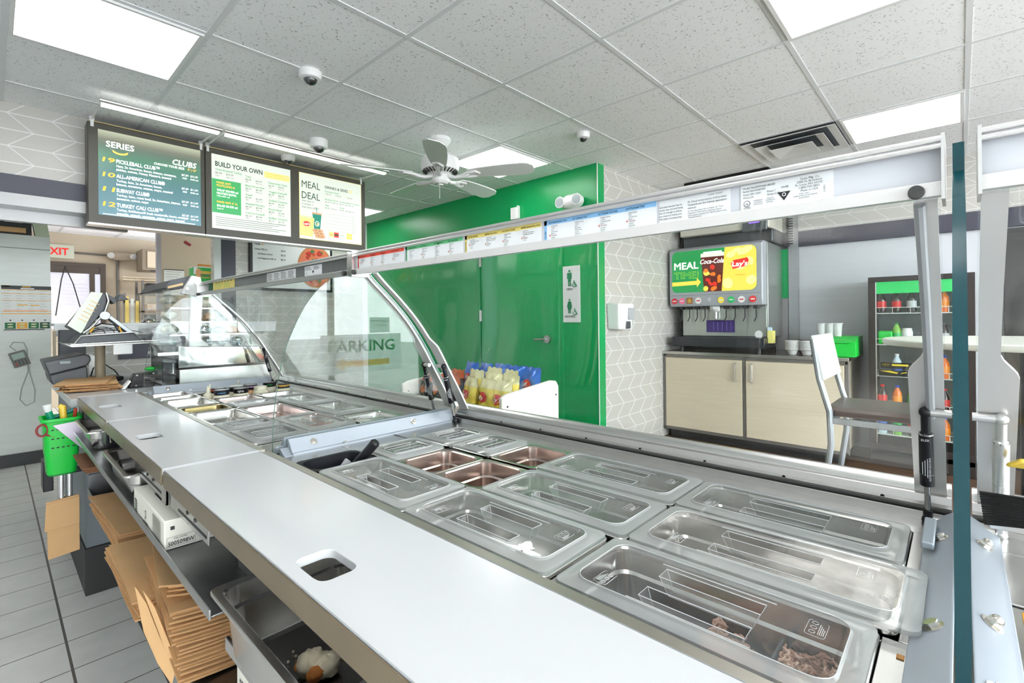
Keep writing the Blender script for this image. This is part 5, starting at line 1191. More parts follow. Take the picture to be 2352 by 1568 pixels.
m_ = MB(); m_.box((-.6,5.69,.75),(.20,5.72,.79)); t.part('wood_strip', m_, kraft, .002)
m_ = MB(); m_.hexa([(.255,5.70,.735),(.345,5.70,.735),(.345,5.80,.735),(.255,5.80,.735),(.235,5.70,.86),(.325,5.71,.875),(.325,5.80,.875),(.235,5.80,.86)]); single('carton','small pale green flattened carton on the cooler corner','carton',m_,M('pale_green_card', srgb(206,216,190), .7),(.255,5.70,.735),.002)
m_ = MB(); m_.box((-.02,5.688,.36),(.02,5.693,.60)); single('notice','blue and tan notice stuck at the cooler panel edge','notice',m_,flat('notice_blue',srgb(120,180,196)),(-.02,5.688,.36))
# ------------------------------------------------------------------ kitchen beyond
t = Thing('exit_sign','red-lettered exit sign on the beige kitchen wall','exit sign',(.49,9.16,.92)); m_ = MB(); m_.box((.48,9.15,.90),(.80,9.20,1.09)); t.part('case', m_, M('exit_case', srgb(186,190,172), .5), .004)
m_ = MB(); pl = Pl(m_,(.48,9.15,.90),XD,ZD); pl.text('EXIT',.14,.045,.14,0,align='C',width=.24,bold=.02,l=.003); t.part('letters', m_, lit('exit_red',srgb(222,50,50),.9))
def emlight(o, xd, n, label, w=.20, mat=white_pl):
    o = Vector(o); xd = Vector(xd); n = Vector(n); t = Thing('emergency_light', label, 'emergency light', tuple(o))
    m_ = MB(); m_.tube([o-xd*w*.62+n*.03,o-xd*w*.5+n*.035,o-xd*w*.2+n*.04,o+xd*w*.2+n*.04,o+xd*w*.5+n*.035,o+xd*w*.62+n*.03],[.02,.045,.062,.062,.045,.02],18); t.part('body', m_, mat)
    for s in (-1,1):
        m_ = MB(); c = o+xd*w*.50*s+n*.085; m_.cyl(c-n*.04,c+n*.012,.038,.048,n=20); m_.cyl(c+n*.012,c+n*.016,.048,.046,n=20); lh_ = t.part('lamp_head', m_, mat)
        m_ = MB(); m_.cyl(c+n*.0165,c+n*.019,.040,n=20); t.part('lens', m_, M('lamp_lens', (.7,.75,.8), .1, .6), parent=lh_)
emlight((1.325,9.18,.98), XD, YN, 'emergency light on conduit in the kitchen beyond', .26, M('aged_plastic', srgb(172,160,142), .5))
emlight((3.33,2.36,.965), YN, XN, 'white twin-head emergency light on the green wall', .17)
m_ = MB(); m_.cyl((.80,9.178,.99),(1.19,9.178,.985),.014,n=8); m_.cyl((1.28,9.178,.93),(1.28,9.178,-1.165),.018,n=8); single('conduit','grey metal conduit from the exit sign to the kitchen emergency light','conduit',m_,M('conduit_grey', srgb(96,92,86), .5),(.8,9.185,-.05))
t = Thing('rear_window','window with white blinds and dark frame in the kitchen wall','window',(.2,9.17,-.06))
m_ = MB(); m_.box((-.2,9.15,.80),(1.14,9.2,.85)); m_.box((1.08,9.15,-.08),(1.14,9.2,.80)); m_.box((-.2,9.16,.70),(1.08,9.19,.80)); m_.box((.96,9.16,-.08),(1.02,9.19,.70)); t.part('frame', m_, M('rear_frame', srgb(74,64,56), .5))
m_ = MB(); m_.box((-.2,9.185,-.08),(1.14,9.195,.80)); t.part('pane', m_, lit('rear_daylight',(.80,.82,.95),.5))
m_ = MB()
for k in range(17): m_.box((-.2,9.168,-.05+.048*k),(.96,9.180,-.012+.048*k))
t.part('blinds', m_, M('blind_white_glow', srgb(222,220,232), .6, emit=(.8,.8,.95), estr=.12))  # daylight through the slats put in as a weak glow
m_ = MB(); m_.tube([(.70,9.1,.78),(.66,9.1,.6),(.60,9.1,.1)],.007,6); m_.tube([(.70,9.1,.78),(.78,9.1,.55),(.90,9.1,.0)],.007,6); single('hanging_cord','black cord hanging in a loop before the kitchen blinds','cord',m_,black_rub,(.7,9.1,0))
# oven / shelf things seen through the gap
t = Thing('wall_unit','beige wall unit with grey sides high in the kitchen corner','unit',(1.55,8.8,.74)); m_ = MB(); m_.box((1.50,8.75,.76),(2.1,9.15,1.07)); t.part('case', m_, M('unit_grey', srgb(120,108,92), .5), .006); m_ = MB(); m_.box((1.56,8.74,.80),(2.1,8.75,1.04)); t.part('door', m_, beige, .004); m_ = MB(); m_.box((1.60,8.738,.745),(2.1,8.75,.765)); t.part('slot', m_, black_rub)
m_ = MB(); m_.box((1.30,8.9,.615),(1.9,9.195,.63)); m_.box((1.30,8.9,.655),(1.9,8.91,.665)); m_.box((1.46,8.9,.62),(1.47,8.91,.66)); single('wire_shelf','pale wire shelf on the kitchen wall','shelf',m_,M('shelf_cream', srgb(206,190,164), .5),(1.3,8.9,.55))
t = Thing('storage_rack','dark steel kitchen rack with trays in the corner','rack',(1.48,8.6,-.5)); m_ = MB()
for x in (1.46,2.0): m_.box((x,8.55,-1.17),(x+.03,8.58,.60)); m_.box((x,9.0,-1.17),(x+.03,9.03,.60))
t.part('posts', m_, steel_dark)
for z,l in ((.40,'upper'),(.14,'middle'),(-.10,'lower')): m_ = MB(); m_.box((1.46,8.55,z),(2.03,9.03,z+.02)); t.part('tray_shelf', m_, steel_dark)
for (z,h,mat,l) in ((.42,.14,black_pl,'black crate on the upper kitchen rack shelf'),(.16,.10,M('rack_card',srgb(190,170,150),.7),'beige carton on the middle kitchen rack shelf'),(.02,.09,black_pl,'dark tray under the beige carton on the rack')):
    m_ = MB(); m_.box((1.52,8.56,z),(1.98,8.95,z+h)); single('rack_box',l,'box',m_,mat,(1.52,8.56,z),.006)
for k,(x,mt,l) in enumerate(((1.33,'mop_a','leftmost cloth on the kitchen drying rail, grey and yellow'),(1.39,'mop_b','middle cloth on the kitchen drying rail'),(1.45,'mop_a','rightmost yellow cloth on the kitchen drying rail'))):
    m_ = MB(); m_.hexa([(x-.025,8.79,-.02),(x+.022,8.79,-.02),(x+.022,8.81,-.02),(x-.025,8.81,-.02),(x-.02,8.79,.37-.03*k),(x+.018,8.79,.37-.03*k),(x+.018,8.81,.37-.03*k),(x-.02,8.81,.37-.03*k)]); single('yellow_cloth',l,'cloth',m_,M(mt, (srgb(214,192,108) if mt=='mop_a' else srgb(196,200,190)), .8, noise=.1),(x,8.8,0),.003,group='cloths on the drying rail')
m_ = MB(); m_.box((1.29,8.805,-1.17),(1.32,8.825,.42)); m_.box((1.45,8.805,-1.17),(1.48,8.825,.42)); m_.box((1.29,8.805,.28),(1.48,8.82,.31)); single('cloth_rail','dark rail stand behind the yellow cloths','stand',m_,steel_dark,(1.29,8.82,-.02))
m_ = MB(); m_.lathe([(.042,0),(.040,.006),(.034,.022),(.018,.034),(.004,.038),(.004,.050),(.006,.054)],(.77,4.28,-.003),24); m_.lathe([(.045,0),(.045,.004)],(.77,4.28,-.0045),24,1); single('call_bell','chrome call bell on the pass-through ledge','bell',m_,[chrome,black_pl],(.77,4.28,-.004))
m_ = MB(); m_.hexa([(1.50,6.494,.905),(1.515,6.494,.93),(1.515,6.498,.93),(1.50,6.498,.905),(1.56,6.494,.865),(1.575,6.494,.89),(1.575,6.498,.89),(1.56,6.498,.865)]); single('red_tag','small dark red tag on the beige partition','tag',m_,flat('tag_red',srgb(130,26,36)),(1.5,6.494,.87))
m_ = MB(); m_.box((1.31,6.492,.30),(1.50,6.498,.58),0); m_.box((1.31,6.49,.58),(1.50,6.498,.588),1)
for k in range(9): m_.box((1.325,6.4905,.56-.028*k),(1.48-.02*(k%3),6.492,.563-.028*k),2)
single('notice','typed notice sheet with black top edge on the beige partition','notice',m_,[paper,black_pl,flat('notice_ink',srgb(130,130,130))],(1.31,6.49,.3))
m_ = MB(); m_.box((1.455,5.93,.25),(1.75,6.10,.575),0); m_.box((1.455,5.928,.50),(1.49,5.931,.575),1); m_.box((1.455,5.93,.575),(1.75,6.1,.582),1); pl = Pl(m_,(1.455,5.93,.25),XD,ZD); pl.ell(.045,.26,.028,.055,2,.003); pl.rect(.055,.255,.28,.29,3,.002); pl.text('OGILA',.060,.232,.038,1,width=.15,bold=.02,l=.004); pl.rect(.07,.215,.22,.226,3,.003)
single('green_carton','green printed carton on top of the warmer beside the white wall end','carton',m_,[flat('carton_green',srgb(36,172,72)),paper,flat('carton_tan',srgb(220,160,110)),flat('carton_gold',srgb(214,186,80))],(1.455,5.93,.25),.002)
m_ = MB(); m_.box((1.40,5.90,-1.17),(1.575,6.2,.248)); single('storage_cabinet','grey cabinet behind the steel display, green carton on top','cabinet',m_,M('cab_grey', srgb(168,166,160), .5),(1.40,5.9,-.95),.003)
m_ = MB(); m_.cyl((1.50,5.96,.605),(1.75,5.96,.600),.010,n=10); single('wooden_rod','short orange wooden rod end above the green carton','rod',m_,M('rod_wood', srgb(214,140,50), .5),(1.5,5.96,.59))
# ------------------------------------------------------------------ cashier station
t = Thing('pos_terminal','tilted touch-screen till seen from its side, cables hanging behind','till',(.30,3.2,-.095))
S_ = lambda x,z,y=3.2: Vector((x,y,z))
# side profile in the X-Z plane, extruded in Y
m_ = MB(); m_.prism([S_(.290,-.035),(.306,3.2,-.045),(.398,3.2,.142),(.345,3.2,.156),(.334,3.2,.146)][:0] or [Vector((.262,3.2,-.020)),Vector((.300,3.2,-.048)),Vector((.330,3.2,-.030)),Vector((.392,3.2,.060)),Vector((.404,3.2,.110)),Vector((.398,3.2,.148)),Vector((.372,3.2,.152))],(0,0,0),(0,.30,0)); t.part('screen_back', m_, char_pl, .004)
m_ = MB(); m_.prism([Vector((.252,3.2,-.012)),Vector((.300,3.2,-.052)),Vector((.306,3.2,-.046)),Vector((.386,3.2,.150)),Vector((.340,3.2,.154))],(0,-.006,0),(0,.004,0)); t.part('screen_face', m_, M('till_screen', srgb(190,204,180), .2)); 
m_ = MB()
for k in range(6): f = .15+.11*k; a = Vector((.262+.085*f+.02,3.192,-.012+.16*f)); m_.obox(a+Vector((.014,0,.0)), Vector((.016,0,-.010)), (0,.0006,0), Vector((.0008,0,.0012)))
t.part('screen_graphics', m_, flat('till_orange',srgb(226,176,110)))
m_ = MB(); m_.tube([(.310,3.19,-.052),(.345,3.19,-.020),(.392,3.19,.050),(.408,3.19,.110),(.400,3.19,.152)],.005,8); t.part('bezel_rim', m_, alu)
m_ = MB(); m_.prism([Vector((.400,3.2,.030)),Vector((.412,3.2,.042)),Vector((.545,3.2,-.085)),Vector((.530,3.2,-.098))],(0,0,0),(0,.10,0)); m_.cyl((.392,3.18,.035),(.392,3.34,.035),.022,n=18); t.part('stand_arm', m_, M('till_silver', srgb(150,154,160), .35, .6), .002)
m_ = MB(); m_.prism([Vector((.278,3.2,-.105)),Vector((.300,3.2,-.068)),Vector((.505,3.2,-.055)),Vector((.545,3.2,-.100))],(0,-.02,0),(0,.30,0)); t.part('base', m_, char_pl, .004)
m_ = MB(); m_.tube([(.262,3.178,-.105),(.275,3.178,-.103),(.300,3.178,-.066),(.505,3.178,-.053),(.55,3.178,-.100),(.262,3.178,-.108)],.0035,8); t.part('base_trim', m_, alu)
m_ = MB(); m_.hexa([(.408,3.2,.125),(.430,3.2,.095),(.430,3.3,.095),(.408,3.3,.125),(.412,3.2,.14),(.450,3.2,.115),(.450,3.3,.115),(.412,3.3,.14)]); m_.hexa([(.44,3.18,.110),(.490,3.18,.118),(.490,3.3,.118),(.44,3.3,.110),(.450,3.18,.142),(.460,3.18,.146),(.460,3.3,.146),(.450,3.3,.142)]); t.part('card_reader', m_, char_pl, .002)
m_ = MB(); R_ = random.Random(8)
for k in range(5):
    m_.tube([(.335+(.03+.020*k)*(1-math.cos(a)),3.21+.012*k,-.060+(.030-.003*k+.010*(k%2))*math.sin(a)) for a in [q_*math.pi/12 for q_ in range(13)]],.0020,6)
m_.tube([(.34,3.21,-.03),(.38,3.20,-.005),(.43,3.20,-.012),(.455,3.20,-.058)],.004,6); t.part('cables', m_, [black_rub])
m_ = MB(); m_.tube([(.345,3.195,-.028),(.350,3.195,-.02),(.335,3.195,-.05)],.005,6); m_.tube([(.45,3.198,-.022),(.46,3.198,-.055)],.004,6); t.part('yellow_cable', m_, flat('cable_yellow',srgb(224,170,60)))
t = Thing('till_shelf','white raised shelf carrying the till','shelf',(.24,3.16,-.125)); m_ = MB(); m_.prism([Vector((.235,3.2,-.100)),Vector((.262,3.2,-.118)),Vector((.56,3.2,-.112)),Vector((.56,3.2,-.106)),Vector((.262,3.2,-.110))],(0,-.06,0),(0,.34,0)); t.part('shelf_plate', m_, white_pl, .001)
m_ = MB(); m_.cyl((.392,3.36,-.325),(.392,3.36,-.115),.022,n=16); t.part('post', m_, M('post_taupe', srgb(140,130,110), .5))
m_ = MB(); m_.box((.42,3.16,-.165),(.50,3.2,-.112)); t.part('under_tray', m_, white_pl, .004)
m_ = MB(); m_.box((.285,4.10,-.315),(.41,4.18,-.045)); single('dark_cabinet','dark grey box standing behind the till','box',m_,char_pl,(.285,4.1,-.315),.004)
m_ = MB(); m_.box((.262,4.16,-.325),(.275,4.2,-.05)); single('pale_post','pale post beside the dark grey box','post',m_,beige,(.262,4.16,-.325))
m_ = MB(); m_.prism([Vector((.175,3.4,-.195)),Vector((.330,3.4,-.165)),Vector((.352,3.4,-.175)),Vector((.356,3.4,-.200)),Vector((.340,3.4,-.225)),Vector((.195,3.4,-.262))],(0,-.04,0),(0,.28,0)); m_.prism([Vector((.195,3.4,-.264)),Vector((.340,3.4,-.228)),Vector((.345,3.4,-.29)),Vector((.23,3.4,-.322)),Vector((.205,3.4,-.31))],(0,-.03,0),(0,.27,0)); single('receipt_printer','dark grey receipt printer on the cashier counter','printer',m_,char_pl,(.18,3.4,-.325),.006)
m_ = MB(); m_.box((.235,3.352,-.208),(.275,3.358,-.196)); single('printer_label','small pale sticker on the receipt printer','sticker',m_,flat('sticker_grey',srgb(150,160,164)),(.235,3.352,-.208))
m_ = MB(); m_.prism([Vector((.372,3.6,-.322)),Vector((.372,3.6,-.175)),Vector((.425,3.6,-.20)),Vector((.425,3.6,-.322))],(0,0,0),(0,.01,0)); single('steel_guard','small steel guard plate behind the cables','plate',m_,steel,(.372,3.6,-.322))
m_ = MB(); m_.tube([(.36,3.45,-.30),(.38,3.5,-.25),(.43,3.5,-.235),(.47,3.5,-.27),(.49,3.5,-.305)],.0035,6); m_.tube([(.35,3.4,-.315),(.40,3.42,-.285),(.44,3.44,-.31),(.50,3.44,-.315)],.0035,6); single('loose_cables','black cables looping on the cashier counter','cable',m_,black_rub,(.4,3.45,-.32))
m_ = MB(); m_.box((.41,3.42,-.322),(.50,3.56,-.300)); single('scanner','low black scanner between cables and tool block','scanner',m_,black_pl,(.41,3.42,-.322),.006)
# kraft bags on the counter
for k in range(8):
    R_ = random.Random(k+50)
    single('paper_bag','kraft bag lying in the loose pile on the cashier counter' if k < 7 else 'uppermost kraft bag of the pile on the cashier counter','paper bag',bag_geo(.19,.42,k+60,.2),[kraft,kraft_edge],(.335+R_.uniform(-.012,.012),3.22+R_.uniform(-.03,.03),-.324+.0042*k),group='kraft bags on the cashier counter',rz=-.10+R_.uniform(-.12,.12),local=True)
# tool block and display case
t = Thing('knife_block','black plate block with chrome screws beside the display case','block',(.47,3.0,-.325)); m_ = MB(); m_.prism([Vector((.452,2.98,-.322)),Vector((.475,2.98,-.255)),Vector((.560,2.98,-.250)),Vector((.560,2.98,-.322))],(0,0,0),(0,.06,0)); t.part('plate', m_, black_pl, .004)
for (x,z) in ((.486,-.262),(.482,-.312),(.552,-.258)): m_ = MB(); m_.cyl((x,2.98,z),(x,2.974,z),.0045,n=12); t.part('screw', m_, chrome)
m_ = MB(); m_.prism([Vector((.425,2.97,-.323)),Vector((.458,2.97,-.285)),Vector((.462,2.97,-.29)),Vector((.440,2.97,-.323))],(0,0,0),(0,.05,0)); single('white_card','small white card leaning on the black plate block','card',m_,paper,(.425,2.97,-.323))
for k,(x,cl,l) in enumerate(((.56,green_bright,'small green-tipped packet on the black block'),(.60,M('orange_pk', srgb(240,90,30), .4),'small orange-tipped packet by the display case'))):
    m_ = MB(); m_.ball((x,3.05,-.240),.022,sc=(1.5,1,.5)); single('packet',l,'packet',m_,cl,(x,3.05,-.25))
t = Thing('display_case','steel and glass bread display case at the end of the counter','display case',(.63,2.84,-.325))
m_ = MB(); m_.prism([Vector((.632,2.84,-.322)),Vector((.632,2.84,-.238)),Vector((1.045,2.84,-.238)),Vector((1.075,2.84,-.322))],(0,0,0),(0,.62,0)); t.part('lower_body', m_, steel, .003)
m_ = MB(); m_.prism([Vector((.628,2.84,-.230)),Vector((.628,2.84,-.122)),Vector((1.005,2.84,-.138)),Vector((1.045,2.84,-.230))],(0,-.004,0),(0,.625,0)); t.part('upper_body', m_, chrome, .004, label='mirror-bright steel band reflecting the counter')
m_ = MB(); m_.prism([Vector((.672,2.84,-.125)),Vector((.690,2.84,.225)),Vector((.712,2.84,.225)),Vector((.735,2.84,.12)),Vector((.718,2.84,-.08)),Vector((.765,2.84,-.128))],(0,-.006,0),(0,.016,0)); m_.prism([Vector((.640,2.84,.14)),Vector((.688,2.84,.232)),Vector((.725,2.84,.225)),Vector((.735,2.84,.16)),Vector((.700,2.84,.13))],(0,-.012,0),(0,.02,0)); t.part('end_frame', m_, M('case_white', srgb(226,228,226), .35), .002)
for (x,z) in ((.665,.165),(.705,.195)): m_ = MB(); m_.cyl((x,2.828,z),(x,2.822,z),.008,n=14); t.part('bolt', m_, alu)
m_ = MB(); m_.prism([Vector((.73,2.84,-.128)),Vector((.735,2.84,.17)),Vector((.80,2.84,.115)),Vector((.90,2.84,-.0)),Vector((1.0,2.84,-.135))],(0,.0,0),(0,.004,0)); m_.prism([Vector((.80,2.84,.115)),Vector((.90,2.84,.0)),Vector((1.0,2.84,-.135)),Vector((.996,2.84,-.137)),Vector((.896,2.84,-.002)),Vector((.796,2.84,.113))],(0,.004,0),(0,.60,0)); t.part('glass_side', m_, glass)
for (z,x1) in ((.065,.84),(-.005,.90),(-.07,.95)):
    m_ = MB(); m_.box((.60,2.86,z),(x1,3.42,z+.004)); t.part('shelf', m_, glass); m_ = MB(); m_.box((.60,2.856,z-.001),(x1,2.86,z+.006)); t.part('shelf_edge', m_, alu)
m_ = MB(); m_.prism([Vector((.575,2.9,.165)),Vector((.60,2.9,.205)),Vector((.690,2.9,.232)),Vector((.665,2.9,.170)),Vector((.62,2.9,.16))],(0,-.04,0),(0,.5,0)); t.part('lamp_hood', m_, char_pl, .003)
m_ = MB(); m_.prism([Vector((.590,2.9,.163)),Vector((.592,2.9,.175)),Vector((.655,2.9,.195)),Vector((.655,2.9,.183))],(0,-.043,0),(0,-.040,0)); t.part('hood_wood', m_, M('hood_wood', srgb(222,190,140), .5))
m_ = MB(); m_.box((.595,2.85,-.11),(.602,3.4,.16)); m_.box((.545,2.86,-.11),(.55,3.3,-.02)); m_.box((.545,2.86,-.112),(.63,3.4,-.108)); t.part('back_pane', m_, glass)
# wrapped goods in the case
filmy = M('foil_wrap', (.62,.70,.76), .12, .75, noise=.25, nscale=30, bump=.8); filmw = M('paper_wrap', srgb(214,210,196), .5, noise=.15, nscale=30, bump=.8); cookie_m = M('cookie_bag', srgb(196,150,110), .4, noise=.3, nscale=40, bump=.8)
def lump(x,y,z,r,mat,label,sc=(1,1,.6),grp='wrapped goods in the display case',seed=0):
    R_ = random.Random(seed+int(x*997+z*313)); m_ = MB(); m_.ball((0,0,0),r,n=14,k=9,sc=sc); m_.v = [v*(1+R_.uniform(-.16,.16)) for v in m_.v]; single('wrapped_item',label,'food',m_,mat,(x,y,z),group=grp,local=True)
for k,(x,z,mat,l) in enumerate(((.77,.092,filmw,'pale wrapped loaf on the top glass shelf'),(.80,.020,cookie_m,'brown wrapped cookies on the middle glass shelf, left'),(.85,.020,filmy,'foil-wrapped item on the middle glass shelf, right'),(.78,-.048,filmy,'foil-wrapped item on the lower glass shelf, left'),(.85,-.048,filmy,'foil-wrapped item on the lower glass shelf, middle'),(.91,-.052,cookie_m,'brown wrapped item on the lower glass shelf, right'),(.79,-.108,filmy,'blue-white foil bag at the bottom of the case, left'),(.86,-.108,filmy,'blue-white foil bag at the bottom of the case, middle'),(.93,-.112,filmy,'blue-white foil bag at the bottom of the case, right'),
    (.620,.115,filmw,'cream wrapped pack behind the glass, uppermost at the case back'),(.620,.035,filmw,'cream wrapped pack behind the glass, second at the case back'),(.622,-.040,filmw,'cream wrapped pack behind the glass, third at the case back'),(.618,-.110,filmy,'foil pack behind the glass, lowest at the case back'))):
    lump(x,2.98,z,.032,mat,l,(1.15,1.4,.75),seed=k)
t = Thing('tong_holder','dark holder with chrome bar at the display case side','holder',(.55,2.88,-.30)); m_ = MB(); m_.box((.565,2.86,-.32),(.625,3.1,-.115)); t.part('box', m_, black_pl, .006); m_ = MB(); m_.box((.548,2.852,-.165),(.628,2.858,-.150)); m_.box((.606,2.85,-.255),(.612,2.86,-.205)); t.part('bar', m_, chrome)
# ------------------------------------------------------------------ customer side
# restroom sign on the green wall
m_ = MB(); m_.box((3.342,2.535,-.037),(3.349,2.325,.440),0); pl = Pl(m_,(3.342,2.535,-.037),YN,ZD)
def man(pl, cx, y, h, skirt):
    pl.ell(cx,y+h*.92,h*.075,h*.075,1,.002,16)
    if skirt: pl.poly([(cx-.12*h,y+h*.82),(cx+.12*h,y+h*.82),(cx+.22*h,y+h*.42),(cx+.16*h,y+h*.42),(cx+.11*h,y+h*.64),(cx+.17*h,y+h*.28),(cx-.17*h,y+h*.28),(cx-.11*h,y+h*.64),(cx-.16*h,y+h*.42),(cx-.22*h,y+h*.42)],1,.002)
    else: pl.poly([(cx-.17*h,y+h*.82),(cx+.17*h,y+h*.82),(cx+.17*h,y+h*.45),(cx+.115*h,y+h*.45),(cx+.115*h,y+h*.28),(cx-.115*h,y+h*.28),(cx-.115*h,y+h*.45),(cx-.17*h,y+h*.45)],1,.002)
    pl.rect(cx-.10*h,y,cx-.015*h,y+h*.30,1,.002); pl.rect(cx+.015*h,y,cx+.10*h,y+h*.30,1,.002)
def chairsym(pl, x, y, s):
    pl.mb.tube([pl.P(x+.4*s*math.cos(a),y+.32*s+.34*s*math.sin(a),.003) for a in [math.radians(d) for d in range(150,380,20)]],.0035,5,1); pl.ell(x-.05*s,y+1.1*s,.12*s,.12*s,1,.002,12)
    pl.mb.tube([pl.P(x-.02*s,y+.95*s,.003),pl.P(x+.02*s,y+.5*s,.003),pl.P(x+.35*s,y+.48*s,.003),pl.P(x+.48*s,y+.1*s,.003),pl.P(x+.6*s,y+.12*s,.003)],.0042,5,1); pl.mb.tube([pl.P(x,y+.72*s,.003),pl.P(x+.3*s,y+.72*s,.003)],.0035,5,1)
man(pl,.105,.305,.14,False); chairsym(pl,.155,.30,.045); pl.text('MEN',.105,.272,.026,1,align='C',width=.06,bold=.01)
man(pl,.105,.075,.125,True); chairsym(pl,.158,.065,.045); pl.text('WOMEN',.105,.040,.026,1,align='C',width=.105,bold=.01)
single('restroom_sign','white restroom sign with green figures on the green wall','sign',m_,[white_pl,flat('sign_green',srgb(20,130,80))],(3.342,2.5,-.037))
m_ = MB(); m_.box((3.30,3.00,.92),(3.348,3.07,1.03)); m_.box((3.31,2.985,.925),(3.346,3.0,1.045)); single('door_sensor','small white box on the green wall above the door','sensor',m_,white_pl,(3.30,3.0,.92),.004)
# sanitizer dispenser
t = Thing('soap_dispenser','white and grey hand sanitizer dispenser on the tiled wall','dispenser',(3.58,2.08,-.115))
m_ = MB(); m_.hexa([(3.50,2.05,-.10),(3.71,2.05,-.11),(3.73,2.148,-.11),(3.48,2.148,-.10),(3.47,2.03,.115),(3.72,2.03,.115),(3.73,2.148,.12),(3.46,2.148,.12)]); t.part('case', m_, white_pl, .015, seg=3)
m_ = MB(); m_.hexa([(3.63,2.03,-.02),(3.735,2.04,-.02),(3.735,2.10,-.02),(3.63,2.10,-.02),(3.62,2.02,.08),(3.73,2.02,.08),(3.735,2.10,.08),(3.62,2.10,.08)]); t.part('push_cover', m_, grey_pl, .006)
m_ = MB(); m_.box((3.60,2.040,-.095),(3.68,2.07,-.03)); t.part('nozzle_recess', m_, char_pl, .01)
# cabinets along the back wall
CX = 4.50
t = Thing('drinks_cabinet','pale wood cabinet with two doors under the drinks machine','cabinet',(CX,.64,FL+.10))
m_ = MB(); m_.box((CX+.02,.66,FL+.08),(5.24,2.14,-.375)); t.part('carcass', m_, oak)
m_ = MB(); m_.box((CX+.06,.70,FL),(5.2,2.10,FL+.08)); t.part('kick', m_, black_rub)
m_ = MB()
fr = M('cabinet_frame_grey', srgb(132,128,124), .35, .5)
for y in (.645,1.395,2.13): m_.box((CX,y-.012,FL+.08),(CX+.03,y+.012,-.36))
m_.box((CX,.64,-.385),(CX+.03,2.14,-.36)); m_.box((CX,.64,FL+.08),(CX+.03,2.14,FL+.105)); t.part('frame', m_, fr, .001)
for y0_,y1_,hy in ((1.412,2.115,1.462),(.662,1.378,1.325)):
    m_ = MB(); m_.box((CX-.012,y0_,FL+.11),(CX+.01,y1_,-.392)); d = t.part('door', m_, oak, .002)
    h = MB(); h.tube([(CX-.012,hy,-.415),(CX-.035,hy,-.42),(CX-.035,hy,-.57),(CX-.012,hy,-.575)],.008,10); t.part('handle', h, chrome, parent=d, label='chrome bar handle'); 
t2 = single('drinks_worktop','dark brown worktop with steel edge over the cabinet','worktop',MB().box((CX-.01,.63,-.358),(5.24,2.145,-.332),0).box((CX-.022,.63,-.358),(CX-.01,2.145,-.332),1),[dark_top,steel],(CX,.63,-.358),.001)
m_ = MB(); m_.box((5.225,.63,-.33),(5.24,2.14,-.23)); single('splash_strip','low dark splash strip behind the drinks machine','splashback',m_,dark_top,(5.225,.63,-.33))
# drinks machine
t = Thing('drinks_machine','grey soda fountain with lit meal time panel','soda fountain',(4.62,1.66,-.33))
x = 4.60
g1 = M('machine_grey', srgb(170,174,180), .35, .1)
m_ = MB(); m_.prism([Vector((x,0,.098)),Vector((x-.012,0,.16)),Vector((x-.012,0,.645)),Vector((x+.03,0,.672)),Vector((x+.30,0,.672)),Vector((x+.30,0,.098))],(0,1.262,0),(0,2.118,0)); t.part('upper_housing', m_, g1, .012, seg=3)
m_ = MB(); m_.box((x+.10,1.25,-.19),(x+.56,2.03,.66),0); t.part('body', m_, M('machine_steel', srgb(176,180,176), .3, .85), .004)
m_ = MB(); m_.box((x+.085,1.26,-.185),(x+.10,2.02,.09)); t.part('splash_panel', m_, M('splash_steel', srgb(186,190,184), .3, .8), .002)
m_ = MB(); m_.box((x-.06,1.24,-.285),(x+.28,2.07,-.192)); t.part('drip_tray', m_, M('tray_dark', srgb(60,62,66), .3, .7), .006)
m_ = MB()
for y in (1.30,2.0):
    for xx in (x,x+.45): m_.cyl((xx,y,-.332),(xx,y,-.285),.02,n=12)
t.part('feet', m_, black_pl)
m_ = MB(); pl = Pl(m_,(x-.014,2.085,.235),YN,ZD)
MM = [lit('meal_green',srgb(20,150,74),0.61), lit('meal_white',(1,1,1),0.72), lit('meal_lime',srgb(150,214,60),0.72), lit('meal_yellow',srgb(246,214,80),0.72), lit('meal_cola',srgb(92,26,12),0.65), lit('meal_amber',srgb(236,120,30),0.72), lit('meal_red',srgb(222,44,28),0.72), lit('meal_cream',srgb(250,236,150),0.72), lit('meal_foam',srgb(236,228,216),0.72), flat('machine_line',srgb(100,104,110))]
def clipx(pts, xa, xb): return [(min(max(a,xa),xb),b_) for a,b_ in pts]
pl.rr(.0,.0,.775,.40,.05,0,.002); pl.poly([(.475,.0),(.725,.0),(.750,.008),(.770,.03),(.775,.05),(.775,.35),(.765,.38),(.74,.398),(.72,.40),(.505,.40)],3,.003)
for (cx_,cy_,a,b_) in ((.68,.355,.07,.03),(.60,.36,.05,.02),(.73,.09,.045,.04),(.53,.07,.045,.05),(.56,.33,.04,.03),(.72,.26,.03,.04)): pl.ell(cx_,cy_,a,b_,7,.0035,18,.4)
pl.text('MEAL',.025,.225,.095,1,width=.235,bold=.022,l=.004); pl.text('TIME!',.025,.135,.090,2,width=.235,bold=.03,l=.004); pl.text('TIME!',.027,.137,.086,0,width=.231,bold=-.004,l=.0045)
pl.poly([(0,.065),(.245,.070),(.245,.045),(.285,.095),(.245,.135),(.245,.108),(0,.103)],3,.004)
pl.poly([(.315,.0),(.475,.0),(.500,.34),(.285,.34)],4,.005); pl.poly([(.285,.325),(.500,.325),(.500,.36),(.285,.36)],8,.006); pl.rect(.31,.355,.48,.375,1,.0055)
R_ = random.Random(12)
for k in range(22): pl.ell(R_.uniform(.33,.465),R_.uniform(.02,.235),R_.uniform(.014,.030),R_.uniform(.014,.026),(5,6,5,4,3)[k%5],.0062+.0001*k,9,R_.uniform(0,3))
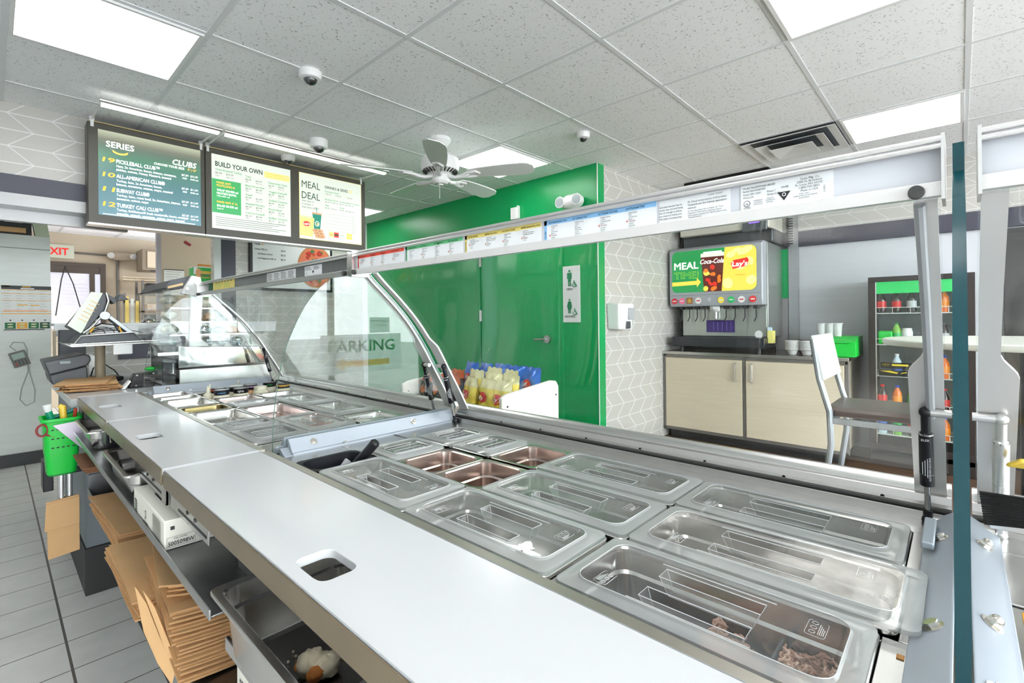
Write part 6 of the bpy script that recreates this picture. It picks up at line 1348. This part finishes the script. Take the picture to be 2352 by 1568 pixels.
pl.text('Coca-Cola',.390,.262,.062,1,align='C',width=.215,shear=.35,bold=.02,l=.010)
pl.ell(.635,.235,.062,.058,3,.0045); pl.ell(.635,.235,.056,.050,7,.005); pl.poly([(.560,.245),(.58,.275),(.70,.29),(.712,.27),(.70,.215),(.575,.195)],6,.006); pl.text("Lay's",.636,.218,.062,1,align='C',width=.13,bold=.03,shear=.1,l=.008); pl.text('Classic',.640,.135,.020,5,align='C',width=.085,l=.006)
t.part('lit_panel', m_, MM, label='lit green and yellow meal time picture panel')
m_ = MB(); pl = Pl(m_,(x-.014,2.118,.098),YN,ZD); m_.box((x-.0135,2.10,.205),(x-.0115,1.28,.209),0)
bt = [flat('b_line',srgb(120,124,130)),flat('b_red',srgb(214,40,60)),flat('b_pink',srgb(244,110,150)),flat('b_brown',srgb(150,90,30)),flat('b_white',(.9,.9,.9)),flat('b_yellow',srgb(244,222,70)),flat('b_green',srgb(30,190,100)),flat('b_cola',srgb(230,40,40)),flat('b_gold',srgb(200,160,60))]
for (u,c_,w) in ((.055,1,4),(.130,2,4),(.205,3,8),(.290,4,1),(.395,4,0),(.500,5,4),(.590,6,4),(.680,4,1),(.775,7,4)):
    if c_ == 3: pl.rect(u-.03,.026,u+.03,.085,3,.003); pl.ell(u,.055,.020,.022,8,.004,12)
    elif u == .395: pl.rect(u-.014,.060,u-.004,.072,4,.003); pl.rect(u+.002,.066,u+.012,.078,4,.003); pl.rect(u-.004,.046,u+.008,.056,4,.003)
    else: pl.ell(u,.055,.030,.030,c_,.003,22); pl.rect(u-.018,.050,u+.018,.060,w,.004)
t.part('flavour_buttons', m_, bt)
for u in (.105,.180,.255,.330,.525,.605,.690,.785):
    y = 2.118-u; m_ = MB(); m_.box((x+.02,y-.018,.070),(x+.075,y+.018,.098)); v = t.part('valve', m_, black_pl, .003)
    m_ = MB(); m_.tube([(x+.045,y,.072),(x+.045,y,-.008),(x+.025,y+.012,-.045)],.0055,8); t.part('lever', m_, black_pl, parent=v)
m_ = MB(); y = 2.118-.43; m_.box((x+.02,y-.045,.045),(x+.08,y+.045,.098)); m_.cyl((x+.05,y,.045),(x+.05,y,-.02),.012,n=12); m_.box((x+.02,y-.045,-.030),(x+.07,y+.045,-.024)); t.part('ice_chute', m_, chrome, .002)
m_ = MB(); m_.box((x+.082,1.53,-.150),(x+.086,1.79,-.035)); 
for k in range(5): m_.box((x+.0812,1.56+.04*k,-.135),(x+.0822,1.565+.04*k,-.05),1)
t.part('notice_plate', m_, [flat('notice_purple',srgb(54,34,104)),flat('notice_lilac',srgb(110,90,170))])
m_ = MB(); m_.lathe([(.035,0),(.034,.003)],(x+.0835,1.325,-.165),20,axis='X'); t.part('badge', m_, white_pl)
m_ = MB(); m_.box((x-.02,1.235,-.28),(x+.0,1.262,.66)) if False else m_.box((x+.06,1.22,-.17),(x+.11,1.248,-.10),0); m_.box((x+.05,1.20,-.24),(x+.12,1.246,-.13),1); t.part('paper_tags', m_, [flat('tag_blue',srgb(190,210,224)),flat('tag_yellow',srgb(230,224,130))])
# ice machine above and behind
t = Thing('ice_machine','beige and dark ice machine above the soda fountain','ice machine',(4.80,1.3,.66))
m_ = MB(); m_.box((4.82,1.24,.675),(5.2,2.07,.80)); t.part('dark_base', m_, M('ice_dark', srgb(80,82,86), .3, .7), .01)
m_ = MB(); m_.box((4.74,1.25,.80),(5.2,2.07,1.13)); t.part('case', m_, M('ice_beige', srgb(214,210,196), .4), .01)
m_ = MB(); m_.box((4.715,1.26,.775),(4.745,1.47,.93)); t.part('control_box', m_, M('ice_ctrl', srgb(96,100,104), .3, .7), .008)
m_ = MB(); m_.box((4.712,1.32,.845),(4.7155,1.41,.860)); t.part('indicator', m_, lit('violet_lamp',srgb(120,80,255),2.0))
m_ = MB(); m_.box((4.92,2.122,-.33),(5.22,2.145,1.0)); single('dark_filler','dark steel filler panel between tiled wall and drinks machine','panel',m_,M('filler_dark', srgb(70,62,58), .25, .7, noise=.4, nscale=4),(4.9,2.08,-.33))
m_ = MB(); m_.tube([(4.96+.024*math.cos(a),1.135+.024*math.sin(a),.64+.0036*a) for a in [k*math.pi/6 for k in range(250)]]+[(4.98,1.20,1.40),(4.96,1.26,1.06)][1:],.0055,6); single('coiled_hose','black coiled hose beside the ice machine','hose',m_,black_rub,(4.98,1.135,.66))
m_ = MB(); m_.box((5.20,1.19,-.33),(5.235,1.36,.62),0); m_.box((5.195,1.195,.17),(5.2,1.355,.64),1); m_.box((5.19,1.12,-.3),(5.235,1.20,1.0),2); single('side_panel','narrow panel with green print right of the soda fountain','panel',m_,[M('sp_grey', srgb(160,158,160), .4),flat('sp_green',srgb(0,160,90)),M('sp_steel', srgb(176,178,182), .3, .6)],(5.2,1.2,-.33))
m_ = MB(); m_.box((4.45,1.17,1.215),(5.0,1.90,CE-.001)); single('ceiling_hatch','black panel hanging just under the ceiling over the drinks wall','panel',m_,black_pl,(4.45,1.17,1.215),.004)
# cups and trays
ghost = glass_mat('translucent_cup', (.9,.92,.92), 1.0, .1, fog=.1, fogc=(.85,.87,.87), base=.55)
for k,(y,l) in enumerate(((.85,'translucent plastic cup stack standing left on the green dispenser'),(.79,'translucent plastic cup stack, middle of three on the green dispenser'),(.735,'translucent plastic cup stack standing right on the green dispenser'))):
    m_ = MB(); m_.lathe([(.024,0),(.032,.10),(.036,.102),(.036,.108),(.030,.106)],(0,0,0),18); 
    single('cup_stack',l,'cup',m_,ghost,(4.72,y,-.172),group='clear cups on the green dispenser',local=True)
for k,(y,l) in enumerate(((1.055,'stack of pale domed lids nearest the soda fountain'),(.945,'stack of pale domed lids beside the bar stool back'))):
    t = Thing('lid_stack', l, 'lids', (4.66,y,-.331), group='domed cup lid stacks on the dark worktop')
    m_ = MB(); m_.lathe([(.03,0),(.045,.035),(.052,.04)],(4.66,y,-.331),20); 
    for j in range(8): m_.lathe([(.052,.042+.010*j),(.056,.045+.010*j),(.053,.049+.010*j)],(4.66,y,-.331),20)
    t.part('stacked_lids', m_, M('lid_white', (.78,.79,.78), .35))
m_ = MB(); m_.prism([Vector((4.60,0,-.331)),Vector((4.60,0,-.21)),Vector((4.72,0,-.172)),Vector((4.98,0,-.172)),Vector((4.98,0,-.331))],(0,.60,0),(0,.80,0),0); m_.box((4.595,.64,-.225),(4.60,.78,-.222),1); single('napkin_dispenser','bright green and black dispenser on the worktop end','dispenser',m_,[green_bright,black_pl],(4.6,.6,-.331),.004)
# ------------------------------------------------------------------ beverage cooler
t = Thing('beverage_cooler','black upright beverage cooler with green header and glass door','cooler',(4.93,.24,FL))
bk = M('cooler_black', srgb(46,40,38), .3); x = 4.70; y0_, y1_ = -.08, .53
m_ = MB(); m_.box((x+.02,y0_,FL),(x+.05,y1_,FL+.12)); m_.box((x+.02,y0_,FL+.14),(5.22,y0_+.02,.25)); m_.box((x+.02,y1_-.02,FL+.14),(5.22,y1_,.25)); m_.box((5.20,y0_+.02,FL+.14),(5.22,y1_-.02,.25)); m_.box((x+.02,y0_,.25),(5.22,y1_,.295)); m_.box((x+.02,y0_,FL+.08),(5.22,y1_,FL+.14)); t.part('cabinet', m_, bk, .003)
m_ = MB(); m_.box((x,y0_,FL+.17),(x+.02,y0_+.045,.255)); m_.box((x,y1_-.045,FL+.17),(x+.02,y1_,.255)); m_.box((x,y0_,.255),(x+.02,y1_,.295)); m_.box((x,y0_,FL+.12),(x+.02,y1_,FL+.17)); df_ = t.part('door_frame', m_, bk, .002)
m_ = MB(); m_.box((x+.012,y0_+.045,.165),(x+.016,y1_-.045,.255)); t.part('header', m_, lit('cooler_green',srgb(20,190,90),.7))
m_ = MB(); m_.box((x+.008,y0_+.045,FL+.17),(x+.011,y1_-.045,.255)); t.part('door_glass', m_, glass, parent=df_)
m_ = MB(); m_.box((x+.0,y0_+.045,FL+.17),(x+.006,y0_+.052,.255)); m_.box((x+.0,y1_-.052,FL+.17),(x+.006,y1_-.045,.255)); t.part('door_gasket', m_, alu, parent=df_)
m_ = MB(); m_.box((5.19,y0_+.02,FL+.14),(5.2,y1_-.02,.25)); t.part('inner_back', m_, M('cooler_inner', srgb(150,156,156), .5))
m_ = MB(); m_.box((5.15,y0_+.03,FL+.2),(5.17,y0_+.04,.2)); m_.box((x+.04,y1_-.028,FL+.2),(x+.05,y1_-.022,.22)); t.part('lamp', m_, lit('cooler_lamp',(.9,1,.95),3.0))
wire = M('white_wire', srgb(220,226,220), .4)
SZ = (.015,-.23,-.475,-.72,-.93)
for z in SZ:
    m_ = MB()
    m_.box((x+.05,y0_+.025,z-.006),(5.18,y1_-.025,z-.002)); m_.box((x+.045,y0_+.025,z-.006),(x+.05,y1_-.025,z)); m_.box((x+.045,y0_+.03,z+.040),(x+.048,y1_-.03,z+.044))
    for k in range(6): m_.box((x+.045,y0_+.03+.108*k,z),(x+.048,y0_+.034+.108*k,z+.042))
    t.part('wire_shelf', m_, wire)
def bottle(body, cap, lab):
    t = Thing('drink_bottle','x','bottle',(0,0,-ZC),local=True); t.e['group'] = 'bottles in the beverage cooler'
    m_ = MB(); m_.lathe([(.027,0),(.030,.01),(.030,.10),(.028,.115),(.014,.145),(.012,.155)],(0,0,0),16); t.part('body', m_, body)
    m_ = MB(); m_.lathe([(.0305,.04),(.0308,.042),(.0308,.090),(.0305,.092)],(0,0,0),16); t.part('label_band', m_, lab)
    m_ = MB(); m_.lathe([(.013,.155),(.014,.157),(.014,.170),(.012,.172)],(0,0,0),12); t.part('cap', m_, cap)
    return t.e
red = M('label_red', srgb(214,40,36), .4); cola = M('cola_dark', srgb(40,16,12), .15, coat=.5)
kinds = [(cola,red,red,'cola bottle with red label'),(cola,M('cap_black',(.03,.03,.03),.4),M('label_silver', srgb(206,208,210), .4),'cola bottle with silver label'),(M('orange_drink', srgb(240,120,30), .2, coat=.5),M('cap_blue', srgb(40,80,190), .4),M('label_orange', srgb(250,150,40), .4),'orange soda bottle'),(M('water_bottle', srgb(196,214,224), .1, coat=.6),M('cap_white2',(.8,.8,.8),.4),M('label_blue', srgb(70,110,200), .4),'water bottle with blue label'),(M('lime_drink', srgb(120,180,60), .2, coat=.5),M('cap_green', srgb(20,130,60), .4),M('label_green', srgb(40,170,80), .4),'green soda bottle')]
protos = []
rows = {0:(0,0,1,3,2,3),1:(None,4,None,3,1,4),2:(None,3,None,1,2,3),3:(0,2,4,3,0,1),4:(3,4,0,1,2,3)}
nm = ('top','second','third','fourth','lowest')
for r,z in enumerate(SZ):
    for c in range(6):
        kd = rows[r][c]
        if kd is None: continue
        y = y1_-.075-.092*c; place = nm[r]+' shelf of the cooler, place '+('one','two','three','four','five','six')[c]+' from its hinge side'
        lab = kinds[kd][3]+' on the '+nm[r]+' cooler shelf, '+('by the left side','second from left','left of centre','right of centre','second from right','by the right side')[c]
        p = [q for q in protos if q[0]==kd]
        if not p: e = bottle(*kinds[kd][:3]); protos.append((kd,e)); e.location = (x+.095,y,z+ZC-.001); e['label'] = lab
        else: dup(p[0][1],(x+.095,y,z-.001),None,lab)
m_ = MB(); m_.box((x+.06,.385,-.229),(x+.12,.475,-.125)); single('juice_box','bright green carton on the second cooler shelf','carton',m_,green_bright,(x+.06,.385,-.229),.012)
m_ = MB(); m_.lathe([(.034,0),(.036,.004),(.036,.10),(.030,.11),(.030,.125),(.0,.126)],(0,0,0),18,0); m_.lathe([(.0362,.02),(.0364,.022),(.0364,.05),(.0362,.052)],(0,0,0),18,1); single('yogurt_tub','white bottle with red band on the second cooler shelf','bottle',m_,[white_pl,red],(x+.10,.30,-.229),local=True)
for k,(z,yy,l) in enumerate(((-.415,.40,'black strip sign with yellow letters below the second cooler shelf'),(-.475,.41,'black strip sign with yellow wave on the third cooler shelf'))):
    m_ = MB(); m_.box((x+.040,yy-.13,z),(x+.044,yy+.06,z+.045),0); pl = Pl(m_,(x+.040,yy+.06,z),YN,ZD)
    if k == 0: pl.text('NEW',.01,.020,.022,1,width=.05,bold=.03); pl.rect(.07,.02,.17,.034,1)
    else: pl.poly([(.005,.038),(.06,.028),(.11,.020),(.12,.028),(.07,.042)],1); pl.poly([(.13,.02),(.17,.03),(.17,.038),(.14,.028)],1)
    single('shelf_sign',l,'sign',m_,[black_pl,flat('neon_yellow',srgb(240,214,50))],(x+.04,yy-.13,z))
# right edge: pale panel and dark glossy door
b = MB(); b.box((5.20,-1.2,FL),(5.245,-.245,.64)); single('dark_glass_unit','dark glossy glass unit at the right edge behind the table','unit',b,M('dark_gloss', srgb(52,48,46), .08, .3, noise=.5, nscale=3, coat=1),(5.2,-1.2,FL),.003)
# ------------------------------------------------------------------ bar table and stool
t = Thing('bar_table','white round-edged high table at the right behind the glass','table',(2.75,-.30,FL))
m_ = MB(); m_.lathe([(.40,0),(.445,.004),(.45,.012),(.45,.024),(.446,.028),(.0,.028)],(2.66,-.20,-.128),48,0); t.part('tabletop', m_, M('table_white', srgb(222,224,214), .35))
m_ = MB(); m_.cyl((2.66,-.20,FL+.02),(2.66,-.20,-.128),.035,n=20); t.part('pole', m_, black_pl); m_ = MB(); m_.lathe([(.25,0),(.25,.012),(.06,.03),(.04,.05)],(2.66,-.20,FL),36); t.part('foot', m_, black_pl)
t = Thing('bar_stool','grey metal bar stool with white back and dark seat','bar stool',(2.85,.30,FL))
sm = M('stool_grey', srgb(150,156,162), .35, .5)
A = Vector((2.75,.53,0)); B = Vector((2.97,.60,0))   # back posts
Bx = Vector((.92,-.39,0)).normalized()
P1 = Vector((2.70,.520)); 
def leg(pts, nm_='back_leg'): m_ = MB(); m_.tube(pts,.014,10); t.part(nm_, m_, sm)
dF = Vector((0,-1,0)); dS = Vector((.42,0,0))     # forward (towards table), sideways
o = Vector((2.66,.485,0))
for k in range(2):
    s_ = o+dS*k
    leg([s_-dF*.030+Vector((0,0,-.115)), s_-dF*.005+Vector((0,0,-.30)), s_+dF*.035+Vector((0,0,-.45)), s_+dF*.040+Vector((0,0,-.60)), s_+dF*.01+Vector((0,0,-.82)), s_-dF*.03+Vector((0,0,FL))])
    f_ = s_+dF*.36
    leg([f_+Vector((0,0,-.47)), f_+dF*.015+Vector((0,0,FL))],'front_leg')
    m_ = MB(); m_.obox(s_+dF*.20+Vector((0,0,-.49)), dF*.165, dS.normalized()*.008, (0,0,.014)); t.part('side_rail', m_, sm, .002)
    m_ = MB(); m_.cyl(s_+Vector((0,0,-.95)), f_+Vector((0,0,-.95)),.009,n=8); t.part('stretcher', m_, sm)
for off_ in (dF*.04,dF*.36): m_ = MB(); m_.obox(o+dS*.5+off_+Vector((0,0,-.49)), dS*.47, dF*.008, (0,0,.014)); t.part('cross_rail', m_, sm, .002)
m_ = MB(); m_.cyl(o+dF*.37+Vector((0,0,-.90)), o+dS+dF*.37+Vector((0,0,-.90)),.009,n=8); t.part('stretcher', m_, sm)
m_ = MB(); c = o+dS*.5+dF*.20; L = []
for z_,k_ in ((-.474,.90),(-.470,1.0),(-.445,1.03),(-.432,.97),(-.428,.80)): L.append([Vector((c.x,c.y,0))+dS.normalized()*p.x+dF*p.y+Vector((0,0,z_)) for p in rrect(0,0,.195*k_,.185*k_,.05,0)])
m_.loops(L, cap0=True, cap1=True); t.part('seat', m_, M('seat_vinyl', srgb(92,78,74), .35))
m_ = MB(); L = []
for k_,zz in enumerate((-.095,-.30)):
    pass
sh = dF*.045
q0 = o-dF*.038; 
m_.hexa([q0-dS*.02+dF*.040+Vector((0,0,-.305)), q0+dS*1.02+dF*.040+Vector((0,0,-.305)), q0+dS*1.02+dF*.056+Vector((0,0,-.305)), q0-dS*.02+dF*.056+Vector((0,0,-.305)), q0-dS*.02+Vector((0,0,-.095)), q0+dS*1.02+Vector((0,0,-.095)), q0+dS*1.02+dF*.016+Vector((0,0,-.095)), q0-dS*.02+dF*.016+Vector((0,0,-.095))])
t.part('backrest', m_, M('stool_back_white', srgb(226,232,228), .35), .004)
# ------------------------------------------------------------------ chip rack
t = Thing('chip_rack','whitewashed chip rack in front of the counter','rack',(1.3,1.25,FL))
wood_w = M('whitewashed_board', srgb(222,218,208), .5, noise=.05, nscale=4, stretch=(1,1,8))
for y in (1.262,1.90):
    m_ = MB(); m_.prism([Vector((1.30,y,FL)),Vector((1.30,y,-.300)),Vector((1.33,y,-.288)),Vector((1.60,y,-.262)),Vector((1.635,y,-.268)),Vector((1.65,y,-.290)),Vector((1.65,y,FL))],(0,0,0),(0,.016,0)); t.part('side_board', m_, wood_w, .004, seg=3)
    m_ = MB()
    for (xx,zz) in ((1.33,-.335),(1.63,-.325)): m_.cyl((xx,y-.002,zz),(xx,y+.018,zz),.004,n=10)
    t.part('dowel_holes', m_, black_rub)
m_ = MB(); m_.box((1.30,1.278,-.62),(1.32,1.90,-.42)); m_.box((1.30,1.278,-.475),(1.65,1.90,-.465)); m_.box((1.63,1.278,FL),(1.65,1.90,-.44)); t.part('shelf', m_, wood_w)
def chip_bag(w, h, seed, mats, logo):
    R_ = random.Random(seed); m_ = MB(); nx, ny = 12, 16; P = {}
    for s_ in (0,1):
        for i in range(nx+1):
            for j in range(ny+1):
                u = 2*i/nx-1; v = 2*j/ny-1; th = .025*max(0,(1-abs(u)**2.6))**.7*max(0,(1-abs(v)**3.0))**.8
                th *= 1+.20*math.sin(7*u+5*v+seed)+.14*math.sin(13*v-6*u+seed*2)
                P[s_,i,j] = Vector((u*w/2*(1-.06*(1-abs(v))), (th+.0006)*(-1 if s_ else 1), (v+1)*h/2+.003*math.sin(9*u+seed)*(abs(v)>.95)))
    for s_ in (0,1):
        vs = [P[s_,i,j] for j in range(ny+1) for i in range(nx+1)]; q = lambda i,j: j*(nx+1)+i
        fs = []; 
        for j in range(ny):
            for i in range(nx): f = (q(i,j),q(i+1,j),q(i+1,j+1),q(i,j+1)); fs.append(f if s_ else f[::-1])
        b0 = len(m_.v); m_.add(vs, fs, 0)
        for idx,(j) in enumerate([jj for jj in range(ny) for ii in range(nx)]):
            if mats[1] is not None and (j < 3 or j >= ny-3): m_.m[-len(fs)+idx] = 1
    # logo on the face (towards -Y local), follows the bulge
    def onface(x, z):
        u = min(nx-1.001,max(0,(x/(w/2)+1)/2*nx)); v = min(ny-1.001,max(0,z/h*ny)); i = int(u); j = int(v); a = u-i; b_ = v-j
        return P[1,i,j]*(1-a)*(1-b_)+P[1,i+1,j]*a*(1-b_)+P[1,i,j+1]*(1-a)*b_+P[1,i+1,j+1]*a*b_
    n = 20; c = onface(0,h*.62); ring = [onface(w*.23*math.cos(t_),h*.62+h*.11*math.sin(t_))+Vector((0,-.002,0)) for t_ in [2*math.pi*k/n for k in range(n)]]
    m_.add([c+Vector((0,-.003,0))]+ring, [(0,1+k,1+(k+1)%n) for k in range(n)], 2)
    vs, fs, x0, x1 = text_geo(logo, .1, 0.0); sx = w*.40/(x1-x0)
    m_.add([onface((v.x-(x0+x1)/2)*sx, h*.62-.008+v.y*.026)+Vector((0,-.0055,0)) for v in vs], fs, 3, False)
    return m_
yel = M('chip_yellow', srgb(238,218,84), .22, .25, coat=.4); yel2 = M('chip_pale', srgb(238,232,180), .22, .25); blk = M('chip_black', srgb(52,48,48), .2, .3, coat=.4); rst = M('chip_rust', srgb(200,96,50), .25, .2); blu = M('chip_blue', srgb(36,110,214), .2, .25, coat=.4); lgr = M('logo_red', srgb(206,40,36), .4); lgw = M('logo_white', (.9,.9,.9), .4); lgo = M('logo_orange', srgb(236,140,60), .4)
def put_bags(mats, logo, spots, labels, grp, seed):
    first = None
    for k,((x,y,z,rz,tx),l) in enumerate(zip(spots,labels)):
        if k < 2:
            o = single('chip_bag', l, 'chip bag', chip_bag(.128,.195,seed+k,mats,logo), mats, (x,y,z), group=grp, local=True); first = first or o; last = o
        else: o = dup(last if k%2 else first,(x,y,z),0,l)
        o.rotation_euler = (tx,0,rz)
RZ = -math.pi/2-.25
put_bags([yel,yel2,lgr,lgw],"Lay's",[(1.375,1.350,-.445,RZ+.1,-.10),(1.385,1.44,-.445,RZ,-.1),(1.38,1.545,-.445,RZ-.1,-.12),(1.44,1.365,-.425,RZ,-.1),(1.445,1.47,-.425,RZ+.1,-.1),(1.45,1.58,-.42,RZ,-.1),(1.50,1.42,-.415,RZ-.1,-.1),(1.51,1.53,-.412,RZ,-.1)],
  ['yellow chip bag beside the near rack board, front row','second yellow chip bag of the front row from the near board','third yellow chip bag of the front row, next to the black bags','yellow chip bag in the second row beside the near board','yellow chip bag in the middle of the second row','yellow chip bag of the second row next to the black bags','yellow chip bag in the third row, nearer the camera','yellow chip bag in the third row, before the blue ones'],'yellow chip bags in the rack',70)
put_bags([blk,rst,lgo,lgr],'Ruffles',[(1.375,1.655,-.445,RZ,-.1),(1.38,1.755,-.445,RZ+.05,-.1),(1.375,1.828,-.445,RZ,-.1),(1.44,1.70,-.425,RZ,-.1)],
  ['black and rust chip bag next to the yellow ones','black and rust chip bag, middle of the front row group','black and rust chip bag beside the far rack board','black and rust chip bag in the second row'],'black chip bags in the rack',80)
put_bags([blu,None,lgr,lgw],"Ruffles",[(1.57,1.36,-.405,RZ,-.1),(1.575,1.45,-.405,RZ+.1,-.1),(1.58,1.55,-.402,RZ,-.1),(1.58,1.65,-.405,RZ-.05,-.1),(1.58,1.75,-.405,RZ,-.1)],
  ['blue chip bag in the back row beside the near board','second blue chip bag of the back row','third blue chip bag of the back row','fourth blue chip bag of the back row','farthest blue chip bag of the back row'],'blue chip bags in the rack',90)
# ------------------------------------------------------------------ right section: brush and pans
t = Thing('pastry_brush','black-bristled brush lying behind the upright divider','brush',(.93,-.05,-.26))
m_ = MB()
for k in range(14):
    a = k/13; p0 = Vector((.905-.02*a,-.018-.004*a,-.240-.035*a)); p1 = Vector((.83-.01*a,-.10,-.222-.026*a)); m_.tube([p0,(p0+p1)/2+Vector((0,0,.002)),p1],.0016,5)
t.part('bristles', m_, black_rub)
m_ = MB(); m_.hexa([(.90,-.026,-.285),(.93,-.026,-.285),(.93,-.12,-.285),(.90,-.12,-.285),(.895,-.024,-.272),(.925,-.024,-.272),(.925,-.12,-.272),(.895,-.12,-.272)]); t.part('head', m_, alu, .002)
m_ = MB(); m_.cyl((.915,-.075,-.335),(.915,-.070,-.28),.006,n=12); t.part('stem', m_, steel)
m_ = MB(); m_.hexa([(.965,-.045,-.215),(1.0,-.12,-.222),(1.0,-.14,-.215),(.965,-.06,-.205),(.97,-.045,-.210),(1.005,-.12,-.217),(1.005,-.14,-.209),(.97,-.06,-.200)]); single('yellow_scraper','yellow plastic scraper leaning behind the brush','scraper',m_,M('scraper_yellow', srgb(226,190,70), .25),(.97,-.05,-.21),.002)
pan('third', .710, -.225, ZR, 'steel pan corner right of the upright divider', PW, PL3)
pan('third', .549, -.225, ZR, 'steel pan past the upright divider, beside the board', PW, PL3)
m_ = MB(); m_.obox((.765,-.052,-.333),(.012,0,0),(0,.004,0),(0,0,.001)); single('crumb','orange crumb on the deck right of the divider','crumb',m_,flat('crumb_orange',srgb(226,160,50)),(.765,-.052,-.334))
m_ = MB(); m_.obox((.60,.045,-.3345),(.004,0,0),(0,.003,0),(0,0,.0015)); single('crumb','brown crumb on the bare deck near the steamed lid','crumb',m_,flat('crumb_orange2',srgb(170,120,60)),(.66,.045,-.335))
